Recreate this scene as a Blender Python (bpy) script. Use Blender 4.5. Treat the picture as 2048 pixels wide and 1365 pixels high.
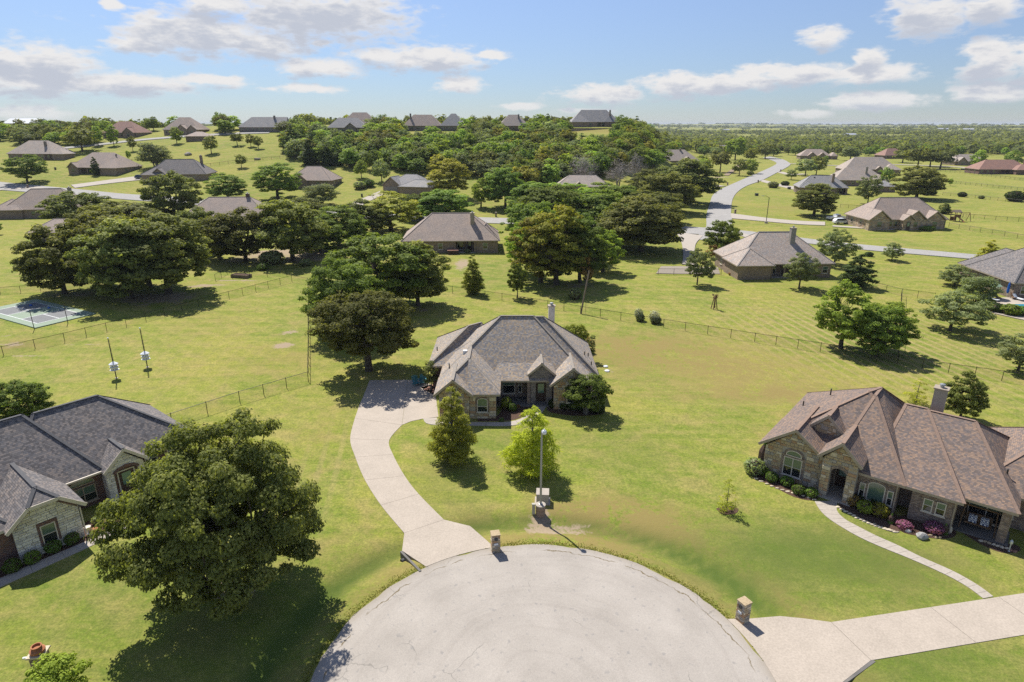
import bpy, math, random
import numpy as np
from mathutils import Vector, Matrix

for o in list(bpy.data.objects): bpy.data.objects.remove(o)
S = bpy.context.scene
C = S.collection
rnd = random.Random(11)

# ------------------------------------------------------------------ camera
F, CX, CY, H = 1274.0, 1024.0, 682.5, 28.0          # focal length in photo pixels, image centre, height of the drone
PITCH = math.atan((CY - 249) / F)
sp, cp = math.sin(PITCH), math.cos(PITCH)
cd = bpy.data.cameras.new('camera'); cam = bpy.data.objects.new('camera', cd); C.objects.link(cam)
cam.location = (0, 0, H); cam.rotation_euler = (math.pi / 2 - PITCH, 0, 0)
cd.sensor_width = 36.0; cd.lens = 36.0 * F / 2048.0
cd.clip_start = 0.5; cd.clip_end = 60000
S.camera = cam
S.render.resolution_x = 1024; S.render.resolution_y = 682

# ------------------------------------------------------------------ light, sky, exposure
SUN_EL = math.radians(52.5)
SUN_AZ = math.atan2(-0.50, 0.866)                   # measured from +Y towards +X
W = bpy.data.worlds.new('World'); S.world = W; W.use_nodes = True
sl = bpy.data.lights.new('sun', 'SUN'); sun = bpy.data.objects.new('sun', sl); C.objects.link(sun)
sl.energy = 5.0; sl.angle = math.radians(0.53); sl.color = (1.0, 0.955, 0.88)
sdir = Vector((math.sin(SUN_AZ) * math.cos(SUN_EL), math.cos(SUN_AZ) * math.cos(SUN_EL), math.sin(SUN_EL)))
sun.rotation_euler = (-sdir).to_track_quat('-Z', 'Y').to_euler(); sun.location = sdir * 60
S.view_settings.view_transform = 'Standard'; S.view_settings.look = 'None'
S.view_settings.exposure = 0.42; S.view_settings.gamma = 1.0; S.view_settings.use_curve_mapping = False
S.cycles.use_denoising = False
try: S.cycles.denoiser = 'OPENIMAGEDENOISE'
except Exception: pass
S.cycles.use_adaptive_sampling = False; S.cycles.max_bounces = 6; S.cycles.diffuse_bounces = 2; S.cycles.glossy_bounces = 2
S.cycles.transmission_bounces = 3; S.cycles.transparent_max_bounces = 10; S.cycles.volume_bounces = 0
S.cycles.sample_clamp_indirect = 4.0
S.cycles.caustics_reflective = False; S.cycles.caustics_refractive = False

def raydir(px, py):
    dx = (px - CX) / F; dy = -(py - CY) / F
    return (dx, cp + dy * sp, -sp + dy * cp)

class NT:
    """small helper for node trees"""
    def __init__(s, tree): s.t = tree; s.n = tree.nodes; s.l = tree.links
    def add(s, typ, ins=None, **kw):
        n = s.n.new(typ)
        for k, v in kw.items(): setattr(n, k, v)
        if ins:
            for k, v in ins.items():
                if isinstance(v, bpy.types.NodeSocket): s.l.new(v, n.inputs[k])
                else: n.inputs[k].default_value = v
        return n
    def m(s, op, a, b=None, c=None, clamp=False):
        d = {0: a}
        if b is not None: d[1] = b
        if c is not None: d[2] = c
        return s.add('ShaderNodeMath', d, operation=op, use_clamp=clamp).outputs[0]
    def vm(s, op, a, b=None):
        d = {0: a}
        if b is not None: d[1] = b
        return s.add('ShaderNodeVectorMath', d, operation=op).outputs[0]
    def mix(s, f, a, b, typ='MIX'):
        n = s.add('ShaderNodeMix', data_type='RGBA', blend_type=typ, clamp_factor=True)
        for i, v in ((0, f), (6, a), (7, b)):
            if isinstance(v, bpy.types.NodeSocket): s.l.new(v, n.inputs[i])
            else: n.inputs[i].default_value = (v if i == 0 else (tuple(v) + (1.0,) if len(v) == 3 else v))
        return n.outputs[2]
    def noise(s, vec, scale, detail=3.0, rough=0.55, dist=0.0, dim='3D'):
        n = s.add('ShaderNodeTexNoise', {'Scale': scale, 'Detail': detail, 'Roughness': rough, 'Distortion': dist}, noise_dimensions=dim)
        if vec is not None: s.l.new(vec, n.inputs['Vector'])
        return n
    def ss(s, v, lo, hi, a=0.0, b=1.0):
        n = s.add('ShaderNodeMapRange', {'From Min': lo, 'From Max': hi, 'To Min': a, 'To Max': b}, interpolation_type='SMOOTHSTEP')
        s.l.new(v, n.inputs['Value']); return n.outputs[0]
    def ramp(s, f, stops, interp='LINEAR'):
        n = s.add('ShaderNodeValToRGB'); n.color_ramp.interpolation = interp
        e = n.color_ramp.elements
        while len(e) < len(stops): e.new(0.5)
        for i, (p, c) in enumerate(stops): e[i].position = p; e[i].color = tuple(c) + (1.0,)
        s.l.new(f, n.inputs[0]); return n.outputs[0]

# clouds of the sky: azimuth / elevation ellipses taken from the photograph, edges broken up by noise
CLOUDS = [(400,72,215,50),(520,88,110,32),(270,88,90,22),(640,28,240,72),(430,10,120,28),(95,128,135,44),(20,125,90,30),(225,168,230,26),(60,165,180,34),(430,160,90,14),(620,178,90,12),(265,188,60,8),
          (640,136,110,22),(850,118,170,30),(760,112,90,18),(920,172,62,24),(980,110,50,10),(1200,190,130,26),(1380,172,170,30),(1480,160,120,28),
          (1600,148,140,26),(1740,150,130,22),(1640,78,66,26),(1742,118,42,26),(1860,30,110,52),(1980,14,90,36),(1980,128,90,42),(2090,120,100,40),(1760,200,150,22),
          (1980,186,110,20),(1620,228,60,10),(225,12,32,12),(70,225,90,14),(640,85,26,8),(1040,214,60,9),(1180,222,70,7)]
def build_world():
    g = bpy.data.node_groups.new('cloud_field', 'ShaderNodeTree')
    g.interface.new_socket('Az', in_out='INPUT', socket_type='NodeSocketFloat')
    g.interface.new_socket('El', in_out='INPUT', socket_type='NodeSocketFloat')
    g.interface.new_socket('Field', in_out='OUTPUT', socket_type='NodeSocketFloat')
    q = NT(g); gi = g.nodes.new('NodeGroupInput'); go = g.nodes.new('NodeGroupOutput')
    az, el = gi.outputs[0], gi.outputs[1]
    out = None
    pos = q.add('ShaderNodeCombineXYZ', {0: az, 1: el}).outputs[0]
    for (x, y, w, h) in CLOUDS:
        d = raydir(x, y); a0 = math.atan2(d[0], d[1]); e0 = math.atan2(d[2], math.hypot(d[0], d[1]))
        d2 = raydir(x + w, y); wa = abs(math.atan2(d2[0], d2[1]) - a0); he = h / F * 0.92
        n = q.add('ShaderNodeVectorMath', {0: pos, 1: (1 / wa, 1 / he, 0), 2: (-a0 / wa, -e0 / he, 0)}, operation='MULTIPLY_ADD')
        v = q.add('ShaderNodeVectorMath', {0: n.outputs[0]}, operation='LENGTH').outputs['Value']
        out = v if out is None else q.m('MINIMUM', out, v)
    out = q.m('SUBTRACT', 1.0, out)
    # the same broken cumulus goes on outside the picture
    cv = q.add('ShaderNodeCombineXYZ', {0: q.m('MULTIPLY', az, 2.6), 1: q.m('MULTIPLY', el, 9.0), 2: 3.7}).outputs[0]
    nn = q.noise(cv, 1.0, 2.0).outputs[0]
    away = q.m('MAXIMUM', q.ss(q.m('ABSOLUTE', az), 0.74, 0.95), q.ss(el, 0.20, 0.34))
    gen = q.m('ADD', q.m('MULTIPLY', q.m('SUBTRACT', nn, 0.56), 3.6), q.m('SUBTRACT', q.m('MULTIPLY', away, 1.0), 1.0))
    out = q.m('MAXIMUM', out, gen)
    q.l.new(out, go.inputs[0])
    t = NT(W.node_tree); t.n.clear()
    tc = t.add('ShaderNodeTexCoord'); sx = t.add('ShaderNodeSeparateXYZ'); t.l.new(tc.outputs['Generated'], sx.inputs[0])
    X, Y, Z = sx.outputs
    az = t.m('ARCTAN2', X, Y); el = t.m('ARCSINE', Z)
    nv = t.add('ShaderNodeCombineXYZ', {0: t.m('MULTIPLY', az, 1.0), 1: t.m('MULTIPLY', el, 2.6), 2: 0.0}).outputs[0]
    n1 = t.noise(nv, 14.0, 3.0, 0.62); n2 = t.noise(nv, 40.0, 4.0, 0.62)
    s1 = t.add('ShaderNodeSeparateColor'); t.l.new(n1.outputs['Color'], s1.inputs[0])
    azw = t.m('ADD', az, t.m('MULTIPLY', t.m('SUBTRACT', s1.outputs[0], 0.5), 0.05))
    elw = t.m('ADD', el, t.m('MULTIPLY', t.m('SUBTRACT', s1.outputs[1], 0.5), 0.014))
    def field(e):
        n = t.add('ShaderNodeGroup'); n.node_tree = g
        t.l.new(azw, n.inputs[0]); t.l.new(e, n.inputs[1]); return n.outputs[0]
    br = t.m('MULTIPLY', t.m('SUBTRACT', n1.outputs[0], 0.5), 1.5)
    br = t.m('ADD', br, t.m('MULTIPLY', t.m('SUBTRACT', n2.outputs[0], 0.5), 1.1))
    f0 = t.m('ADD', field(elw), br)
    f1 = t.m('ADD', field(t.m('ADD', elw, 0.014)), t.m('MULTIPLY', br, 1.0))
    alpha = t.ss(f0, -0.02, 0.56)
    alpha = t.m('MULTIPLY', alpha, t.ss(el, -0.01, 0.05, 0.55, 0.97))
    shade = t.ss(t.m('ADD', f1, t.m('MULTIPLY', t.m('SUBTRACT', n2.outputs[0], 0.5), 0.5)), 0.05, 0.9)
    sky = t.add('ShaderNodeTexSky', sky_type='NISHITA', sun_disc=False, sun_elevation=SUN_EL, sun_rotation=SUN_AZ,
                altitude=300.0, air_density=1.0, dust_density=0.0, ozone_density=3.0)
    skyc = t.mix(1.0, sky.outputs[0], (0.86, 0.93, 1.13), 'MULTIPLY')
    hz = t.ss(el, -0.02, 0.26, 0.66, 1.0)
    skyc = t.mix(1.0, skyc, t.add('ShaderNodeCombineColor', {0: hz, 1: t.m('POWER', hz, 0.85), 2: t.m('POWER', hz, 0.7)}).outputs[0], 'MULTIPLY')
    skyc = t.add('ShaderNodeHueSaturation', {'Color': skyc, 'Saturation': 0.86, 'Value': 1.0}).outputs[0]
    ccol = t.mix(shade, (8.0, 7.85, 7.75), (5.1, 5.4, 6.15))
    col = t.mix(alpha, skyc, ccol)
    bg = t.add('ShaderNodeBackground', {'Color': col, 'Strength': 0.08})
    ow = t.add('ShaderNodeOutputWorld'); t.l.new(bg.outputs[0], ow.inputs[0])
build_world()
W.cycles.sampling_method = 'MANUAL'; W.cycles.sample_map_resolution = 256

# ------------------------------------------------------------------ terrain
CUL = (1.6, 25.4, 12.4)                               # turning circle: centre x, y, radius
def sstep(a, b, v):
    t = np.clip((v - a) / (b - a), 0, 1); return t * t * (3 - 2 * t)
def hgt(x, y):
    x = np.asarray(x, float); y = np.asarray(y, float)
    s = np.clip((y - 205.0) / 225.0, 0, 1)
    rise = 0.55 * s + 0.45 * (s * s * (3 - 2 * s))
    u = x / np.maximum(y, 1.0)
    side = 1 - sstep(0.14, 0.30, u)
    left = 1 - 0.22 * sstep(0.35, 0.8, -u)
    fall = 1 - 0.75 * sstep(470, 1000, y)
    z = 27.6 * rise * side * left * fall * np.where(y > 0, 1, 0)
    far = sstep(700, 2200, np.hypot(x, y))
    z = z + far * (9.0 * np.sin(x / 610.0 + 1.2) * np.cos(y / 830.0 + 0.4) + 6.0 * np.sin(x / 260.0 + y / 390.0) + 16.0 * sstep(2500, 5200, np.hypot(x, y)) * (0.35 + np.sin(x / 1150.0 + 2.0) * np.cos(y / 2600.0)))
    # shallow drainage ditch round the turning circle
    r = np.hypot(x - CUL[0], y - CUL[1]) - CUL[2]
    z = z - 0.50 * np.exp(-((r - 2.6) / 1.05) ** 2)
    mid = sstep(75, 130, y) * (1 - sstep(190, 230, y))
    z = z + mid * 0.25 * np.sin(x / 17.0) * np.sin(y / 13.0)
    return z
def axis(lo, hi, d0, ext, g):
    a = list(np.arange(lo, hi + 1e-6, d0)); d = d0; v = hi; w = lo; dl = d0
    up, dn = [], []
    while v < ext: d *= g; v += d; up.append(v)
    while w > -ext: dl *= g; w -= dl; dn.append(w)
    return np.array(dn[::-1] + a + up)
GX = axis(-48, 48, 0.8, 15000, 1.045)
GY = axis(14, 80, 0.8, 16000, 1.028); GY = GY[GY > -400]
GZ = hgt(GX[None, :], GY[:, None])
def zg(x, y):
    i = int(np.clip(np.searchsorted(GX, x) - 1, 0, len(GX) - 2)); j = int(np.clip(np.searchsorted(GY, y) - 1, 0, len(GY) - 2))
    a = (x - GX[i]) / (GX[i + 1] - GX[i]); b = (y - GY[j]) / (GY[j + 1] - GY[j])
    return float((GZ[j, i] * (1 - a) + GZ[j, i + 1] * a) * (1 - b) + (GZ[j + 1, i] * (1 - a) + GZ[j + 1, i + 1] * a) * b)
def P(px, py, dz=0.0):
    """the point of the ground seen at a pixel of the photograph"""
    d = raydir(px, py); k = 15.0; last = k
    while k < 9000:
        if H + d[2] * k <= zg(d[0] * k, d[1] * k) + dz:
            a, b = last, k
            for _ in range(30):
                m_ = (a + b) / 2
                if H + d[2] * m_ <= zg(d[0] * m_, d[1] * m_) + dz: b = m_
                else: a = m_
            k = b; break
        last = k; k *= 1.01
    return Vector((d[0] * k, d[1] * k, H + d[2] * k))
def P0(px, py, z=0.0):
    d = raydir(px, py); k = (z - H) / d[2]
    return Vector((d[0] * k, d[1] * k, z))
def depth(p): return p[1] * cp - (p[2] - H) * sp
def Q(p):
    z = p[2] - H; dep = p[1] * cp - z * sp
    return (CX + F * p[0] / dep, CY - F * (p[1] * sp + z * cp) / dep)

# ------------------------------------------------------------------ materials
MATS = {}
def new_mat(name):
    m = bpy.data.materials.new(name); m.use_nodes = True
    t = NT(m.node_tree); t.n.clear()
    out = t.add('ShaderNodeOutputMaterial'); b = t.add('ShaderNodeBsdfPrincipled')
    t.l.new(b.outputs[0], out.inputs[0]); MATS[name] = m
    return m, t, b, out
def rough_mat(name, c1, c2, scale=1.0, rough=0.85, bump=0.0, detail=4.0, metal=0.0, spec=0.3, fine=0.0, fc=0.3):
    m, t, b, out = new_mat(name)
    tc = t.add('ShaderNodeTexCoord'); v = tc.outputs['Object']
    n = t.noise(v, scale, detail); col = t.ramp(n.outputs[0], [(0.32, c1), (0.68, c2)])
    if fine:
        n2 = t.noise(v, fine, 2.0); col = t.mix(0.5, col, t.ramp(n2.outputs[0], [(0.3, [x * (1 - fc) for x in c1]), (0.7, [min(1, x * (1 + fc * .7)) for x in c2])]))
    t.l.new(col, b.inputs['Base Color']); b.inputs['Roughness'].default_value = rough
    b.inputs['Metallic'].default_value = metal; b.inputs['Specular IOR Level'].default_value = spec
    if bump:
        bp = t.add('ShaderNodeBump', {'Strength': bump, 'Distance': 0.02}); t.l.new(n.outputs[0], bp.inputs['Height'])
        t.l.new(bp.outputs[0], b.inputs['Normal'])
    return m
def shingle_mat(name, cols, tab=0.17, row=0.14):
    m, t, b, out = new_mat(name)
    uv = t.add('ShaderNodeUVMap'); s = t.add('ShaderNodeSeparateXYZ'); t.l.new(uv.outputs[0], s.inputs[0])
    vr = t.m('DIVIDE', s.outputs[1], row); fr = t.m('FLOOR', vr)
    wn0 = t.add('ShaderNodeTexWhiteNoise', noise_dimensions='1D'); t.l.new(fr, wn0.inputs['W'])
    uu = t.m('ADD', t.m('DIVIDE', s.outputs[0], tab), t.m('MULTIPLY', wn0.outputs[0], 7.0)); fu = t.m('FLOOR', uu)
    cv = t.add('ShaderNodeCombineXYZ', {0: fu, 1: fr}); wn = t.add('ShaderNodeTexWhiteNoise', noise_dimensions='2D')
    t.l.new(cv.outputs[0], wn.inputs['Vector'])
    n = len(cols); col = t.ramp(wn.outputs[0], [(i / n, c) for i, c in enumerate(cols)], 'CONSTANT')
    big = t.noise(uv.outputs[0], 0.35, 3.0); col = t.mix(t.ss(big.outputs[0], 0.3, 0.7), col, t.mix(1.0, col, (1.18, 1.12, 1.05), 'MULTIPLY'))
    vf = t.m('FRACT', vr); edge = t.ss(vf, 0.02, 0.20, 0.62, 1.0)  # darker line along each shingle course: its shadow painted into the colour
    uf = t.m('FRACT', uu); ue = t.ss(uf, 0.0, 0.06, 0.8, 1.0)
    col = t.mix(1.0, col, t.add('ShaderNodeCombineColor', {0: t.m('MULTIPLY', edge, ue), 1: t.m('MULTIPLY', edge, ue), 2: t.m('MULTIPLY', edge, ue)}).outputs[0], 'MULTIPLY')
    sand = t.noise(uv.outputs[0], 60.0, 1.0)
    col = t.mix(0.5, col, t.mix(1.0, col, t.ramp(sand.outputs[0], [(0.3, (.6, .6, .6)), (0.7, (1.4, 1.4, 1.4))]), 'MULTIPLY'))
    t.l.new(col, b.inputs['Base Color']); b.inputs['Roughness'].default_value = 0.82; b.inputs['Specular IOR Level'].default_value = 0.35
    bp = t.add('ShaderNodeBump', {'Strength': 0.7, 'Distance': 0.02}); t.l.new(t.m('ADD', t.m('SUBTRACT', 1.0, vf), t.m('MULTIPLY', wn.outputs[0], 0.5)), bp.inputs['Height'])
    t.l.new(bp.outputs[0], b.inputs['Normal'])
    return m
def brick_mat(name, cols, mortar=(.30, .27, .23), w=0.21, h=0.075):
    m, t, b, out = new_mat(name)
    uv = t.add('ShaderNodeUVMap'); s = t.add('ShaderNodeSeparateXYZ'); t.l.new(uv.outputs[0], s.inputs[0])
    vr = t.m('DIVIDE', s.outputs[1], h); fr = t.m('FLOOR', vr)
    uu = t.m('ADD', t.m('DIVIDE', s.outputs[0], w), t.m('MULTIPLY', t.m('MODULO', fr, 2.0), 0.5)); fu = t.m('FLOOR', uu)
    cv = t.add('ShaderNodeCombineXYZ', {0: fu, 1: fr}); wn = t.add('ShaderNodeTexWhiteNoise', noise_dimensions='2D')
    t.l.new(cv.outputs[0], wn.inputs['Vector'])
    n = len(cols); col = t.ramp(wn.outputs[0], [(i / n, c) for i, c in enumerate(cols)], 'CONSTANT')
    jv = t.m('MINIMUM', t.ss(t.m('FRACT', vr), 0.05, 0.16), t.ss(t.m('FRACT', uu), 0.02, 0.06))
    col = t.mix(jv, mortar, col)
    big = t.noise(uv.outputs[0], 0.6, 3.0); col = t.mix(t.ss(big.outputs[0], 0.3, 0.75), col, t.mix(1.0, col, (0.82, 0.84, 0.88), 'MULTIPLY'))
    t.l.new(col, b.inputs['Base Color']); b.inputs['Roughness'].default_value = 0.9
    bp = t.add('ShaderNodeBump', {'Strength': 0.6, 'Distance': 0.01}); t.l.new(jv, bp.inputs['Height']); t.l.new(bp.outputs[0], b.inputs['Normal'])
    return m
def leaf_mat(name, dark, light, odd=None, trans=0.30):
    m, t, b, out = new_mat(name)
    at = t.add('ShaderNodeAttribute', attribute_name='tint'); oi = t.add('ShaderNodeObjectInfo')
    f = t.m('ADD', t.m('MULTIPLY', at.outputs['Fac'], 0.8), t.m('MULTIPLY', oi.outputs['Random'], 0.2))
    stops = [(0.12, dark), (0.85, light)]
    if odd: stops = [(0.10, dark), (0.74, light), (0.97, odd)]
    col = t.ramp(f, stops)
    hs = t.add('ShaderNodeHueSaturation', {'Color': col, 'Hue': t.m('ADD', 0.482, t.m('MULTIPLY', oi.outputs['Random'], 0.036)),
                                          'Value': t.m('ADD', 0.78, t.m('MULTIPLY', t.m('FRACT', t.m('MULTIPLY', oi.outputs['Random'], 7.31)), 0.5))})
    t.l.new(hs.outputs[0], b.inputs['Base Color']); b.inputs['Roughness'].default_value = 0.7; b.inputs['Specular IOR Level'].default_value = 0.15
    tr = t.add('ShaderNodeBsdfTranslucent'); t.l.new(t.mix(1.0, hs.outputs[0], (1.3, 1.3, 0.5), 'MULTIPLY'), tr.inputs[0])
    mx = t.add('ShaderNodeMixShader', {0: trans}); t.l.new(b.outputs[0], mx.inputs[1]); t.l.new(tr.outputs[0], mx.inputs[2])
    t.l.new(mx.outputs[0], out.inputs[0])
    return m
def glass_mat(name, c, rough=0.06):
    m, t, b, out = new_mat(name)
    b.inputs['Base Color'].default_value = tuple(c) + (1,); b.inputs['Roughness'].default_value = rough
    b.inputs['Specular IOR Level'].default_value = 0.9
    return m

def build_materials():
    shingle_mat('shingle_weathered', [(0.223, 0.207, 0.198), (0.326, 0.270, 0.213), (0.279, 0.260, 0.248), (0.393, 0.307, 0.210), (0.250, 0.228, 0.213), (0.364, 0.326, 0.288), (0.307, 0.251, 0.194), (0.199, 0.196, 0.205)])
    shingle_mat('shingle_brown', [(0.137, 0.107, 0.094), (0.206, 0.149, 0.118), (0.167, 0.130, 0.118), (0.257, 0.181, 0.134), (0.150, 0.120, 0.108), (0.194, 0.151, 0.132), (0.228, 0.162, 0.123), (0.128, 0.109, 0.105)])
    shingle_mat('shingle_charcoal', [(0.104, 0.098, 0.101), (0.159, 0.149, 0.149), (0.200, 0.182, 0.178), (0.127, 0.119, 0.123), (0.232, 0.202, 0.186), (0.143, 0.139, 0.148)])
    shingle_mat('shingle_taupe', [(0.270, 0.222, 0.195), (0.337, 0.270, 0.233), (0.392, 0.320, 0.270), (0.311, 0.254, 0.222)])
    shingle_mat('shingle_slate', [(0.203, 0.204, 0.216), (0.270, 0.267, 0.267), (0.325, 0.311, 0.304), (0.237, 0.237, 0.243)])
    shingle_mat('shingle_red', [(0.260, 0.149, 0.118), (0.316, 0.185, 0.144), (0.225, 0.131, 0.108), (0.281, 0.169, 0.136)])
    shingle_mat('shingle_greybrown', [(0.270, 0.249, 0.233), (0.365, 0.311, 0.270), (0.432, 0.379, 0.337), (0.320, 0.282, 0.258), (0.351, 0.270, 0.216)])
    for k_, c_ in (('shingle_weathered', (0.280, 0.246, 0.206)), ('shingle_brown', (0.268, 0.185, 0.140)), ('shingle_charcoal', (0.095, 0.095, 0.101)), ('shingle_taupe', (0.280, 0.235, 0.206)), ('shingle_slate', (0.224, 0.224, 0.224)), ('shingle_red', (0.246, 0.157, 0.123)), ('shingle_greybrown', (0.291, 0.262, 0.235))):
        rough_mat(k_ + '_ridge', [x * .85 for x in c_], [x * 1.12 for x in c_], 4.0, 0.85, 0.3, fine=12)
    brick_mat('brick_red', [(0.176, 0.078, 0.057), (0.135, 0.061, 0.049), (0.216, 0.101, 0.074), (0.115, 0.068, 0.061), (0.162, 0.101, 0.084)])
    brick_mat('brick_tan', [(0.329, 0.239, 0.165), (0.272, 0.189, 0.132), (0.387, 0.288, 0.206), (0.231, 0.173, 0.132)])
    brick_mat('brick_brown', [(0.255, 0.173, 0.128), (0.198, 0.140, 0.112), (0.314, 0.222, 0.165), (0.165, 0.126, 0.105), (0.346, 0.264, 0.206)])
    brick_mat('brick_grey', [(0.248, 0.206, 0.182), (0.198, 0.165, 0.148), (0.296, 0.248, 0.215), (0.165, 0.145, 0.135)])
    brick_mat('stone_far', [(0.445, 0.329, 0.215), (0.346, 0.264, 0.182), (0.544, 0.428, 0.281), (0.395, 0.255, 0.148), (0.296, 0.248, 0.198)], w=0.55, h=0.30)
    brick_mat('stone_backing', [(0.297, 0.257, 0.203), (0.270, 0.230, 0.189)], w=0.5, h=0.3)
    rough_mat('stone_tan', (0.349, 0.262, 0.160), (0.495, 0.393, 0.248), 3.0, 0.92, 0.5, fine=20)
    rough_mat('stone_cream', (0.524, 0.437, 0.306), (0.670, 0.582, 0.437), 3.0, 0.92, 0.5, fine=20)
    rough_mat('stone_grey', (0.291, 0.262, 0.218), (0.422, 0.379, 0.320), 3.0, 0.92, 0.5, fine=20)
    rough_mat('stone_rust', (0.349, 0.212, 0.116), (0.466, 0.306, 0.175), 3.0, 0.92, 0.5, fine=20)
    rough_mat('limestone_white', (0.625, 0.587, 0.512), (0.820, 0.787, 0.700), 2.5, 0.9, 0.4, fine=14)
    rough_mat('limestone_buff', (0.525, 0.475, 0.375), (0.700, 0.650, 0.550), 2.5, 0.9, 0.4, fine=14)
    rough_mat('limestone_grey', (0.450, 0.438, 0.413), (0.625, 0.600, 0.562), 2.5, 0.9, 0.4, fine=14)
    rough_mat('mortar', (.34, .30, .25), (.42, .38, .32), 4.0, 0.95)
    rough_mat('trim_tan', (.34, .28, .215), (.40, .335, .26), 2.0, 0.6)
    rough_mat('trim_cream', (.56, .50, .41), (.64, .58, .49), 2.0, 0.6)
    rough_mat('trim_grey', (.26, .235, .205), (.32, .29, .255), 2.0, 0.6)
    rough_mat('trim_white', (.66, .65, .62), (.76, .75, .72), 2.0, 0.5)
    rough_mat('soffit', (.30, .27, .23), (.36, .33, .28), 2.0, 0.8)
    rough_mat('concrete', (.375, .322, .262), (.475, .408, .335), 0.6, 0.9, 0.12, 6.0, fine=9, fc=.12)
    rough_mat('concrete_old', (.38, .335, .28), (.45, .40, .34), 0.8, 0.9, 0.2, 6.0, fine=7, fc=.12)
    rough_mat('concrete_dark', (.13, .125, .115), (.20, .185, .165), 0.8, 0.9, 0.2)
    rough_mat('road_far', (.30, .285, .265), (.37, .355, .335), 0.25, 0.92, 0.05, 6.0, fine=3)
    rough_mat('bark_oak', (.055, .045, .036), (.12, .10, .082), 5.0, 0.95, 0.8)
    rough_mat('bark_grey', (.13, .115, .10), (.22, .20, .18), 5.0, 0.95, 0.6)
    rough_mat('mulch', (.055, .032, .022), (.12, .07, .048), 9.0, 0.98, 0.9, fine=30)
    rough_mat('gravel', (.22, .19, .15), (.36, .31, .25), 12.0, 0.98, 0.8, fine=40)
    rough_mat('soil', (.22, .16, .105), (.33, .25, .175), 1.5, 0.98, 0.4, fine=10)
    rough_mat('fence_black', (.012, .012, .012), (.02, .02, .02), 4.0, 0.5)
    rough_mat('metal_grey', (.30, .31, .32), (.38, .39, .40), 3.0, 0.45, metal=0.5)
    rough_mat('metal_light', (.55, .56, .57), (.66, .67, .68), 3.0, 0.4, metal=0.3)
    rough_mat('metal_dark', (.04, .04, .042), (.07, .07, .072), 3.0, 0.45)
    rough_mat('box_beige', (.40, .38, .32), (.46, .44, .37), 3.0, 0.6)
    rough_mat('wood_brown', (.13, .075, .04), (.22, .135, .075), 6.0, 0.85, 0.4)
    rough_mat('wood_pole', (.16, .12, .09), (.26, .21, .165), 6.0, 0.9, 0.4)
    rough_mat('wood_dark', (.05, .03, .022), (.09, .055, .04), 6.0, 0.7)
    rough_mat('white_paint', (.68, .70, .72), (.78, .80, .82), 2.0, 0.45)
    rough_mat('teal_paint', (.02, .17, .21), (.03, .24, .28), 2.0, 0.5)
    rough_mat('terracotta', (.33, .125, .055), (.44, .19, .09), 4.0, 0.8, 0.2)
    rough_mat('boulder', (.25, .245, .235), (.42, .41, .39), 3.0, 0.92, 0.8)
    rough_mat('rock_red', (.25, .125, .085), (.36, .20, .145), 4.0, 0.9, 0.4)
    rough_mat('tyre', (.012, .012, .012), (.02, .02, .02), 5.0, 0.9)
    rough_mat('chrome', (.5, .5, .5), (.6, .6, .6), 2.0, 0.25, metal=0.8)
    rough_mat('car_white', (.70, .71, .72), (.76, .77, .78), 1.0, 0.25, spec=0.6)
    rough_mat('car_blue', (.02, .045, .10), (.03, .06, .13), 1.0, 0.25, spec=0.6)
    rough_mat('lamp_red', (.35, .02, .015), (.4, .03, .02), 1.0, 0.3)
    rough_mat('court_green', (.22, .285, .205), (.27, .335, .25), 0.8, 0.8, fine=8)
    rough_mat('court_grey', (.15, .155, .16), (.20, .205, .21), 0.8, 0.8, fine=8)
    rough_mat('line_white', (.66, .68, .68), (.75, .76, .76), 2.0, 0.7)
    rough_mat('canvas_green', (.17, .24, .17), (.23, .31, .22), 2.0, 0.9)
    rough_mat('canvas_blue', (.01, .10, .42), (.015, .14, .52), 2.0, 0.9)
    rough_mat('brick_orange', (.30, .13, .07), (.36, .17, .10), 4.0, 0.85)
    rough_mat('flag_red', (.40, .02, .03), (.46, .03, .04), 3.0, 0.9)
    rough_mat('flag_blue', (.02, .03, .16), (.03, .04, .2), 3.0, 0.9)
    rough_mat('bare_bark', (0.260, 0.227, 0.202), (0.429, 0.384, 0.345), 1.2, 0.95)
    glass_mat('glass_dark', (.016, .02, .024)); glass_mat('glass_blind', (.10, .155, .115), 0.12); glass_mat('glass_teal', (.13, .22, .185), 0.12)  # green upper window panes: lawn reflection painted into the glass colour
    leaf_mat('leaf_oak', (0.067, 0.083, 0.021), (0.263, 0.278, 0.079), (0.451, 0.429, 0.158), 0.46)
    leaf_mat('leaf_oak_green', (0.067, 0.108, 0.021), (0.249, 0.331, 0.067), (0.406, 0.466, 0.121), 0.46)
    leaf_mat('leaf_elm', (0.113, 0.165, 0.027), (0.353, 0.459, 0.079), (0.512, 0.541, 0.121), 0.46)
    leaf_mat('leaf_olive', (0.136, 0.142, 0.027), (0.376, 0.368, 0.063), (0.556, 0.406, 0.090), 0.46)
    leaf_mat('leaf_greygreen', (0.098, 0.128, 0.055), (0.309, 0.353, 0.165), (0.451, 0.481, 0.255), 0.46)
    leaf_mat('leaf_cedar', (0.055, 0.081, 0.027), (0.180, 0.241, 0.083), None, 0.46)
    leaf_mat('leaf_cypress', (.24, .29, .03), (.50, .56, .07), (.62, .60, .10), 0.58)
    leaf_mat('leaf_cypress_dark', (.12, .135, .025), (.33, .335, .065), (.48, .42, .10), 0.52)
    leaf_mat('leaf_yellow', (0.216, 0.216, 0.020), (0.432, 0.414, 0.045), (0.522, 0.405, 0.045), 0.4)
    leaf_mat('leaf_shrub', (0.066, 0.125, 0.021), (0.218, 0.350, 0.055))
    leaf_mat('leaf_hedge', (0.031, 0.053, 0.013), (0.088, 0.143, 0.031))
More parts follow.
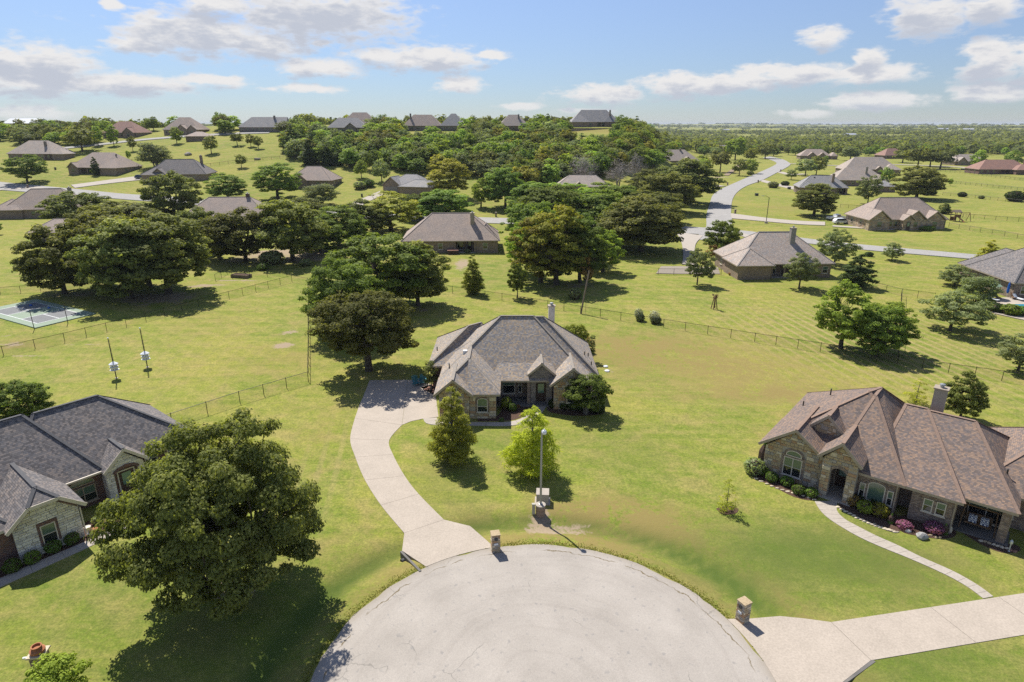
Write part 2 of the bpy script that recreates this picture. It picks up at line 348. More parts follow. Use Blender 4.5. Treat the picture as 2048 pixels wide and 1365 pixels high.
    leaf_mat('leaf_lime', (0.131, 0.180, 0.018), (0.324, 0.387, 0.050))
    leaf_mat('leaf_gold', (0.180, 0.167, 0.020), (0.432, 0.387, 0.050))
    leaf_mat('leaf_rust', (0.198, 0.132, 0.040), (0.422, 0.251, 0.079), (0.554, 0.383, 0.119))
    leaf_mat('leaf_purple', (0.172, 0.053, 0.106), (0.475, 0.185, 0.343))
    leaf_mat('flower_red', (0.073, 0.099, 0.026), (0.198, 0.224, 0.066), (0.660, 0.119, 0.106))
    leaf_mat('flower_white', (0.264, 0.290, 0.158), (0.554, 0.568, 0.396))
    leaf_mat('leaf_plume', (0.396, 0.422, 0.198), (0.750, 0.750, 0.554))
    leaf_mat('leaf_far', (0.089, 0.116, 0.035), (0.292, 0.344, 0.097), (0.424, 0.442, 0.150), 0.46)
    leaf_mat('blade', (.19, .225, .032), (.27, .285, .05), (.36, .33, .09), 0.4)
    # concrete of the turning circle: aggregate, tyre arcs, cracks
    m, t, b, out = new_mat('road')
    tc = t.add('ShaderNodeTexCoord'); v = tc.outputs['Object']
    base = t.ramp(t.noise(v, 0.30, 6.0, 0.6).outputs[0], [(0.3, (.325, .293, .255)), (0.7, (.415, .376, .330))])
    fine = t.noise(v, 16.0, 3.0, 0.7); base = t.mix(0.5, base, t.mix(1.0, base, t.ramp(fine.outputs[0], [(0.3, (.72, .72, .72)), (0.7, (1.25, 1.24, 1.22))]), 'MULTIPLY'))
    s = t.add('ShaderNodeSeparateXYZ'); t.l.new(v, s.inputs[0])
    wob = t.noise(v, 0.16, 2.0); rr = t.m('SQRT', t.m('ADD', t.m('MULTIPLY', s.outputs[0], s.outputs[0]), t.m('MULTIPLY', s.outputs[1], s.outputs[1])))
    ring = t.noise(t.add('ShaderNodeCombineXYZ', {0: t.m('ADD', rr, t.m('MULTIPLY', wob.outputs[0], 2.2)), 1: t.m('MULTIPLY', s.outputs[0], 0.05)}).outputs[0], 1.5, 4.0, 0.6)
    base = t.mix(t.ss(ring.outputs[0], 0.46, 0.72, 0.0, 0.45), base, t.mix(1.0, base, (0.80, 0.79, 0.785), 'MULTIPLY'))
    dv = t.vm('ADD', v, t.vm('SCALE', t.noise(v, 0.8, 3.0).outputs['Color']))
    vo = t.add('ShaderNodeTexVoronoi', {'Scale': 0.30}, feature='DISTANCE_TO_EDGE'); t.l.new(dv, vo.inputs['Vector'])
    crack = t.m('MULTIPLY', t.ss(vo.outputs[0], 0.003, 0.010, 1.0, 0.0), t.ss(t.noise(v, 0.22, 2.0).outputs[0], 0.52, 0.62))
    ed = t.m('ADD', rr, t.m('MULTIPLY', t.m('SUBTRACT', t.noise(v, 0.9, 4.0).outputs[0], 0.5), 0.9))
    edge_crack = t.m('MULTIPLY', t.ss(t.m('ABSOLUTE', t.m('SUBTRACT', ed, 11.75)), 0.015, 0.05, 1.0, 0.0), t.ss(t.noise(v, 0.5, 2.0).outputs[0], 0.42, 0.55))
    base = t.mix(t.m('MULTIPLY', crack, 0.55), base, (.16, .15, .13))
    base = t.mix(t.m('MULTIPLY', edge_crack, 0.95), base, (.15, .115, .06))
    base = t.mix(t.m('MULTIPLY', t.ss(ed, 11.7, 12.5), 0.45), base, (.27, .225, .165))
    sp_ = t.noise(v, 2.4, 3.0, 0.5); base = t.mix(t.ss(sp_.outputs[0], 0.60, 0.74, 0.0, 0.5), base, (.19, .185, .18))
    t.l.new(base, b.inputs['Base Color']); b.inputs['Roughness'].default_value = 0.92
    bp = t.add('ShaderNodeBump', {'Strength': 0.25, 'Distance': 0.01}); t.l.new(fine.outputs[0], bp.inputs['Height']); t.l.new(bp.outputs[0], b.inputs['Normal'])
    # lawns, meadows, bare soil
    m, t, b, out = new_mat('grass')
    geo = t.add('ShaderNodeNewGeometry'); v = geo.outputs['Position']
    def at(n): return t.add('ShaderNodeAttribute', attribute_name=n).outputs['Fac']
    na = t.noise(v, 0.045, 5.0, 0.6, 0.6); nb = t.noise(v, 0.32, 5.0, 0.62, 0.4); nc = t.noise(v, 2.6, 4.0, 0.65); nd = t.noise(v, 9.0, 4.0, 0.8)
    g = t.ramp(na.outputs[0], [(0.32, (0.143, 0.200, 0.031)), (0.50, (0.209, 0.245, 0.041)), (0.66, (0.280, 0.273, 0.059))])
    mp = t.add('ShaderNodeMapping', {'Rotation': (0, 0, math.radians(-42)), 'Scale': (0.05, 0.75, 1.0)}); t.l.new(v, mp.inputs[0])
    st = t.noise(mp.outputs[0], 1.0, 4.0, 0.6); g = t.mix(t.ss(st.outputs[0], 0.48, 0.70, 0.0, 0.65), g, (0.306, 0.283, 0.086)); g = t.mix(t.ss(st.outputs[0], 0.32, 0.48, 0.62, 0.0), g, (0.133, 0.191, 0.028))
    g = t.mix(t.ss(nb.outputs[0], 0.42, 0.72, 0.0, 0.75), g, (0.314, 0.256, 0.100))
    g = t.mix(t.ss(nb.outputs[0], 0.22, 0.42, 0.55, 0.0), g, (0.138, 0.180, 0.029))
    # mower passes
    rot = t.add('ShaderNodeMapping', {'Rotation': (0, 0, math.radians(38))}); t.l.new(v, rot.inputs[0])
    w1 = t.add('ShaderNodeTexWave', {'Scale': 0.11, 'Distortion': 5.0, 'Detail': 3.0, 'Detail Scale': 0.12}, bands_direction='Y'); t.l.new(rot.outputs[0], w1.inputs[0])
    g = t.mix(t.m('MULTIPLY', t.ss(w1.outputs['Fac'], 0.45, 0.95), 0.20), g, (0.345, 0.291, 0.113))
    rot2 = t.add('ShaderNodeMapping', {'Rotation': (0, 0, math.radians(-8))}); t.l.new(v, rot2.inputs[0])
    w2 = t.add('ShaderNodeTexWave', {'Scale': 0.21, 'Distortion': 1.0, 'Detail': 2.0, 'Detail Scale': 0.3}, bands_direction='X'); t.l.new(rot2.outputs[0], w2.inputs[0])
    g = t.mix(t.m('MULTIPLY', t.m('MULTIPLY', t.ss(w2.outputs['Fac'], 0.55, 0.95), at('mow')), 0.85), g, (0.333, 0.270, 0.126))
    g = t.mix(t.m('MULTIPLY', t.ss(nc.outputs[0], 0.40, 0.75), 0.40), g, (0.333, 0.275, 0.107))
    ne = t.noise(v, 1.1, 5.0, 0.7, 0.8); nf = t.noise(v, 4.2, 3.0, 0.7)
    g = t.mix(0.8, g, t.mix(1.0, g, t.ramp(ne.outputs[0], [(0.34, (.74, .80, .74)), (0.66, (1.22, 1.17, 1.15))]), 'MULTIPLY'))
    g = t.mix(0.8, g, t.mix(1.0, g, t.ramp(nf.outputs[0], [(0.34, (.72, .76, .70)), (0.66, (1.26, 1.22, 1.2))]), 'MULTIPLY'))
    g = t.mix(0.75, g, t.mix(1.0, g, t.ramp(nd.outputs[0], [(0.30, (.48, .52, .48)), (0.70, (1.5, 1.46, 1.42))]), 'MULTIPLY'))
    dry = t.m('MULTIPLY', at('dry'), t.ss(t.m('ADD', nc.outputs[0], nb.outputs[0]), 0.7, 1.15)); g = t.mix(t.m('MULTIPLY', dry, 0.95, clamp=True), g, (.255, .200, .070))
    lush = t.m('MULTIPLY', at('lush'), t.ss(nb.outputs[0], 0.2, 0.7, 0.6, 1.0)); g = t.mix(t.m('MULTIPLY', lush, 0.85, clamp=True), g, (0.094, 0.134, 0.027))
    dirt = t.ss(t.m('ADD', at('dirt'), t.m('MULTIPLY', t.m('SUBTRACT', t.m('ADD', nb.outputs[0], nc.outputs[0]), 1.0), 0.9)), 0.42, 0.66)
    dcol = t.mix(nd.outputs[0], (.26, .195, .125), (.42, .335, .235))
    g = t.mix(dirt, g, dcol)
    t.l.new(g, b.inputs['Base Color']); b.inputs['Roughness'].default_value = 0.95; b.inputs['Specular IOR Level'].default_value = 0.1
    bp = t.add('ShaderNodeBump', {'Strength': 0.55, 'Distance': 0.06}); t.l.new(t.m('ADD', nd.outputs[0], nc.outputs[0]), bp.inputs['Height']); t.l.new(bp.outputs[0], b.inputs['Normal'])
    # chain link: wire and the gaps between
    m, t, b, out = new_mat('chain_link')
    b.inputs['Base Color'].default_value = (.015, .015, .015, 1)
    tr = t.add('ShaderNodeBsdfTransparent'); mx = t.add('ShaderNodeMixShader', {0: 0.10})
    t.l.new(tr.outputs[0], mx.inputs[1]); t.l.new(b.outputs[0], mx.inputs[2]); t.l.new(mx.outputs[0], out.inputs[0])
    # pool water
    m, t, b, out = new_mat('pool_water')
    tc = t.add('ShaderNodeTexCoord'); n = t.noise(tc.outputs['Object'], 1.2, 3.0, 0.5, 1.0)
    t.l.new(t.ramp(n.outputs[0], [(0.35, (.01, .17, .32)), (0.65, (.04, .36, .50))]), b.inputs['Base Color']); b.inputs['Roughness'].default_value = 0.05
    m, t, b, out = new_mat('cushion_check')
    tc = t.add('ShaderNodeTexCoord'); ck = t.add('ShaderNodeTexChecker', {'Scale': 9.0, 'Color1': (.03, .06, .16, 1), 'Color2': (.7, .7, .7, 1)}); t.l.new(tc.outputs['Object'], ck.inputs[0])
    t.l.new(ck.outputs[0], b.inputs['Base Color'])
build_materials()
# ------------------------------------------------------------------ mesh helpers
class MB:
    def __init__(s): s.v = []; s.f = []; s.m = []
    def face(s, pts, mat=0):
        i = len(s.v); s.v += [tuple(p) for p in pts]; s.f.append(tuple(range(i, i + len(pts)))); s.m.append(mat)
    def prism(s, poly, d, mat=0, mat_side=None, cap0=True):
        """poly: list of points, extruded by the vector d; caps face outwards"""
        ms = mat if mat_side is None else mat_side
        a = [Vector(p) for p in poly]; d = Vector(d); b = [p + d for p in a]; n = len(a)
        nrm = Vector((0, 0, 0))
        for i in range(n): nrm += (a[i] - a[0]).cross(a[(i + 1) % n] - a[0])
        if nrm.dot(d) < 0: a.reverse(); b.reverse()
        s.face(b, mat)
        if cap0: s.face(a[::-1], ms)
        for i in range(n): j = (i + 1) % n; s.face([a[i], a[j], b[j], b[i]], ms)
    def box(s, x0, x1, y0, y1, z0, z1, mat=0):
        s.prism([(x0, y0, z0), (x1, y0, z0), (x1, y1, z0), (x0, y1, z0)], (0, 0, z1 - z0), mat)
    def bar(s, p, q, w, h=None, mat=0, up=(0, 0, 1)):
        p = Vector(p); q = Vector(q); h = h or w; d = (q - p)
        if d.length < 1e-6: return
        dn = d.normalized(); u = Vector(up)
        if abs(dn.dot(u)) > .98: u = Vector((1, 0, 0))
        r = dn.cross(u).normalized() * (w / 2); u2 = r.cross(dn).normalized() * (h / 2)
        s.prism([p - r - u2, p + r - u2, p + r + u2, p - r + u2], d, mat)
    def tube(s, pts, rads, sides=7, mat=0, cap=True):
        rings = []
        pts = [Vector(p) for p in pts]
        for i, p in enumerate(pts):
            d = (pts[min(i + 1, len(pts) - 1)] - pts[max(i - 1, 0)]).normalized()
            u = Vector((0, 0, 1)) if abs(d.z) < .9 else Vector((1, 0, 0))
            a = d.cross(u).normalized(); b_ = a.cross(d)
            rings.append([p + (a * math.cos(2 * math.pi * k / sides) + b_ * math.sin(2 * math.pi * k / sides)) * rads[i] for k in range(sides)])
        for i in range(len(rings) - 1):
            for k in range(sides): j = (k + 1) % sides; s.face([rings[i][k], rings[i][j], rings[i + 1][j], rings[i + 1][k]][::-1], mat)
        if cap: s.face(rings[-1][::-1], mat); s.face(rings[0], mat)
    def lathe(s, prof, c=(0, 0, 0), sides=14, mat=0):
        c = Vector(c)
        R = [[c + Vector((r * math.cos(2 * math.pi * k / sides), r * math.sin(2 * math.pi * k / sides), z)) for k in range(sides)] for r, z in prof]
        for i in range(len(R) - 1):
            for k in range(sides): j = (k + 1) % sides; s.face([R[i][k], R[i][j], R[i + 1][j], R[i + 1][k]], mat)
        s.face(R[-1], mat); s.face(R[0][::-1], mat)
    def obj(s, name, mats, parent=None, smooth=False):
        me = bpy.data.meshes.new(name); me.from_pydata(s.v, [], s.f)
        for m in (mats if isinstance(mats, (list, tuple)) else [mats]): me.materials.append(MATS[m])
        me.polygons.foreach_set('material_index', s.m)
        uv = me.uv_layers.new(name='UVMap'); co = []
        for p in me.polygons:
            n = p.normal
            if abs(n.z) > .999: ua = Vector((1, 0, 0)); va = Vector((0, 1, 0))
            else: ua = Vector((-n.y, n.x, 0)).normalized(); va = n.cross(ua)
            for vi in p.vertices: c = me.vertices[vi].co; co += [c.dot(ua), c.dot(va)]
        uv.data.foreach_set('uv', co)
        if smooth: me.polygons.foreach_set('use_smooth', [True] * len(me.polygons))
        me.update()
        o = bpy.data.objects.new(name, me); C.objects.link(o)
        if parent is not None: o.parent = parent
        return o
def tag(o, label=None, cat=None, group=None, kind=None):
    if label: o['label'] = label
    if cat: o['category'] = cat
    if group: o['group'] = group
    if kind: o['kind'] = kind
    return o
def thing(name, loc, rz=0.0, label=None, cat=None, group=None):
    o = bpy.data.objects.new(name, None); C.objects.link(o); o.location = loc; o.rotation_euler = (0, 0, rz)
    o.empty_display_size = 0.3
    return tag(o, label, cat, group)
def dup(root, loc=None, rz=None, label=None, group=None, parent=None):
    r = root.copy(); C.objects.link(r)
    if parent is not None: r.parent = parent
    if loc is not None: r.location = loc
    if rz is not None: r.rotation_euler = (0, 0, rz)
    if label: r['label'] = label
    if group: r['group'] = group
    for ch in root.children: dup(ch, parent=r)
    return r

# ------------------------------------------------------------------ ground sheet
def gauss_at(lst):
    """lst of (px, py, radius m, strength): soft patches on the ground"""
    A = np.zeros_like(GZ)
    for (px, py, rx, ry, st) in lst:
        p = P(px, py); A += st * np.exp(-(((GX[None, :] - p.x) / rx) ** 2 + ((GY[:, None] - p.y) / ry) ** 2))
    return A
def build_ground():
    ny, nx = GZ.shape
    X, Y = np.meshgrid(GX, GY)
    co = np.stack([X, Y, GZ], -1).reshape(-1, 3)
    i = np.arange(nx - 1)[None, :] + np.arange(ny - 1)[:, None] * nx
    f = np.stack([i, i + 1, i + 1 + nx, i + nx], -1).reshape(-1, 4)
    me = bpy.data.meshes.new('ground'); me.vertices.add(len(co)); me.vertices.foreach_set('co', co.ravel())
    me.loops.add(f.size); me.loops.foreach_set('vertex_index', f.ravel().astype(np.int32))
    me.polygons.add(len(f)); me.polygons.foreach_set('loop_start', np.arange(0, f.size, 4, dtype=np.int32))
    me.polygons.foreach_set('use_smooth', np.ones(len(f), bool))
    me.update(calc_edges=True)
    r = np.hypot(X - CUL[0], Y - CUL[1]) - CUL[2]
    dry = gauss_at([(430, 640, 6, 8, .25), (560, 720, 5, 5, .5), (1330, 700, 11, 7, 1.1), (1230, 700, 6, 6, .6), (1480, 745, 11, 6, .8), (1560, 790, 12, 2.5, .9), (1150, 1050, 5, 2.5, 1.0), (1290, 1050, 5, 2.5, .9),
                    (1230, 1020, 4, 2, .8), (720, 1100, 3, 3, .4), (1700, 860, 8, 5, .5), (640, 870, 2, 9, .35), (1450, 390, 10, 10, .3), (1480, 345, 22, 14, 1.0), (1520, 300, 20, 14, .7), (1180, 262, 40, 6, 1.2), (1290, 340, 16, 12, .8),
                    (130, 570, 8, 4, .5), (1640, 420, 14, 8, .45), (1560, 415, 10, 8, .5), (1860, 1000, 3, 4, .5), (1800, 1130, 4, 3, .6), (40, 690, 4, 3, .8), (940, 1060, 1.5, 1.5, .8)])
    dry += 0.55 * np.exp(-((r - 0.5) / 0.7) ** 2) + 0.95 * np.exp(-((r - 4.5) / 0.9) ** 2) * (X > 3) + 0.5 * np.exp(-((r - 1.3) / 0.7) ** 2)
    lush = gauss_at([(1450, 1130, 5, 4, .5), (560, 1250, 6, 6, .5), (330, 1300, 8, 5, .4), (1600, 1090, 6, 4, .5), (1750, 1130, 8, 4, .8), (1900, 1330, 6, 3, .6), (1250, 900, 6, 5, .4), (80, 1200, 5, 5, .3), (900, 980, 4, 5, .45), (1000, 880, 5, 5, .4), (1790, 1340, 4, 2, .4)])
    lush += 1.0 * np.exp(-((r - 3.0) / 0.7) ** 2)
    dirt = gauss_at([(580, 665, 1.6, 1.6, .75), (563, 692, 1.5, 1.3, .75), (590, 690, 2.5, 1.5, .35), (730, 757, 3.0, 1.2, .45), (290, 600, 9, 5, .62), (140, 590, 6, 3, .6), (410, 572, 5, 1.4, .85), (470, 562, 6, .9, .75),
                     (340, 590, 5, 4, .4), (20, 690, 3, 1.6, .65), (10, 672, 2.5, 1, .6), (550, 505, 9, 5, .8), (610, 520, 8, 5, .7), (480, 520, 8, 4, .55), (650, 505, 7, 4, .6), (925, 530, 2, 8, .8), (1140, 572, 10, 3, .55),
                     (1082, 1035, 1.1, 1.0, .85), (1140, 1062, 2.4, .8, .75), (1070, 1063, 2.0, .6, .5), (1105, 1000, 1.2, .8, .5), (455, 1175, 2.6, 1.8, .75), (840, 620, 4, 2.5, .6), (1215, 742, .9, 1.1, .75), (915, 925, 1.0, .6, .4),
                     (650, 330, 6, 4, .7), (1250, 263, 14, 3, .9), (1120, 263, 14, 2, .9), (230, 662, 3, .4, .5), (160, 690, 4, .3, .6), (60, 712, 5, .3, .7), (1290, 470, 4, 3, .4), (1455, 1020, .5, .5, .5), (40, 640, 4, 2, .35),
                     (1510, 335, 8, 8, .6), (1440, 355, 10, 8, .7), (700, 540, 3, 3, .5)])
    dirt += 0.42 * np.exp(-((r - 0.12) / 0.3) ** 2)
    mow = gauss_at([(1800, 720, 18, 14, 1.0), (1650, 640, 14, 10, .6), (1500, 650, 14, 10, .35), (1950, 640, 18, 12, .4), (640, 950, 3, 12, .5), (300, 720, 20, 14, .2)])
    for nme, arr in (('dry', dry), ('lush', lush), ('dirt', dirt), ('mow', mow)):
        a = me.attributes.new(nme, 'FLOAT', 'POINT'); a.data.foreach_set('value', np.clip(arr, 0, 1.5).astype(np.float32).ravel())
    me.materials.append(MATS['grass'])
    o = bpy.data.objects.new('ground', me); C.objects.link(o); tag(o, kind='structure')
    # shallow bowl outside so that the sheet closes towards the horizon
    return o
build_ground()

# ------------------------------------------------------------------ roads, drives and paths
def catmull(pts, n):
    out = []
    P_ = [pts[0]] + list(pts) + [pts[-1]]
    for i in range(1, len(P_) - 2):
        p0, p1, p2, p3 = P_[i - 1], P_[i], P_[i + 1], P_[i + 2]
        for k in range(n):
            t = k / n
            out.append(0.5 * ((2 * p1) + (p2 - p0) * t + (2 * p0 - 5 * p1 + 4 * p2 - p3) * t * t + (3 * p1 - p0 - 3 * p2 + p3) * t ** 3))
    out.append(pts[-1]); return out
def ribbon(name, pairs, mat, lift=0.06, n=6, across=3):
    """road between two edges given as photo pixels, laid on the terrain"""
    L = catmull([P(*a) for a, b in pairs], n); R = catmull([P(*b) for a, b in pairs], n)
    return ribbon_w(name, L, R, mat, lift, across)
def ribbon_w(name, L, R, mat, lift=0.06, across=3):
    mb = MB(); rows = []
    for a, b in zip(L, R):
        row = []
        for k in range(across + 1):
            p = a.lerp(b, k / across); row.append(Vector((p.x, p.y, zg(p.x, p.y) + lift + 0.0004 * p.y)))
        rows.append(row)
    for r0, r1 in zip(rows, rows[1:]):
        for k in range(across):
            q = [r0[k], r0[k + 1], r1[k + 1], r1[k]]
            if (q[1] - q[0]).cross(q[3] - q[0]).z < 0: q.reverse()
            mb.face(q)
    for side in (0, across):                     # edges go down into the ground
        for r0, r1 in zip(rows, rows[1:]): mb.face([r0[side], r1[side], r1[side] - Vector((0, 0, .5)), r0[side] - Vector((0, 0, .5))])
    return tag(mb.obj(name, mat, smooth=False), kind='structure')
def strip_c(name, px, width, mat, lift=0.06):
    c = catmull([P(*p) for p in px], 8); L, R = [], []
    for i, p in enumerate(c):
        d = (c[min(i + 1, len(c) - 1)] - c[max(i - 1, 0)]); d.z = 0; d.normalize(); nrm = Vector((-d.y, d.x, 0)) * width / 2
        L.append(p + nrm); R.append(p - nrm)
    return ribbon_w(name, L, R, mat, lift)
def slab(poly, parent, mat, z=0.03, thick=0.14, gap=0.011, name='slab'):
    """a concrete slab, edges drawn in by the width of the joint"""
    pts = [Vector((p[0], p[1], 0)) for p in poly]; c = sum(pts, Vector()) / len(pts)
    a = sum((pts[i].x * pts[(i + 1) % len(pts)].y - pts[(i + 1) % len(pts)].x * pts[i].y) for i in range(len(pts)))
    if a < 0: pts.reverse()
    ins = []
    n = len(pts)
    for i in range(n):
        e1 = (pts[i] - pts[i - 1]).normalized(); e2 = (pts[(i + 1) % n] - pts[i]).normalized()
        n1 = Vector((-e1.y, e1.x, 0)); n2 = Vector((-e2.y, e2.x, 0)); b = (n1 + n2)
        b = b / max(b.length_squared, 1e-6) * 2 if b.length > 1e-3 else n1
        ins.append(pts[i] + b * gap)
    mb = MB(); top = [Vector((p.x, p.y, z)) for p in ins]
    mb.prism([Vector((p.x, p.y, z - thick)) for p in ins], (0, 0, thick))
    return mb.obj(name, mat, parent)

def build_pavement():
    # turning circle with a ragged edge, and the street it hangs on behind the camera
    mb = MB(); N = 160; ring = []
    for k in range(N):
        a = 2 * math.pi * k / N; r = CUL[2] + 0.10 * math.sin(a * 17) * math.sin(a * 5.3) + rnd.uniform(-.05, .05)
        ring.append(Vector((r * math.cos(a), r * math.sin(a), 0.012)))
    ctr = Vector((0, 0, 0.045))
    mid = [p * 0.6 + Vector((0, 0, 0.028)) for p in ring]
    for k in range(N):
        j = (k + 1) % N
        mb.face([ring[k], ring[j], mid[j], mid[k]]); mb.face([mid[k], mid[j], ctr])
        mb.face([ring[j], ring[k], ring[k] - Vector((0, 0, .3)), ring[j] - Vector((0, 0, .3))])
    o = mb.obj('cul_de_sac_road', 'road'); o.location = (CUL[0], CUL[1], 0.0); tag(o, kind='structure')
    mb = MB(); mb.face([(-2.4, -60, .008), (5.6, -60, .008), (5.6, 14.6, .008), (-2.4, 14.6, .008)])
    tag(mb.obj('street', 'road_far'), kind='structure')

    # drive of the middle house: bed, slabs between the joints, apron with culvert headwalls
    def z3(x, y): return P0(600 + x / 2.967, 720 + y / 2.967)
    Lp = [z3(*p) for p in ((618, 1030), (480, 865), (385, 715), (328, 580), (297, 470), (325, 348))]
    Rp = [z3(*p) for p in ((855, 950), (705, 798), (622, 690), (552, 562), (530, 478), (605, 388))]
    D = tag(bpy.data.objects.new('driveway', None), kind='structure'); C.objects.link(D)
    LL = catmull(Lp, 5); RR = catmull(Rp, 5)
    for i in range(len(Lp) - 1):
        a = LL[i * 5:i * 5 + 6]; b = RR[i * 5:i * 5 + 6]
        slab(a + b[::-1], D, 'concrete')
    slab([z3(*p) for p in ((325, 348), (352, 270), (387, 190), (412, 122), (640, 120), (617, 300), (605, 388))], D, 'concrete')
    slab([z3(*p) for p in ((640, 120), (745, 124), (800, 165), (822, 340), (725, 352), (660, 366), (605, 388), (617, 300))], D, 'concrete')
    a0 = math.atan2(34.4 - CUL[1], -5.0 - CUL[0]); a1 = math.atan2(37.0 - CUL[1], -1.1 - CUL[0])
    arc = [Vector((CUL[0] + 12.42 * math.cos(a0 + (a1 - a0) * k / 8), CUL[1] + 12.42 * math.sin(a0 + (a1 - a0) * k / 8), 0)) for k in range(9)]
    slab([z3(618, 1030), z3(605, 1135)] + arc + [z3(1010, 988), z3(855, 950)], D, 'concrete', thick=0.75, name='apron')
    hw = MB(); p, q = z3(600, 1140), z3(762, 1306); d = (q - p).normalized(); hw.bar(p + Vector((0, 0, -.25)), p.lerp(q, .72) + Vector((0, 0, -.25)), .16, .62)
    hwo = hw.obj('headwall', 'concrete_dark', D); pm = MB(); c0 = p.lerp(q, .16); nn = Vector((-d.y, d.x, 0)); nn = nn if nn.x < 0 else -nn
    pm.lathe([(.19, 0), (.19, .3), (.16, .3), (.16, .02)], sides=12); po = pm.obj('culvert_pipe', 'metal_dark', D); po.location = c0 + nn * .02 + Vector((0, 0, -.32)); po.rotation_euler = nn.to_track_quat('Z', 'Y').to_euler()

    # drive of the right-hand house
    E_ = tag(bpy.data.objects.new('driveway', None), kind='structure'); C.objects.link(E_)
    T0, T1 = P0(1662, 1245), P0(2048, 1187); B0, B1 = P0(1742, 1322), P0(2048, 1271)
    td = (T1 - T0); bd = (B1 - B0)
    cuts_t = [0, .5, .86, 1.3, 1.8, 2.4]; L_ = td.length
    for i in range(5):
        a, b = cuts_t[i], cuts_t[i + 1]
        slab([T0 + td * a, T0 + td * b, B0 + td.normalized() * L_ * b + (bd.normalized() - td.normalized()) * L_ * b, B0 + bd.normalized() * L_ * a], E_, 'concrete')
    a0 = math.atan2(30.9 - CUL[1], 13.3 - CUL[0]); a1 = math.atan2(23.0 - CUL[1], 13.9 - CUL[0])
    arc = [Vector((CUL[0] + 12.42 * math.cos(a0 + (a1 - a0) * k / 10), CUL[1] + 12.42 * math.sin(a0 + (a1 - a0) * k / 10), 0)) for k in range(11)]
    slab([T0, P0(1610, 1238), P0(1560, 1233), P0(1500, 1238)] + arc + [P0(1655, 1392), P0(1690, 1362), B0], E_, 'concrete', thick=0.75, name='apron')
    hw = MB(); p, q = P0(1748, 1322), P0(1640, 1400); hw.bar(p + Vector((0, 0, -.28)), q + Vector((0, 0, -.28)), .18, .60); hw.obj('headwall', 'concrete_dark', E_)

    # footpaths
    def path(L, R, cuts, name='footpath'):
        A = tag(bpy.data.objects.new(name, None), kind='structure'); C.objects.link(A)
        L = catmull([P0(*p) for p in L], 4); R = catmull([P0(*p) for p in R], 4); n = len(L) - 1
        for i in range(cuts):
            a, b = round(i * n / cuts), round((i + 1) * n / cuts)
            if b > a: slab(L[a:b + 1] + R[a:b + 1][::-1], A, 'concrete_old', z=0.035, thick=0.12, gap=0.009)
    path([(1629, 1003), (1639, 1020), (1656, 1037), (1686, 1057), (1724, 1078), (1769, 1098), (1821, 1119), (1890, 1150), (1935, 1175), (1966, 1198)],
         [(1676, 1003), (1674, 1022), (1690, 1039), (1715, 1053), (1752, 1072), (1795, 1091), (1843, 1115), (1906, 1143), (1954, 1170), (1987, 1194)], 18)
    path([(-60, 1185), (60, 1131), (175, 1082), (232, 1054), (262, 1040)], [(-60, 1202), (66, 1146), (187, 1091), (238, 1065), (268, 1052)], 8)
    path([(873, 836), (893, 843), (957, 845), (1020, 844), (1052, 832), (1068, 812)], [(846, 838), (862, 850), (950, 852), (1024, 852), (1072, 838), (1094, 812)], 9)
build_pavement()

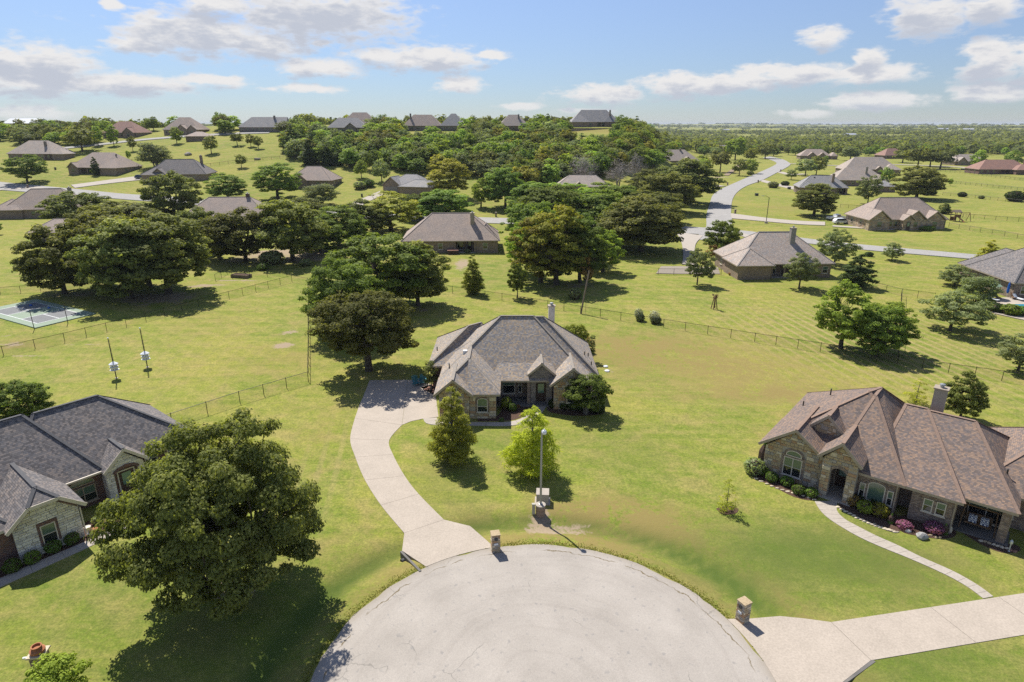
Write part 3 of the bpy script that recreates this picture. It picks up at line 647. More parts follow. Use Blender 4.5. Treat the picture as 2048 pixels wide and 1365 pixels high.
def build_far_roads():
    ribbon('street', [((1386, 478), (1432, 486)), ((1411, 458), (1463, 450)), ((1413, 430), (1462, 428)), ((1420, 406), (1465, 400)), ((1426, 391), (1476, 384)), ((1441, 380), (1495, 372)), ((1461, 370.5), (1525, 361)),
                      ((1499, 354), (1558, 344)), ((1538, 337), (1577, 333.4)), ((1553, 328), (1580, 328)), ((1545, 322), (1566, 320)), ((1526, 316), (1540, 314))], 'road_far')
    ribbon('street', [((-60, 360), (-60, 378)), ((0, 365), (0, 381)), ((94, 374), (94, 388)), ((175, 381.5), (170, 393)), ((251, 389), (250, 400)), ((400, 399), (396, 411)), ((560, 416), (556, 428)), ((700, 426), (700, 437)), ((960, 436), (960, 447)),
                      ((1100, 440), (1100, 452)), ((1250, 446), (1250, 458)), ((1400, 456), (1400, 470)), ((1500, 464), (1500, 474)), ((1708, 489), (1708, 499)), ((1945, 510), (1945, 519.5)), ((2150, 528), (2150, 538))], 'road_far', lift=0.09)
    ribbon('driveway', [((1461, 428), (1463, 438)), ((1540, 438), (1540, 445)), ((1600, 443), (1600, 450)), ((1650, 445), (1650, 452))], 'concrete_old', n=4, lift=0.1)
    ribbon('driveway', [((1524, 360), (1522, 364)), ((1560, 369), (1556, 373)), ((1596, 375), (1592, 381))], 'concrete_old', n=4)
    ribbon('driveway', [((760, 383), (776, 386)), ((735, 394), (748, 399)), ((703, 408), (724, 412)), ((690, 424), (716, 426))], 'concrete_old', n=4)
    ribbon('driveway', [((278, 353), (281, 361)), ((210, 362), (210, 369)), ((142, 371), (150, 377))], 'concrete_old', n=4, lift=0.1)
    ribbon('driveway', [((0, 382), (0, 380.5)), ((40, 375), (60, 380)), ((70, 373), (90, 378))], 'concrete_old', n=3, lift=0.14)
    ribbon('driveway', [((1352, 465), (1406, 473)), ((1363, 486), (1391, 490)), ((1366, 515), (1391, 515)), ((1364, 530), (1394, 532))], 'concrete_old', n=4, lift=0.12)
    ribbon('patio', [((1322, 534), (1312, 548)), ((1364, 534), (1360, 549)), ((1395, 535), (1400, 549)), ((1436, 536), (1440, 549))], 'gravel', n=3)
    ribbon('driveway', [((1475, 463), (1480, 472)), ((1492, 470), (1496, 478)), ((1520, 475), (1520, 485))], 'concrete_old', n=3, lift=0.14)
    ribbon('footpath', [((1665, 452), (1665, 454.5)), ((1720, 455), (1720, 458)), ((1775, 457), (1775, 461)), ((1792, 455), (1795, 458))], 'concrete_old', n=3, lift=0.1)
    strip_c('street', [(110, 299), (200, 290), (270, 282), (340, 276), (400, 272), (470, 268), (540, 266)], 6.5, 'road_far', 0.15)
    strip_c('driveway', [(1480, 330), (1452, 352)], 3, 'soil', 0.1)
    strip_c('driveway', [(1428, 372), (1444, 374)], 5, 'concrete_old', 0.12)
    strip_c('driveway', [(1560, 345), (1580, 350), (1610, 349)], 4, 'concrete_old', 0.12)
    strip_c('driveway', [(1570, 328), (1640, 331), (1690, 333)], 5, 'concrete_old', 0.12)
    strip_c('driveway', [(1780, 330), (1850, 332), (1930, 336), (1960, 342)], 6, 'concrete_old', 0.12)
build_far_roads()
# ------------------------------------------------------------------ houses
class House:
    """a house in local coordinates: front faces -y, z = 0 at the ground"""
    def __init__(s, name, loc, rz, label, roof_mat, wall_mat, trim='trim_tan', near=True, floor=-0.6):
        s.e = thing(name, loc, rz, label, 'house'); s.rm = roof_mat; s.wm = wall_mat; s.tr = trim; s.near = near; s.k = 0; s.floor = floor
    def dz(s): s.k += 1; return 0.004 * s.k
    def roof_piece(s, faces, low, name='roof', fascia=0.20, soffit=True):
        """faces: sloping polygons; low: eave outline, counter-clockwise"""
        mb = MB()
        for f in faces: mb.face(f, 0)
        n = len(low); low = [Vector(p) for p in low]
        dn = Vector((0, 0, -fascia))
        for i in range(n): a, b = low[i], low[(i + 1) % n]; mb.face([a + dn, b + dn, b, a], 1)
        mb.face([p + dn for p in low][::-1], 2)
        return mb.obj(name, [s.rm, s.tr, 'soffit'], s.e)
    def caps(s, roof, lines, w=0.24):
        mb = MB()
        for a, b in lines:
            a = Vector(a); b = Vector(b); d = (b - a)
            if d.length < .3: continue
            mb.bar(a + Vector((0, 0, .006)), b + Vector((0, 0, .006)), w, 0.035, 0)
        return mb.obj('ridge_cap', s.rm + '_ridge', roof)
    def hip(s, x0, x1, y0, y1, ze, r0, r1, cap=True, gable0=False, gable1=False, fascia=0.20):
        """eave rectangle and ridge r0-r1 (x, y, z); the ridge runs along x if it is wider in x, else along y"""
        d = s.dz(); ze += d; r0 = Vector(r0) + Vector((0, 0, d)); r1 = Vector(r1) + Vector((0, 0, d))
        A, B, Cc, D = Vector((x0, y0, ze)), Vector((x1, y0, ze)), Vector((x1, y1, ze)), Vector((x0, y1, ze))
        alongx = abs(r1.x - r0.x) >= abs(r1.y - r0.y)
        if alongx:
            fs = [[A, B, r1, r0], [Cc, D, r0, r1]]
            t0, t1 = [D, A, r0], [B, Cc, r1]; hips = [(A, r0), (D, r0), (B, r1), (Cc, r1)]
        else:
            fs = [[B, Cc, r1, r0], [D, A, r0, r1]]
            t0, t1 = [A, B, r0], [Cc, D, r1]; hips = [(A, r0), (B, r0), (Cc, r1), (D, r1)]
        fs += [t0, t1]
        o = s.roof_piece(fs, [A, B, Cc, D], fascia=fascia)
        if cap: s.caps(o, hips + [(r0, r1)])
        return o
    def gable_roof(s, x0, x1, yf, yb, ze, zr, over=0.0, barge=True, fascia=0.18):
        """gable facing -y at yf, ridge runs back to yb"""
        d = s.dz(); ze += d; zr += d; xm = (x0 + x1) / 2
        A, B, Cc, D = Vector((x0, yf, ze)), Vector((x1, yf, ze)), Vector((x1, yb, ze)), Vector((x0, yb, ze)); R0, R1 = Vector((xm, yf, zr)), Vector((xm, yb, zr))
        mb = MB(); th = Vector((0, 0, -fascia))
        for q in ([B, Cc, R1, R0], [D, A, R0, R1]): mb.face(q, 0); mb.face([p + th for p in q][::-1], 2)
        for q in ([A, R0], [R0, B]): mb.face([q[0] + th, q[0], q[1], q[1] + th][::-1], 1)
        mb.face([D + th, A + th, A, D], 1); mb.face([B + th, Cc + th, Cc, B], 1)
        o = mb.obj('roof', [s.rm, s.tr, 'soffit'], s.e)
        s.caps(o, [(R0 + Vector((0, .02, 0)), R1)], 0.26)
        if barge:
            bb = MB(); bb.bar(A + Vector((0, -.012, -.10)), R0 + Vector((0, -.012, -.10)), .05, .22); bb.bar(R0 + Vector((0, -.014, -.10)), B + Vector((0, -.014, -.10)), .05, .22)
            bb.obj('bargeboard', s.tr, o)
        return o
    def wall(s, poly, z0, z1, mat=None, name='wall'):
        mb = MB(); z0 = min(z0, s.floor) if z0 == 0 else z0
        mb.prism([(x, y, z0) for x, y in poly], (0, 0, z1 - z0 - 0.001 * s.k)); s.k += 1
        return mb.obj(name, mat or s.wm, s.e)
    def gable_wall(s, pts, y, th=0.2, mat=None, name='gable_wall'):
        """pts (x, z) outline of a wall facing -y whose face is at y"""
        mb = MB(); mb.prism([(x, y + th, z) for x, z in pts], (0, -th, 0)); return mb.obj(name, mat or s.wm, s.e)
    def frame(s, th):
        th = math.radians(th); return Vector((math.cos(th), math.sin(th), 0)), Vector((math.sin(th), -math.cos(th), 0))
    def window(s, x, y, z, w, h, th=0, arch=0.0, cols=1, rail=True, blind=True, surround=None, fr=None, sill=True):
        """window centred at (x, y) on a wall facing th (0 = -y), bottom at z"""
        u, o = s.frame(th); c = Vector((x, y, z)); fr = fr or ('trim_cream' if s.near else 'trim_tan'); Z = Vector((0, 0, 1))
        mb = MB(); fw = 0.07
        def pt(a, b, k): return c + u * a + Z * b + o * k
        def fb(a0, a1, b0, b1, k=.07): mb.prism([pt(a0, b0, -.02), pt(a1, b0, -.02), pt(a1, b1, -.02), pt(a0, b1, -.02)], o * (k + .02))
        fb(-w / 2, -w / 2 + fw, 0, h); fb(w / 2 - fw, w / 2, 0, h); fb(-w / 2 + fw, w / 2 - fw, 0, fw)
        if not arch: fb(-w / 2 + fw, w / 2 - fw, h - fw, h)
        if rail: fb(-w / 2 + fw, w / 2 - fw, h * .5 - fw * .35, h * .5 + fw * .35, .06)
        for k in range(1, cols): xx = -w / 2 + w * k / cols; fb(xx - fw * .5, xx + fw * .5, fw, h - (0 if arch else fw), .065)
        if sill: mb.prism([pt(-w / 2 - .08, -.08, 0), pt(w / 2 + .08, -.08, 0), pt(w / 2 + .08, 0, 0), pt(-w / 2 - .08, 0, 0)], o * .11)
        N = 8; arcp = [(w / 2 * math.cos(math.pi * k / N), h + arch * math.sin(math.pi * k / N)) for k in range(N + 1)]
        if arch:
            for k in range(N):
                a, b = arcp[k], arcp[k + 1]; ia, ib = [(p[0] * (1 - 2 * fw / w), h + (p[1] - h) * (1 - fw / arch)) for p in (a, b)]
                mb.prism([pt(a[0], a[1], -.02), pt(b[0], b[1], -.02), pt(ib[0], ib[1], -.02), pt(ia[0], ia[1], -.02)], o * .09)
        win = mb.obj('window', fr, s.e)
        def pane(poly, mat):
            p = MB(); p.prism([pt(a, b, -.01) for a, b in poly], o * .035); return p.obj('pane', mat, win)
        for k in range(cols):
            a0 = -w / 2 + w * k / cols + .03; a1 = -w / 2 + w * (k + 1) / cols - .03
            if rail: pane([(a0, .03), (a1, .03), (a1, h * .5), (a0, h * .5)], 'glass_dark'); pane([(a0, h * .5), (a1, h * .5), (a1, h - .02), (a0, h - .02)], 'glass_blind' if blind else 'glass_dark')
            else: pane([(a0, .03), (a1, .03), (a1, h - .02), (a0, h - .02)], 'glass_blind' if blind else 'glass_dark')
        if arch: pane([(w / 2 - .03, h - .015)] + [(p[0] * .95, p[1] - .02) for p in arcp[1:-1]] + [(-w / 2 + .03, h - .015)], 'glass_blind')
        if surround:
            sb = MB(); sw = .16
            def sq(poly): sb.prism([pt(a, b, -.02) for a, b in poly], o * .065)
            sq([(-w / 2 - sw, 0), (-w / 2 - .005, 0), (-w / 2 - .005, h), (-w / 2 - sw, h)]); sq([(w / 2 + .005, 0), (w / 2 + sw, 0), (w / 2 + sw, h), (w / 2 + .005, h)])
            if arch:
                for k in range(N):
                    a, b = arcp[k], arcp[k + 1]; oa, ob = [(p[0] * (1 + 2 * sw / w), h + (p[1] - h) * (1 + sw / arch)) for p in (a, b)]
                    sq([(a[0], a[1] + .004), (b[0], b[1] + .004), ob, oa])
            else: sq([(-w / 2 - sw, h + .005), (w / 2 + sw, h + .005), (w / 2 + sw, h + .22), (-w / 2 - sw, h + .22)])
            sb.obj('brick_surround', surround, win)
        return win
    def door(s, x, y, z, w, h, th=0, mat='wood_dark', glass=True):
        u, o = s.frame(th); c = Vector((x, y, z)); Z = Vector((0, 0, 1)); mb = MB()
        def pt(a, b, k): return c + u * a + Z * b + o * k
        mb.prism([pt(-w / 2, 0, -.02), pt(w / 2, 0, -.02), pt(w / 2, h, -.02), pt(-w / 2, h, -.02)], o * .06)
        d = mb.obj('door', mat, s.e)
        fm = MB()
        for a0, a1, b0, b1 in ((-w / 2 - .09, -w / 2 - .002, 0, h + .09), (w / 2 + .002, w / 2 + .09, 0, h + .09), (-w / 2 - .002, w / 2 + .002, h + .002, h + .09)):
            fm.prism([pt(a0, b0, -.02), pt(a1, b0, -.02), pt(a1, b1, -.02), pt(a0, b1, -.02)], o * .08)
        fm.obj('door_frame', s.tr, d)
        if glass:
            g = MB(); g.prism([pt(-w * .3, h * .45, .03), pt(w * .3, h * .45, .03), pt(w * .3, h * .93, .03), pt(-w * .3, h * .93, .03)], o * .025); g.obj('pane', 'glass_teal', d)
        k = MB(); k.lathe([(.03, 0), (.04, .03), (.02, .06)], sides=8); ko = k.obj('handle', 'chrome', d); ko.location = pt(w * .38, h * .45, .04); ko.rotation_euler = o.to_track_quat('Z', 'Y').to_euler()
        return d
    def chimney(s, x, y, z0, z1, w=0.9, d=0.7, mat='trim_grey', cap=True):
        mb = MB(); mb.box(x - w / 2, x + w / 2, y - d / 2, y + d / 2, z0, z1)
        for zz in np.arange(z0 + .3, z1 - .1, .3): pass
        c = mb.obj('chimney', mat, s.e)
        if cap:
            k = MB(); k.box(x - w / 2 - .08, x + w / 2 + .08, y - d / 2 - .08, y + d / 2 + .08, z1 + .003, z1 + .10); k.obj('chimney_crown', s.tr if mat != 'trim_white' else 'metal_light', c)
            k = MB(); k.lathe([(.15, z1 + .1), (.15, z1 + .30), (.23, z1 + .32), (.20, z1 + .40), (.02, z1 + .44)], (x, y, 0), 10); k.obj('flue_cap', 'metal_grey', c)
        return c
    def vent(s, x, y, z, kind='pipe'):
        mb = MB()
        if kind == 'pipe': mb.lathe([(.06, z - .3), (.06, z + .32), (.045, z + .33)], (x, y, 0), 8); return mb.obj('vent_pipe', 'metal_dark', s.e)
        mb.box(x - .26, x + .26, y - .22, y + .22, z - .35, z + .16); mb.box(x - .30, x + .30, y - .26, y + .26, z + .163, z + .21)
        return mb.obj('roof_vent', 'metal_dark', s.e)
    def column(s, x, y, z0, z1, w=0.55, mat=None, name='column'):
        mb = MB(); mb.box(x - w / 2, x + w / 2, y - w / 2, y + w / 2, z0, z1); return mb.obj(name, mat or s.wm, s.e)

def clip_poly(poly, inside, cross):
    out = []
    for i in range(len(poly)):
        a, b = poly[i], poly[(i + 1) % len(poly)]
        ia, ib = inside(a), inside(b)
        if ia: out.append(a)
        if ia != ib: out.append(cross(a, b))
    return out
def convex_clip(poly, clip):
    for i in range(len(clip)):
        a, b = clip[i], clip[(i + 1) % len(clip)]; ex, ey = b[0] - a[0], b[1] - a[1]
        side = lambda p: ex * (p[1] - a[1]) - ey * (p[0] - a[0])
        def cr(p, q):
            sp_, sq_ = side(p), side(q); t = sp_ / (sp_ - sq_); return (p[0] + (q[0] - p[0]) * t, p[1] + (q[1] - p[1]) * t)
        poly = clip_poly(poly, lambda p: side(p) >= -1e-9, cr)
        if len(poly) < 3: return []
    return poly
def stones(parent, clip, org, u, o, mats, rows=(.22, .34), lens=(.28, .62), holes=(), joint=.012, proud=(.035, .06), seed=1, name='stone'):
    """coursed stones, each a block of its own, inside a convex outline given in wall coordinates (u, z); holes are rectangles left free"""
    r = random.Random(seed); org = Vector(org); u = Vector(u); o = Vector(o); Z = Vector((0, 0, 1)); n = 0
    v0 = min(p[1] for p in clip); v1 = max(p[1] for p in clip); u0 = min(p[0] for p in clip); u1 = max(p[0] for p in clip)
    marks = sorted(set([v0, v1] + [h[2] for h in holes if v0 < h[2] < v1] + [h[3] for h in holes if v0 < h[3] < v1]))
    levels = [v0]
    for a, b in zip(marks, marks[1:]):
        k = max(1, round((b - a) / ((rows[0] + rows[1]) / 2))); cut = [a + (b - a) * i / k for i in range(k + 1)]
        for i in range(1, k): cut[i] += r.uniform(-.25, .25) * (b - a) / k
        levels += cut[1:]
    for a, b in zip(levels, levels[1:]):
        spans = [(u0, u1)]
        for h in holes:
            if h[2] < b - 1e-4 and h[3] > a + 1e-4:
                ns = []
                for s0, s1 in spans:
                    if h[1] <= s0 or h[0] >= s1: ns.append((s0, s1))
                    else:
                        if h[0] > s0: ns.append((s0, h[0]))
                        if h[1] < s1: ns.append((h[1], s1))
                spans = ns
        for s0, s1 in spans:
            x = s0 - (r.uniform(0, .2) if s0 == u0 else 0)
            while x < s1 - .02:
                e = x + r.uniform(*lens)
                if s1 - e < .16: e = s1
                q = convex_clip([(max(x, s0) + joint, a + joint), (e - joint, a + joint), (e - joint, b - joint), (max(x, s0) + joint, b - joint)], clip)
                x = e
                if len(q) < 3: continue
                area = abs(sum(q[i][0] * q[(i + 1) % len(q)][1] - q[(i + 1) % len(q)][0] * q[i][1] for i in range(len(q)))) / 2
                if area < .006: continue
                c0 = sum(p[0] for p in q) / len(q); c1 = sum(p[1] for p in q) / len(q); pr = r.uniform(*proud); mb = MB()
                bk = [org + u * p[0] + Z * p[1] - o * .02 for p in q]; md = [org + u * p[0] + Z * p[1] + o * (pr * .55) for p in q]
                ft = [org + u * (c0 + (p[0] - c0) * .90) + Z * (c1 + (p[1] - c1) * .86) + o * pr for p in q]
                m_ = len(q)
                def add(f):
                    nrm = (f[1] - f[0]).cross(f[2] - f[0]); return f
                flip = (bk[1] - bk[0]).cross(bk[2] - bk[0]).dot(o) < 0
                for i in range(m_):
                    j = (i + 1) % m_
                    f1 = [bk[i], bk[j], md[j], md[i]]; f2 = [md[i], md[j], ft[j], ft[i]]
                    mb.face(f1[::-1] if flip else f1); mb.face(f2[::-1] if flip else f2)
                mb.face(ft[::-1] if flip else ft)
                mb.obj(name, r.choice(mats), parent); n += 1
    return n
STONE4 = ['stone_tan', 'stone_tan', 'stone_cream', 'stone_grey', 'stone_rust', 'stone_tan']
LIME = ['limestone_white', 'limestone_white', 'limestone_white', 'limestone_buff', 'limestone_grey']

# ---- the house in the middle
def middle_house():
    h = House('brick_house', (0, 0, 0), 0, 'brick and stone house with mottled grey hip roof beside the curved drive', 'shingle_weathered', 'brick_brown', 'trim_tan')
    ZE = 2.78
    # walls
    h.wall([(-7.2, 58.2), (-1.6, 58.2), (-1.6, 63.2), (4.3, 63.2), (4.3, 60.45), (8.1, 60.45), (8.1, 62.5), (8.8, 63.3), (8.8, 73.0), (-7.2, 73.0)], 0, ZE - .12, 'brick_brown')
    h.wall([(-8.85, 65.9), (-7.19, 65.9), (-7.19, 75.0), (-8.85, 75.0)], 0, ZE - .12, 'brick_red')
    # roofs
    h.hip(-7.65, 8.2, 61.9, 73.45, ZE, (-1.25, 67.3, 8.05), (2.35, 67.3, 8.05))
    h.hip(-4.0, 9.25, 62.75, 73.5, ZE, (0.2, 67.35, 7.95), (3.45, 67.35, 7.95))
    # lower pitched skirt over the porch
    d = h.dz(); a, b, c, e = Vector((-2.2, 61.25, ZE + d)), Vector((4.9, 61.25, ZE + d)), Vector((4.3, 63.15, 4.06)), Vector((-1.5, 63.15, 4.06))
    mb = MB(); mb.face([a, b, c, e], 0); th = Vector((0, 0, -.18)); mb.face([a + th, b + th, b, a], 1); mb.face([e + th, c + th, b + th, a + th], 2); mb.obj('roof', [h.rm, h.tr, 'soffit'], h.e)
    h.hip(-7.65, -1.15, 58.25, 68.0, ZE, (-4.4, 60.9, 5.40), (-4.4, 66.6, 5.40))
    h.hip(-4.5, -1.15, 57.65, 67.0, ZE, (-4.42, 60.8, 5.41), (-4.42, 66.2, 5.41), cap=False)
    h.gable_roof(-7.72, -3.85, 57.42, 62.0, ZE, 4.42)
    h.hip(-9.3, -2.5, 65.4, 75.5, ZE, (-5.0, 69.6, 6.15), (-3.6, 70.6, 6.25))
    h.gable_roof(1.62, 4.55, 61.2, 66.0, 3.42, 4.72)
    h.gable_roof(3.85, 8.55, 59.85, 66.5, ZE, 4.68)
    # stone fronts
    U, O = Vector((1, 0, 0)), Vector((0, -1, 0))
    gw = h.gable_wall([(-7.25, 0), (-4.25, 0), (-4.25, 2.62), (-5.78, 4.12), (-7.25, 2.62)], 58.05, .14, 'mortar')
    stones(gw, [(-7.25, 0), (-4.25, 0), (-4.25, 2.62), (-5.78, 4.12), (-7.25, 2.62)], (0, 58.05, 0), U, O, STONE4, (.26, .4), (.35, .75), [(-6.25, -5.3, 2.75, 3.5)], seed=3)
    mb = MB(); mb.prism([(-4.24, 58.19, 0), (-1.6, 58.19, 0), (-1.6, 58.19, 2.58), (-4.24, 58.19, 2.58)], (0, -.08, 0)); sw = mb.obj('gable_wall', 'mortar', h.e)
    stones(sw, [(-4.24, 0), (-1.6, 0), (-1.6, 2.58), (-4.24, 2.58)], (0, 58.11, 0), U, O, STONE4, (.28, .42), (.35, .8), [(-3.62, -2.28, .55, 2.36)], seed=4)
    h.window(-2.95, 58.10, .72, 1.05, 1.25, arch=.28, surround='brick_brown', cols=1)
    h.window(-5.75, 58.02, 2.85, .6, .45, arch=.12, rail=False, blind=False, sill=False)
    ew = [(1.95, 0), (2.45, 0), (2.45, 2.2), (2.62, 2.55), (3.05, 2.78), (3.48, 2.55), (3.65, 2.2), (3.65, 0), (4.2, 0), (4.2, 3.3), (3.08, 4.45), (1.95, 3.3)]
    h.gable_wall(ew, 61.5, .35, 'brick_grey')
    h.wall([(1.97, 61.86), (2.32, 61.86), (2.32, 63.19), (1.97, 63.19)], 0, 3.2, 'brick_grey'); h.wall([(3.83, 61.86), (4.18, 61.86), (4.18, 63.19), (3.83, 63.19)], 0, 3.2, 'brick_grey')
    gw = h.gable_wall([(4.3, 0), (8.12, 0), (8.12, 2.62), (6.2, 4.35), (4.3, 2.62)], 60.3, .14, 'mortar')
    stones(gw, [(4.3, 0), (8.12, 0), (8.12, 2.62), (6.2, 4.35), (4.3, 2.62)], (0, 60.3, 0), U, O, STONE4, (.26, .4), (.35, .75), [(5.45, 6.95, .6, 2.45)], seed=5)
    h.window(6.2, 60.28, .75, 1.15, 1.4, arch=.25, surround='brick_brown')
    h.window(-.35, 63.18, .55, 1.35, 1.9, cols=1); h.window(-1.3, 63.18, .7, .38, 1.6); h.window(.85, 63.18, .7, .42, 1.6)
    h.door(3.05, 62.05, .16, 1.05, 2.15, mat='wood_dark')
    h.wall([(2.3, 62.07), (3.85, 62.07), (3.85, 62.3), (2.3, 62.3)], 0, 3.2, 'brick_grey')
    p = MB(); p.box(-1.58, 4.25, 60.9, 63.15, -.3, .14); p.obj('porch_floor', 'concrete_dark', h.e)
    for x in (-1.25, 1.75): h.column(x, 61.55, .1, 2.6, .32, 'brick_brown')
    # garage side, left wall windows
    for y in (60.5, 64.0): h.window(-7.22, y, .9, .9, 1.3, th=-90)
    h.window(8.82, 66, .8, 1.0, 1.4, th=90); h.window(8.82, 70, .8, 1.0, 1.4, th=90)
    h.chimney(4.62, 71.6, 3.0, 7.95, .72, .66, 'limestone_grey')
    for (x, y, z) in ((-6.6, 62.6, 3.9), (8.0, 66.0, 4.0), (8.55, 64.2, 3.5), (8.5, 66.8, 3.55), (-8.6, 69.0, 3.5)): h.vent(x, y, z)
    k = MB(); k.box(-5.2, -4.75, 63.6, 64.0, 4.8, 5.25); k.obj('skylight', 'white_paint', h.e)
    return h
middle_house()

# ---- the house on the right, local x along its front
def right_house():
    ang = math.radians(-39.5)
    h = House('stone_house', (21.9, 48.0, 0), ang, 'stone-fronted house with brown mottled hip roof and three stepped front bays beside the shrubs', 'shingle_brown', 'brick_brown', 'trim_tan')
    ZE = 2.78
    h.wall([(-.2, -.5), (4.4, -.5), (4.4, .9), (6.75, .9), (6.75, -.55), (9.55, -.55), (9.55, 1.1), (10.4, 1.1), (10.4, -.45), (13.2, -.45), (13.2, 2.2), (16.4, 2.2), (16.4, 12), (-.2, 12)], 0, ZE - .12)
    h.wall([(16.45, 3.0), (25, 3.0), (25, 14), (16.45, 14)], 0, ZE - .12)
    # roofs
    h.hip(-.75, 9.95, -.2, 12.6, ZE, (5.6, 5.3, 7.1), (6.2, 6.6, 7.2))
    h.hip(4.75, 9.95, -1.02, 11.5, ZE, (6.1, 5.0, 7.0), (6.2, 6.6, 7.16))
    h.hip(7.4, 13.55, -1.0, 12.55, ZE, (8.2, 6.3, 6.35), (9.7, 6.35, 6.35))
    h.hip(6.0, 16.6, -.15, 12.5, ZE, (9.5, 6.3, 6.25), (12.9, 6.3, 6.25))
    h.hip(13.6, 25.5, 2.4, 14.6, ZE, (18.4, 8.5, 6.6), (22, 8.5, 6.6))
    h.gable_roof(-.78, 4.72, -1.05, 5.0, ZE, 4.82)
    h.gable_roof(2.0, 5.35, 1.25, 5.5, 4.15, 5.75)
    h.gable_roof(3.95, 7.1, -1.75, 4.0, 3.55, 5.1)
    U, O = Vector((1, 0, 0)), Vector((0, -1, 0))
    # left bay
    cl = [(-.3, 0), (4.3, 0), (4.3, 2.62), (1.98, 4.52), (-.3, 2.62)]
    g = h.gable_wall(cl, -.62, .12, 'mortar')
    stones(g, cl, (0, -.62, 0), U, O, STONE4, (.22, .34), (.26, .6), [(1.05, 2.95, .42, 2.95)], seed=7)
    h.window(2.0, -.64, .5, 1.45, 1.65, cols=2, surround='brick_brown'); h.window(2.0, -.64, 2.28, 1.25, .12, arch=.42, rail=False, surround='brick_brown', sill=False)
    # little gable between the roofs
    cl = [(2.25, 3.6), (5.1, 3.6), (5.1, 4.05), (3.68, 5.45), (2.25, 4.05)]
    g = h.gable_wall(cl, 1.5, .3, 'mortar'); stones(g, cl, (0, 1.5, 0), U, O, STONE4, (.22, .34), (.26, .6), seed=8)
    # entry: two piers and an arch
    for (x0, x1) in ((4.35, 4.95), (6.15, 6.8)):
        mb = MB(); mb.box(x0, x1, -1.42, -.82, -.3, 3.3); c = mb.obj('column', 'mortar', h.e)
        stones(c, [(x0, 0), (x1, 0), (x1, 2.75), (x0, 2.75)], (0, -1.42, 0), U, O, STONE4, (.22, .34), (.3, .6), seed=int(x0 * 10))
        stones(c, [(-1.42, 0), (-.82, 0), (-.82, 3.0), (-1.42, 3.0)], (x0, 0, 0), Vector((0, 1, 0)), Vector((-1, 0, 0)), STONE4, (.22, .34), (.3, .6), seed=int(x0 * 11))
    ar = [(4.95, 2.45), (5.2, 2.72), (5.55, 2.85), (5.9, 2.72), (6.15, 2.45)]
    cl = [(4.38, 2.78), (6.78, 2.78), (6.78, 3.45), (5.55, 4.78), (4.38, 3.45)]
    g = h.gable_wall([(4.35, 2.76), (4.95, 2.45)] + ar[1:4] + [(6.15, 2.45), (6.8, 2.76), (6.8, 3.45), (5.55, 4.8), (4.35, 3.45)], -1.38, .5, 'mortar')
    stones(g, [(4.38, 2.9), (6.78, 2.9), (6.78, 3.45), (5.55, 4.78), (4.38, 3.45)], (0, -1.38, 0), U, O, STONE4, (.22, .34), (.26, .6), seed=9)
    ab = MB()
    for (a, b) in zip(ar, ar[1:]): ab.prism([(a[0], -1.40, a[1]), (b[0], -1.40, b[1]), (b[0] * 1.0 + (b[0] - 5.55) * .14, -1.40, b[1] + .22), (a[0] + (a[0] - 5.55) * .14, -1.40, a[1] + .22)], (0, -.06, 0))
    ab.obj('entry_arch', 'brick_brown', h.e)
    h.door(5.5, .88, .12, 1.0, 2.2, mat='wood_dark'); h.window(6.25, .88, .2, .34, 2.0, rail=False, sill=False)
    p = MB(); p.box(4.4, 6.74, -1.6, .88, -.3, .10); p.obj('porch_floor', 'concrete_old', h.e)
    # middle bay: wide arched window with two side lights; small windows; porch with a swing bench
    h.window(8.15, -.57, .55, 1.2, 1.35, arch=.3, surround='brick_brown', rail=False); h.window(7.2, -.57, .6, .42, 1.25, rail=True); h.window(9.1, -.57, .6, .42, 1.25, rail=True)
    h.window(11.5, -.47, 1.05, .62, 1.05, surround='brick_brown'); h.window(12.3, -.47, 1.05, .62, 1.05)
    h.window(14.9, 2.18, .25, 2.2, 2.0, cols=2); h.window(16.42, 5.0, .9, 1.0, 1.4, th=90); h.window(16.42, 3.0, .9, .6, 1.2, th=90)
    h.column(16.0, .35, -.2, 2.6, .5); h.column(16.15, 1.9, -.2, 2.6, .4)
    p = MB(); p.box(13.22, 16.5, .0, 2.18, -.3, .10); p.obj('porch_floor', 'concrete_dark', h.e)
    # downpipes
    for x, y in ((4.15, -.78), (9.45, -.70), (13.1, -.60), (16.3, .75)):
        mb = MB(); mb.tube([(x, y, 2.5), (x, y, 1.2), (x, y - .02, .15), (x, y - .22, .05)], [.05] * 4, 6); mb.obj('downpipe', 'trim_tan', h.e)
    h.chimney(10.2, 8.3, 4.0, 7.6, .9, .8, 'stone_grey')
    for (x, y, z) in ((.2, 7.5, 3.6), (15.5, 3.6, 3.9), (2.2, 8.0, 5.2)): h.vent(x, y, z)
    return h
RH = right_house()

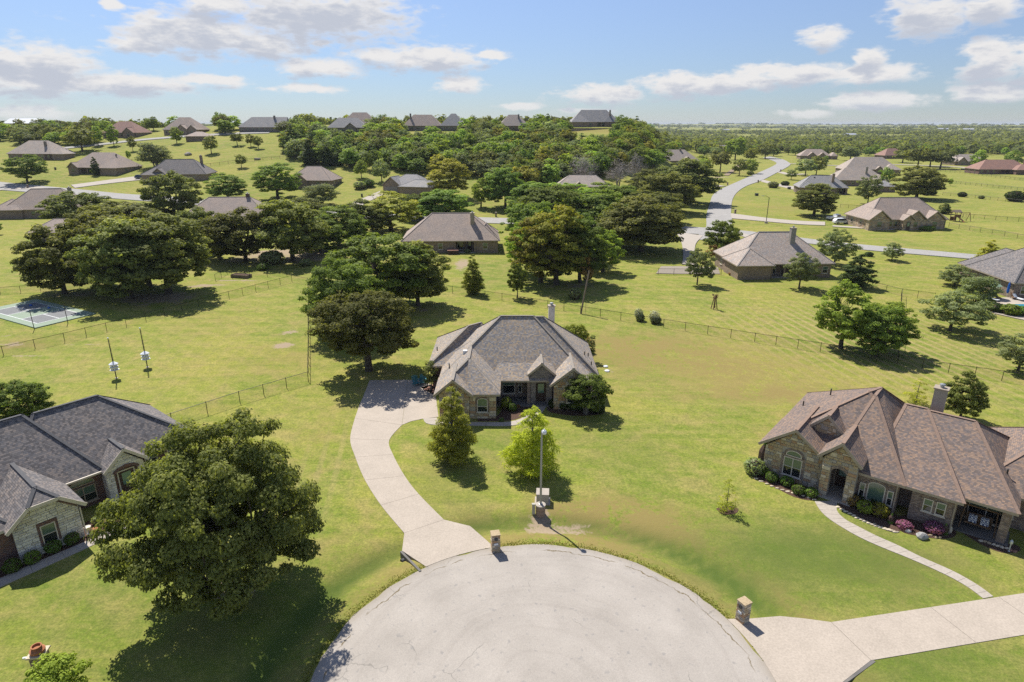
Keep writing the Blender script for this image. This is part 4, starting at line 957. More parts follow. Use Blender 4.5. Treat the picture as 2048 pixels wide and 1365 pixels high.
# ---- the house on the left
def left_house():
    ang = math.radians(51.0)
    h = House('limestone_house', (-30.79, 38.53, 0), ang, 'house with white limestone gables, red brick walls and dark charcoal shingle roof', 'shingle_charcoal', 'brick_red', 'trim_cream')
    ZE = 2.78
    # local y points into the house
    h.wall([(-16, .55), (-3.5, .55), (-3.5, .2), (.25, .2), (.25, 4.0), (3.2, 4.0), (3.2, 3.4), (5.9, 3.4), (5.9, 5.2), (10.3, 5.2), (10.3, 13), (-16, 13)], 0, ZE - .12)
    h.hip(-18, 3.35, 3.48, 13.2, ZE, (-9, 8.1, 7.25), (.1, 8.1, 7.25))
    h.hip(-3, 10.75, 3.9, 13.4, ZE, (.9, 8.4, 7.0), (5.3, 8.4, 7.0))
    h.hip(-18, -3.2, .1, 8.0, ZE, (-14, 4.0, 5.6), (-6.6, 4.0, 5.6))
    # clipped gable wing towards the lawn
    d = h.dz(); z = ZE + d
    A, B = Vector((-3.95, -.55, z)), Vector((.68, -.55, z)); Cc, D = Vector((.68, 6.0, z)), Vector((-3.95, 6.0, z))
    cl_, cr_ = Vector((-2.55, -.55, 4.0 + d)), Vector((-.75, -.55, 4.0 + d)); R0, R1 = Vector((-1.65, .55, 4.78 + d)), Vector((-1.65, 6.4, 4.78 + d))
    th = Vector((0, 0, -.2)); mb = MB()
    for f in ([B, Cc, R1, R0, cr_], [D, A, cl_, R0, R1], [cl_, cr_, R0]): mb.face(f, 0)
    mb.face([A + th, D + th, D, A][::-1], 1); mb.face([B + th, Cc + th, Cc, B], 1)
    for a, b in ((A, cl_), (cl_, cr_), (cr_, B)): mb.face([a + th, b + th, b, a], 1)
    mb.face([B + th, cr_ + th, R0 + th, R1 + th, Cc + th], 2); mb.face([A + th, D + th, R1 + th, R0 + th, cl_ + th], 2); mb.face([cl_ + th, R0 + th, cr_ + th], 2)
    o = mb.obj('roof', [h.rm, h.tr, 'soffit'], h.e); h.caps(o, [(R0, R1), (cl_, R0), (cr_, R0)], .26)
    bb = MB()
    for a, b in ((A, cl_), (cl_, cr_), (cr_, B)): bb.bar(a + Vector((0, -.02, -.1)), b + Vector((0, -.02, -.1)), .05, .24)
    bb.obj('bargeboard', 'trim_cream', o)
    h.gable_roof(3.05, 6.3, 2.85, 8.0, ZE, 4.25)
    U, O = Vector((1, 0, 0)), Vector((0, -1, 0))
    cl = [(-3.55, 0), (.3, 0), (.3, 2.6), (-.85, 3.72), (-2.45, 3.72), (-3.55, 2.6)]
    g = h.gable_wall(cl, .06, .12, 'mortar'); stones(g, cl, (0, .06, 0), U, O, LIME, (.16, .24), (.3, .75), [(-2.22, -1.08, .55, 2.35)], seed=21, name='limestone_block', proud=(.03, .045))
    h.window(-1.65, .05, .6, .9, 1.5, surround='brick_red', fr='trim_cream')
    bd = MB()
    for a, b in (((-3.5, 2.62), (-2.42, 3.62)), ((-2.42, 3.62), (-.88, 3.62)), ((-.88, 3.62), (.26, 2.62))): bd.bar((a[0], .0, a[1]), (b[0], .0, b[1]), .08, .16)
    bd.obj('brick_band', 'brick_red', g)
    stones(g, [(0.06, 0), (4.0, 0), (4.0, 2.6), (0.06, 2.6)], (.25, 0, 0), Vector((0, 1, 0)), Vector((1, 0, 0)), LIME, (.16, .24), (.3, .75), seed=22, name='limestone_block', proud=(.03, .045))
    # entry gable with brick arch
    ew = [(3.2, 0), (3.75, 0), (3.75, 2.25), (4.15, 2.55), (4.65, 2.65), (5.15, 2.55), (5.5, 2.25), (5.5, 0), (5.95, 0), (5.95, 2.6), (4.65, 3.9), (3.2, 2.6)]
    g = h.gable_wall(ew, 3.1, .3, 'limestone_buff')
    stones(g, [(3.2, 0), (3.74, 0), (3.74, 2.6), (3.2, 2.6)], (0, 3.1, 0), U, O, LIME, (.16, .24), (.25, .5), seed=23, name='limestone_block', proud=(.03, .045))
    stones(g, [(3.25, 2.7), (5.9, 2.7), (4.65, 3.85)], (0, 3.1, 0), U, O, LIME, (.16, .24), (.3, .7), seed=24, name='limestone_block', proud=(.03, .045))
    stones(g, [(3.1, 0), (3.95, 0), (3.95, 2.6), (3.1, 2.6)], (3.2, 0, 0), Vector((0, 1, 0)), Vector((-1, 0, 0)), LIME, (.16, .24), (.25, .5), seed=25, name='limestone_block', proud=(.03, .045))
    ab = MB(); ar = ew[2:7]
    for a, b in zip(ar, ar[1:]): ab.prism([(a[0], 3.06, a[1]), (b[0], 3.06, b[1]), (b[0] + (b[0] - 4.65) * .1, 3.06, b[1] + .2), (a[0] + (a[0] - 4.65) * .1, 3.06, a[1] + .2)], (0, -.06, 0))
    ab.obj('entry_arch', 'brick_red', h.e)
    h.door(4.65, 3.38, .1, 1.1, 2.1, mat='wood_dark')
    h.window(1.75, 3.98, .45, 1.7, 1.35, cols=2, rail=True, fr='trim_tan'); h.window(1.75, 3.98, 1.95, 1.7, .16, arch=.32, cols=2, rail=False, fr='trim_tan', sill=False)
    for x in (-5.5, -8.0): h.window(x, .53, .8, 1.0, 1.4)
    for x in (7.2, 9.0): h.window(x, 5.18, .8, 1.0, 1.4)
    h.chimney(-2.2, 9.6, 5.0, 7.9, .6, .6, 'trim_white')
    gut = MB(); gut.bar((.1, 3.42, 2.74), (3.1, 3.42, 2.74), .12, .12); gut.obj('gutter', 'trim_cream', h.e)
    dp = MB(); dp.tube([(.34, -.2, 2.5), (.34, -.2, .3), (.6, -.4, .1)], [.05] * 3, 6); dp.obj('downpipe', 'trim_cream', h.e)
    return h
LH = left_house()

# ---- houses farther off
def ranch(label, px, py, Wd, Dp, rot, roof, wallm, zr=None, wings=(), gables=(), chim=(), vents=(), porch=None, trim='trim_tan', wins=None, name='ranch_house', ze=2.8, door=None, gable_mat=None, ends=(None, None), back_windows=True):
    p = P(px, py); rz = math.radians(rot)
    h = House(name, (p.x, p.y, p.z), rz, label, roof, wallm, trim, near=p.y < 150, floor=-2.6)
    x0, x1 = -Wd / 2, Wd / 2; ov = .5; far = p.y > 280
    zr = zr or ze + .36 * Dp
    if porch: h.wall([(x0, 0), (porch[0], 0), (porch[0], 2.6), (porch[1], 2.6), (porch[1], 0), (x1, 0), (x1, Dp), (x0, Dp)], 0, ze - .1)
    else: h.wall([(x0, 0), (x1, 0), (x1, Dp), (x0, Dp)], 0, ze - .1)
    run = Dp / 2 + ov; e0 = x0 - ov + (ends[0] if ends[0] is not None else run * .95); e1 = x1 + ov - (ends[1] if ends[1] is not None else run * .95)
    if e1 < e0: e0 = e1 = 0; e1 = .3
    h.hip(x0 - ov, x1 + ov, -ov, Dp + ov, ze, (e0, Dp / 2, zr), (e1, Dp / 2, zr), cap=not far)
    for (a, b, c, d, z) in wings:                # wings: x0, x1, y0, y1, ridge height
        h.wall([(a, c), (b, c), (b, d), (a, d)], 0, ze - .12)
        if (b - a) >= (d - c): r = (d - c) / 2 + ov * .5; rr0, rr1 = (a + r, (c + d) / 2, z), (max(b - r, a + r + .1), (c + d) / 2, z)
        else: r = (b - a) / 2 + ov * .5; rr0, rr1 = ((a + b) / 2, c + r, z), ((a + b) / 2, max(d - r, c + r + .1), z)
        h.hip(a - ov, b + ov, c - ov, d + ov, ze, rr0, rr1, cap=not far)
    for gi, (xc, hw, yf, wn) in enumerate(gables):
        zp = ze + hw * .82; gm = gable_mat or wallm
        h.gable_roof(xc - hw - .35, xc + hw + .35, yf - .4, Dp * .5, ze, zp + .25)
        g = h.gable_wall([(xc - hw, -2), (xc + hw, -2), (xc + hw, ze - .12), (xc, zp - .1), (xc - hw, ze - .12)], yf, max(.2, .12 - yf + .3), gm)
        if wn == 'door': h.door(xc, yf - .01, .1, 1.2, 2.2)
        elif wn == 'garage':
            mb = MB(); mb.box(xc - hw * .75, xc + hw * .75, yf - .06, yf + .05, 0, 2.2); mb.obj('garage_door', 'trim_grey', h.e)
        elif wn: h.window(xc, yf - .01, .75, min(1.3, hw), 1.5)
    if wins is None:
        wins = [x for x in np.arange(x0 + 1.6, x1 - 1.0, 3.4) if not any(abs(x - g[0]) < g[1] + .8 for g in gables) and not (porch and porch[0] - .6 < x < porch[1] + .6)]
    for x in wins: h.window(x, -.01, .8, 1.1, 1.4)
    if porch:
        pm_ = (porch[0] + porch[1]) / 2; h.window(pm_ - (porch[1] - porch[0]) * .22, 2.58, .3, 1.4, 1.9, cols=2); h.door(pm_ + (porch[1] - porch[0]) * .22, 2.58, .1, 1.0, 2.1)
        n = max(2, int((porch[1] - porch[0]) / 2.6) + 1)
        for k in range(n): h.column(porch[0] + .15 + (porch[1] - porch[0] - .3) * k / (n - 1), -.12, -1, ze - .2, .3, wallm)
        f = MB(); f.box(porch[0], porch[1], -.3, 2.6, -2, .1); f.obj('porch_floor', 'concrete_old', h.e)
    for th, xx in ((90, x1 + .01), (-90, x0 - .01)):
        for y in (Dp * .3, Dp * .7): h.window(xx, y, .9, 1.0, 1.3, th=th)
    if door is not None: h.door(door, -.01, .1, 1.1, 2.1)
    for (x, y, hh, m_) in chim: h.chimney(x, y, ze, hh, .95, .9, m_)
    for (x, y) in vents:
        zz = ze + (zr - ze) * max(0, 1 - abs(y - Dp / 2) / (Dp / 2)); h.vent(x, y, zz, 'box')
    return h

def far_houses():
    # right of the street
    ranch('tan brick house with grey hip roof and tall grey chimney backing on the mown lawn', 1566, 556, 18.2, 12.5, 2, 'shingle_greybrown', 'brick_tan', 7.9, porch=(-2.6, 2.6), chim=((2.6, 4.0, 8.9, 'trim_grey'),), vents=((-3.2, 7.6), (-.2, 7.6)), wings=((-9.5, -3.2, -1.5, 6, 5.4),), wins=[-4.8, 5.5, 8.0])
    ranch('brown-roofed house with stone front gables beside the two parked white vehicles', 1811, 459, 22, 12, 1, 'shingle_taupe', 'stone_far', 8.2, gables=((-8.4, 2.9, -1.2, True), (-.7, 1.5, -1.9, 'door'), (1.6, 2.9, -1.3, True), (7.3, 2.6, -1.0, True)), wings=((2.8, 11.0, 1, 13, 6.4),), gable_mat='stone_far', wins=[-4.6, -3.2, 10.4])
    ranch('taupe hip-roofed house behind the pecan tree with a brick chimney', 1645, 389, 19, 11, -12, 'shingle_slate', 'brick_brown', 7.4, chim=((3.8, 2.4, 8.2, 'brick_brown'),), vents=((-1, 7), (-3.2, 4.5)), porch=(5.0, 9.0), wings=((-9.5, -3, -1.5, 6, 5.2),))
    ranch('long grey-roofed house half hidden behind the taupe house', 1718, 373, 23, 13, -8, 'shingle_greybrown', 'brick_brown', 8.2, chim=((3.4, 3.4, 8.6, 'trim_grey'),), vents=((0, 8),), wings=((4, 12, -3, 5, 5.6),))
    ranch('big grey hip-roofed house next to the tree belt', 1742, 349, 30, 15, -6, 'shingle_greybrown', 'brick_brown', 9.5, vents=((-2, 9), (1, 9)), wings=((6, 15, -3, 6, 6.0),), gables=((4, 2, -.6, True),))
    ranch('brown house with two front gables by the far bend of the street', 1630, 319, 24, 13, -10, 'shingle_taupe', 'brick_brown', 8.0, gables=((-3, 3.4, -1.5, True), (5, 3.0, -1.8, True)), wings=((12, 17, -2, 9, 5.5),))
    ranch('house with reddish roof rising out of the oaks', 1790, 318, 20, 13, 8, 'shingle_red', 'brick_red', 8.4, gables=((3, 2.8, -1, True),))
    ranch('wide low house with dark red roof beyond the fenced meadow', 2008, 349, 29, 14, -4, 'shingle_red', 'brick_red', 8.0, wings=((4, 15, -4, 6, 5.8),), chim=((12, 3, 8, 'brick_red'),), porch=(-3, 3), vents=((0, 9),))
    ranch('pale grey-roofed house behind a round green tree', 1942, 331, 26, 12, 6, 'shingle_greybrown', 'brick_tan', 7.4, gables=((-8, 3.4, -1.0, True),))
    ranch('small grey-roofed brick outbuilding beside the round tree', 1772, 385, 7.2, 8, -6, 'shingle_slate', 'brick_brown', 4.6, name='outbuilding', wins=[], ze=2.5)
    # pool house on the right edge
    ranch('dark-roofed brick house with pool terrace and tall dark chimney', 2160, 600, 22, 13, -4, 'shingle_charcoal', 'brick_brown', 8.2, chim=((-4.3, 2.2, 8.6, 'brick_grey'),), porch=(-8.8, 2), wings=((-10.6, -2, 4, 16, 6.6),))
    # middle distance
    ranch('brown-roofed house with pale hip lines and single chimney behind the oak row', 902, 506, 21.5, 13.5, 3, 'shingle_taupe', 'brick_tan', 8.2, porch=(.8, 5.6), chim=((5.0, 4.0, 8.4, 'trim_tan'),), vents=((-1.5, 8.6), (2.6, 8.6)), wings=((5.5, 10.7, 1.5, 9, 6.0),))
    ranch('brown-roofed house low among trees with three roof vents and a red chimney', 452, 452, 23, 12, 4, 'shingle_taupe', 'brick_tan', 7.6, vents=((-2, 7), (0.4, 7), (3.2, 7)), chim=((5.2, 6.2, 8.4, 'brick_red'),))
    ranch('brown hip-roofed house with low left wing standing on open lawn', 84, 437, 21, 13, 10, 'shingle_taupe', 'brick_brown', 8.6, wings=((-13.5, -5, -.5, 8, 5.8),), chim=((6, 8, 8.6, 'trim_grey'),), vents=((-1, 7.8), (3, 7.8)), porch=(4.2, 8.5))
    ranch('house with only a slice of brown roof showing above the dense oaks', 118, 484, 13, 9, 8, 'shingle_taupe', 'brick_brown', 5.2, ze=2.4)
    ranch('brown house with white porch columns and wide hip roof on the rising lawn', 190, 349, 24, 14, -10, 'shingle_taupe', 'brick_tan', 8.8, porch=(-6.8, .5), gables=((-9.3, 2.4, -1.2, True),), wings=((4, 11.9, -1.5, 10, 6.2),), vents=((7, 6),))
    ranch('tan brick house with slate-dark roof, dormers and a parked blue car', 354, 363, 23, 13, 6, 'shingle_charcoal', 'brick_tan', 8.4, gables=((-6.2, 2.7, -1.4, True), (-1, 1.8, -.4, True)), chim=((7.6, 9, 9.6, 'brick_tan'),), wings=((-12.3, -4, -2.5, 6, 5.6),))
    ranch('brown house with arcaded side porch at the field edge', 62, 320, 24, 14, -8, 'shingle_greybrown', 'brick_brown', 8.8, wings=((8, 18, 0, 7, 5.6),), chim=((6, 4, 8.4, 'brick_grey'),), porch=(-2, 3))
    ranch('brown house with steep red-brown roof on the ridge beside a round light-green tree', 240, 276, 21, 14, -6, 'shingle_red', 'brick_brown', 9.0, gables=((6.5, 3.2, -1.5, True),))
    ranch('large house with twin steep gables on the ridge', 362, 270, 20, 14, -3, 'shingle_taupe', 'brick_tan', 9.6, gables=((1.6, 3.2, -1.5, True), (7.5, 2.8, -1.2, True)))
    ranch('square brick shed with brown hip roof on the grassy slope', 394, 283, 11.5, 9, 2, 'shingle_taupe', 'brick_brown', 4.9, name='garden_shed', wins=[], ze=2.6)
    ranch('long grey roofed house with gable end on the ridge', 525, 265, 27, 12, -2, 'shingle_slate', 'brick_grey', 8.4, chim=((6, 5, 9, 'brick_grey'),), ends=(None, .6))
    ranch('brown house with brick gables framed by a big oak and a grey bush', 620, 376, 17, 12, -6, 'shingle_taupe', 'brick_brown', 7.8, gables=((-3.2, 2.5, -1.0, True), (-6.5, 1.8, -.6, True)))
    ranch('tan brick house with slate roof and dark garage door at the drive end', 812, 386, 15, 11, -16, 'shingle_slate', 'brick_tan', 6.4, gables=((-5.2, 3.4, -1.5, 'garage'),), wings=((0, 13, -5.5, 3, 5.0),))
    ranch('grey house with stepped roofs half sunk in trees on the wooded crest', 695, 266, 22, 12, 6, 'shingle_slate', 'brick_grey', 8.2, gables=((2, 3, -1, True),))
    ranch('steep brown gabled roof peeping over the crest', 716, 259, 20, 12, -4, 'shingle_taupe', 'brick_brown', 9.6, gables=((-2, 3.4, -1, True),))
    ranch('taupe house with a dark chimney breaking the wooded skyline', 845, 262, 22, 12, 3, 'shingle_taupe', 'brick_grey', 9.0, chim=((-7, 4, 9.4, 'brick_grey'),))
    ranch('pointed slate-blue roof standing above the trees on the crest', 905, 262, 14, 12, -3, 'shingle_slate', 'brick_grey', 9.6)
    ranch('grey-brown house at the crest beside the walled terrace', 1028, 262, 17, 12, 4, 'shingle_greybrown', 'brick_brown', 9.0, chim=((3, 4, 9, 'brick_grey'),))
    ranch('wide stone house with grey roof standing alone on the walled hilltop terrace', 1190, 254, 29, 14, 2, 'shingle_slate', 'brick_tan', 10.0, porch=(1, 7), wings=((-14.4, -4, -1, 9, 7.4), (6, 14.4, 0, 10, 8.0)), chim=((9.5, 3, 9.6, 'brick_grey'),))
    ranch('grey-roofed house with a small dark gable in front of the bare trees', 1166, 389, 20, 11, -2, 'shingle_greybrown', 'brick_tan', 6.6, gables=((-1.6, 1.8, -.6, True),))
    ranch('brown house with steep hip roof on the wooded slope above the oaks', 1356, 332, 24, 14, 4, 'shingle_greybrown', 'brick_brown', 8.8, gables=((5, 2.6, -1.4, True),), chim=((2.6, 6.6, 9.4, 'brick_brown'),))
    ranch('faint grey roof behind the feathery pale tree', 1448, 306, 15, 10, 0, 'shingle_greybrown', 'brick_grey', 7.5)
    ranch('faint grey roof peeking between dark oaks', 1497, 303, 15, 10, 0, 'shingle_greybrown', 'brick_grey', 7.0)
far_houses()
# ------------------------------------------------------------------ vegetation
def quad_mesh(name, cen, nrm, lens, wids, tint, mat, rs, along=None):
    """leaf sprays: one small four-sided face each"""
    n = len(cen)
    nrm = nrm / np.maximum(np.linalg.norm(nrm, axis=1, keepdims=True), 1e-6)
    a = rs.normal(size=(n, 3)) if along is None else along + 0.25 * rs.normal(size=(n, 3))
    t = a - nrm * np.sum(a * nrm, 1, keepdims=True); t /= np.maximum(np.linalg.norm(t, axis=1, keepdims=True), 1e-6)
    b = np.cross(nrm, t); L = lens[:, None] / 2; Wd = wids[:, None] / 2
    k = rs.uniform(-.3, .3, (n, 1))
    v = np.stack([cen - t * L, cen + t * L * k + b * Wd, cen + t * L, cen - t * L * k - b * Wd], 1).reshape(-1, 3)
    # a slight fold along the middle
    v[1::4] += nrm * Wd * .35; v[3::4] += nrm * Wd * .35
    me = bpy.data.meshes.new(name); me.vertices.add(4 * n); me.vertices.foreach_set('co', v.astype(np.float32).ravel())
    me.loops.add(4 * n); me.loops.foreach_set('vertex_index', np.arange(4 * n, dtype=np.int32))
    me.polygons.add(n); me.polygons.foreach_set('loop_start', np.arange(0, 4 * n, 4, dtype=np.int32))
    me.update(calc_edges=True)
    at = me.attributes.new('tint', 'FLOAT', 'FACE'); at.data.foreach_set('value', np.clip(tint, 0, 1).astype(np.float32))
    me.materials.append(MATS[mat]); return me
def spread(rs, n, sample, tries=10):
    pts = [sample()]
    while len(pts) < n:
        best = None; bd = -1; A = np.array(pts)
        for _ in range(tries):
            c = sample(); d = np.min(np.sum((A - c) ** 2, 1))
            if d > bd: bd = d; best = c
        pts.append(best)
    return np.array(pts)
def env_noise(rs):
    ph = rs.uniform(0, 6.28, (5, 3)); fr = rs.normal(size=(5, 3)) * 2.0
    return lambda d: sum(math.sin(float(np.dot(fr[i], d)) + ph[i][0]) for i in range(5)) / 5
def tree_mesh(seed, shape, Wd, Ht, zb, nC, rc, nL, leaf, mat, bark, trunk_r, fork=None, flat=.7, multi=1, droop=0.0, joined=False, name='tree', lower=-.95, fill=.55, limbs=True):
    rs = np.random.RandomState(seed); a = Wd / 2; b = (Ht - zb) / 2; cz = zb + b; en = env_noise(rs)
    def s_broad():
        while True:
            d = rs.normal(size=3); d /= np.linalg.norm(d)
            if d[2] > lower: break
        r = (1 + .24 * en(d)) * (rs.uniform(fill, 1.0))
        z = cz + d[2] * (b - rc * .6) * r
        if math.hypot(d[0], d[1]) * r > .6 and rs.rand() < .5: z -= rs.uniform(.15, .8) * b * (1 + d[2]) * .6
        return np.array([d[0] * (a - rc * .7) * r, d[1] * (a - rc * .7) * r, max(z, zb + rc * .35)])
    def s_cone():
        t = rs.uniform(0, 1) ** 1.5; th = rs.uniform(0, 6.28); d = np.array([math.cos(th), math.sin(th), t])
        prof = (1 - t) ** .62 * min(1, (t + .10) / .26)
        r = (a - rc * .5) * prof * (1 + .22 * en(d)) * rs.uniform(.3, 1.0)
        return np.array([math.cos(th) * r, math.sin(th) * r, zb + t * (Ht - zb - rc * .4)])
    if shape == 'cone': cl = spread(rs, nC, s_cone)
    else:
        cl = spread(rs, nC, s_broad, 6); lobe_t = np.array([.16 * en(c / a * 1.3) for c in cl])
    cen, nrm, tint, al = [], [], [], []
    axis_c = np.array([0, 0, cz])
    for ci, c in enumerate(cl):
        r = rc * rs.uniform(.55, 1.3); n = int(nL * .9 * (r / rc) ** 2 * rs.uniform(.8, 1.2))
        if shape == 'cone': t = (c[2] - zb) / (Ht - zb); r *= (1.15 - .6 * t); n = int(n * (1.15 - .5 * t))
        d = rs.normal(size=(n, 3)); d /= np.linalg.norm(d, axis=1, keepdims=True)
        d[:, 2] = np.where(d[:, 2] < -.2, d[:, 2] * .45, d[:, 2])
        rad = r * rs.uniform(.45, 1.0, (n, 1)) ** .6 * (1 + .25 * rs.normal(size=(n, 1)) * .5)
        p = c + d * rad * np.array([1, 1, flat])
        if droop: p[:, 2] -= droop * np.hypot(d[:, 0], d[:, 1]) * rad[:, 0]
        out = c - axis_c; out = out / max(np.linalg.norm(out), 1e-6)
        cen.append(p); nrm.append(d * .7 + out * .45 + np.array([0, 0, .9 if joined else .6]) + (.4 if joined else .5) * rs.normal(size=(n, 3)))
        tint.append((0 if shape == 'cone' else lobe_t[ci % len(lobe_t)]) + rs.uniform(.15, .75) * .55 + rs.uniform(0, 1, n) * .45 + .08 * d[:, 2]); al.append(d + np.array([0, 0, -droop]))
    cen = np.concatenate(cen); nrm = np.concatenate(nrm); tint = np.concatenate(tint); al = np.concatenate(al)
    m = len(cen); ls = leaf[0] * rs.uniform(.6, 1.35, m); ws = leaf[1] * rs.uniform(.6, 1.35, m)
    crown = quad_mesh('crown', cen, nrm, ls, ws, tint, mat, rs, al if shape == 'cone' else None)
    mb = MB(); fork = fork or zb + b * .35
    sides = 8 if not joined else 5
    tops = []
    for k in range(multi):
        th = 6.28 * k / multi + rs.uniform(0, 1); off = (0 if multi == 1 else trunk_r * 1.5); lean = rs.uniform(-.04, .04, 2) if multi == 1 else np.array([math.cos(th), math.sin(th)]) * .16
        base = np.array([math.cos(th) * off, math.sin(th) * off, -.3]); top = np.array([base[0] + lean[0] * fork, base[1] + lean[1] * fork, fork if shape != 'cone' else Ht * .9])
        pts = [base, base + (top - base) * .08, base + (top - base) * .45 + np.append(rs.uniform(-.08, .08, 2), 0), top]
        mb.tube(pts, [trunk_r * 1.55, trunk_r * 1.1, trunk_r * .9, trunk_r * (.75 if shape != 'cone' else .12)], sides); tops.append(top)
    if limbs:
        prim = cl[:7] if shape != 'cone' else []
        ends = []
        for q in prim:
            tp = tops[int(rs.randint(len(tops)))]; e = tp + (q - tp) * .62; e[2] -= .1 * np.linalg.norm(q - tp)
            mid = tp + (e - tp) * .5 + np.append(rs.uniform(-.2, .2, 2), .25)
            st = tp - np.array([0, 0, trunk_r * .8])
            mb.tube([st, mid, e], [trunk_r * .55, trunk_r * .40, trunk_r * .26], max(5, sides - 2)); ends.append(e)
        for q in cl[:60]:
            if shape == 'cone': tp = np.array([0, 0, max(zb * .6, q[2] - .25 * math.hypot(q[0], q[1]))])
            else: tp = min(ends, key=lambda e: np.sum((e - q) ** 2))
            mid = (tp + q) / 2 + np.append(rs.uniform(-.15, .15, 2), rs.uniform(0, .2))
            mb.tube([tp, mid, q], [trunk_r * .2, trunk_r * .12, trunk_r * .05], 4, cap=False)
    to = mb.obj('trunk', bark, smooth=True); tm = to.data
    if joined:
        co = bpy.data.objects.new('x', crown); C.objects.link(co)
        import bmesh
        bm = bmesh.new(); bm.from_mesh(crown); k0 = len(bm.faces); bm.from_mesh(tm); bm.faces.ensure_lookup_table()
        for f in bm.faces[k0:]: f.material_index = 1
        me = bpy.data.meshes.new('tree'); bm.to_mesh(me); bm.free(); me.materials.append(MATS[mat]); me.materials.append(MATS[bark])
        bpy.data.objects.remove(co); bpy.data.objects.remove(to); return (me, None, Wd, Ht, zb)
    bpy.data.objects.remove(to)
    return (crown, tm, Wd, Ht, zb)

PROTO = {}
def protos():
    O = dict(trunk_r=.32, bark='bark_oak')
    PROTO['hero'] = [tree_mesh(5, 'broad', 13.0, 9.6, .9, 230, .80, 480, (.21, .14), 'leaf_oak', 'bark_oak', .42, fork=2.4, fill=.5)]
    PROTO['oak_big'] = [tree_mesh(8, 'broad', 11.5, 10.5, 2.0, 150, .80, 290, (.27, .18), 'leaf_oak', 'bark_oak', .40, fork=3.2, fill=.5), tree_mesh(9, 'broad', 11.0, 11.0, .8, 150, .80, 270, (.28, .19), 'leaf_oak_green', 'bark_oak', .36, fork=3.0, fill=.5)]
    PROTO['oak'] = [tree_mesh(20 + i, 'broad', 10, 9.5, .3 + .3 * i, 125, .78, 165, (.36, .24), 'leaf_oak', fork=2.6, fill=.52, **O) for i in range(4)]
    PROTO['green'] = [tree_mesh(30 + i, 'broad', 10, 10.5, .3 + .35 * i, 125, .78, 165, (.36, .24), 'leaf_oak_green', fork=2.8, fill=.52, **O) for i in range(4)]
    PROTO['elm'] = [tree_mesh(40 + i, 'broad', 8, 10, 1.4, 96, .68, 150, (.34, .22), 'leaf_elm', fork=2.6, fill=.48, **O) for i in range(2)]
    PROTO['olive'] = [tree_mesh(50 + i, 'broad', 8.5, 11, .9, 104, .70, 155, (.36, .2), 'leaf_olive', fork=3.0, fill=.48, **O) for i in range(2)]
    PROTO['live'] = [tree_mesh(60 + i, 'broad', 8, 7.2, .9, 96, .64, 155, (.29, .16), 'leaf_greygreen', 'bark_oak', .2, fork=1.8, fill=.5) for i in range(3)]
    PROTO['liveoak'] = [tree_mesh(64 + i, 'broad', 8, 7.5, .9, 96, .64, 155, (.31, .18), 'leaf_oak_green', 'bark_oak', .2, fork=2.0, fill=.5) for i in range(2)]
    PROTO['cypress'] = [tree_mesh(70, 'cone', 5.4, 8.0, .5, 105, .6, 100, (.50, .075), 'leaf_cypress', 'bark_grey', .12, droop=.45, flat=.42)]
    PROTO['cypress_dark'] = [tree_mesh(71, 'cone', 5.4, 8.0, .4, 105, .58, 135, (.34, .10), 'leaf_cypress_dark', 'bark_oak', .13, droop=.15, flat=.55)]
    PROTO['yellow'] = [tree_mesh(72, 'cone', 5.2, 7.5, .8, 60, .65, 130, (.45, .14), 'leaf_yellow', 'bark_oak', .14, droop=.25, flat=.6)]
    PROTO['cedar'] = [tree_mesh(74, 'cone', 5.0, 7.5, .3, 70, .6, 150, (.42, .14), 'leaf_cedar', 'bark_oak', .16, droop=.1, flat=.7)]
    PROTO['myrtle'] = [tree_mesh(76, 'broad', 5.4, 5.2, .9, 80, .44, 170, (.2, .12), 'leaf_oak_green', 'bark_grey', .09, fork=1.4, multi=5, fill=.5)]
    PROTO['myrtle_red'] = [tree_mesh(77, 'broad', 2.6, 3.6, .3, 24, .40, 110, (.20, .10), 'flower_red', 'bark_grey', .05, fork=1.2, multi=4, fill=.35)]
    PROTO['rust'] = [tree_mesh(79, 'broad', 3.4, 3.6, .4, 24, .46, 110, (.26, .14), 'leaf_rust', 'bark_grey', .07, fork=1.2, multi=3, fill=.35)]
    PROTO['sapling'] = [tree_mesh(78, 'cone', 2.4, 3.6, .2, 26, .34, 40, (.26, .06), 'leaf_cypress', 'bark_grey', .045, droop=.2, flat=.5)]
    PROTO['lime'] = [tree_mesh(81, 'broad', 5, 5, .3, 40, .65, 150, (.30, .18), 'leaf_lime', 'bark_grey', .08, fork=1.2, multi=3, fill=.4)]
    PROTO['greybush'] = [tree_mesh(82, 'broad', 5, 4.4, .1, 40, .7, 160, (.30, .12), 'leaf_greygreen', 'bark_grey', .1, fork=.9, multi=4, fill=.35)]
    J = dict(joined=True, limbs=False)
    FL = (.86, .58)
    PROTO['far_oak'] = [tree_mesh(100 + i, 'broad', 10, 9, 1.6, 56, 1.13, 32, FL, 'leaf_oak', 'bark_oak', .3, fork=3, **J) for i in range(3)]
    PROTO['far_green'] = [tree_mesh(110 + i, 'broad', 10, 9.5, 1.2, 56, 1.13, 32, FL, 'leaf_oak_green', 'bark_oak', .3, fork=3, **J) for i in range(4)]
    PROTO['far_elm'] = [tree_mesh(120 + i, 'broad', 9, 9.5, 1.0, 56, 1.05, 32, FL, 'leaf_elm', 'bark_oak', .25, fork=3, **J) for i in range(4)]
    PROTO['far_grey'] = [tree_mesh(130 + i, 'broad', 9, 7.5, .8, 54, 1.0, 32, (.75, .5), 'leaf_greygreen', 'bark_oak', .25, fork=2.4, **J) for i in range(3)]
    PROTO['far_cedar'] = [tree_mesh(140 + i, 'cone', 5.8, 9, .2, 44, 1.0, 34, (.8, .4), 'leaf_cedar', 'bark_oak', .2, **J) for i in range(2)]
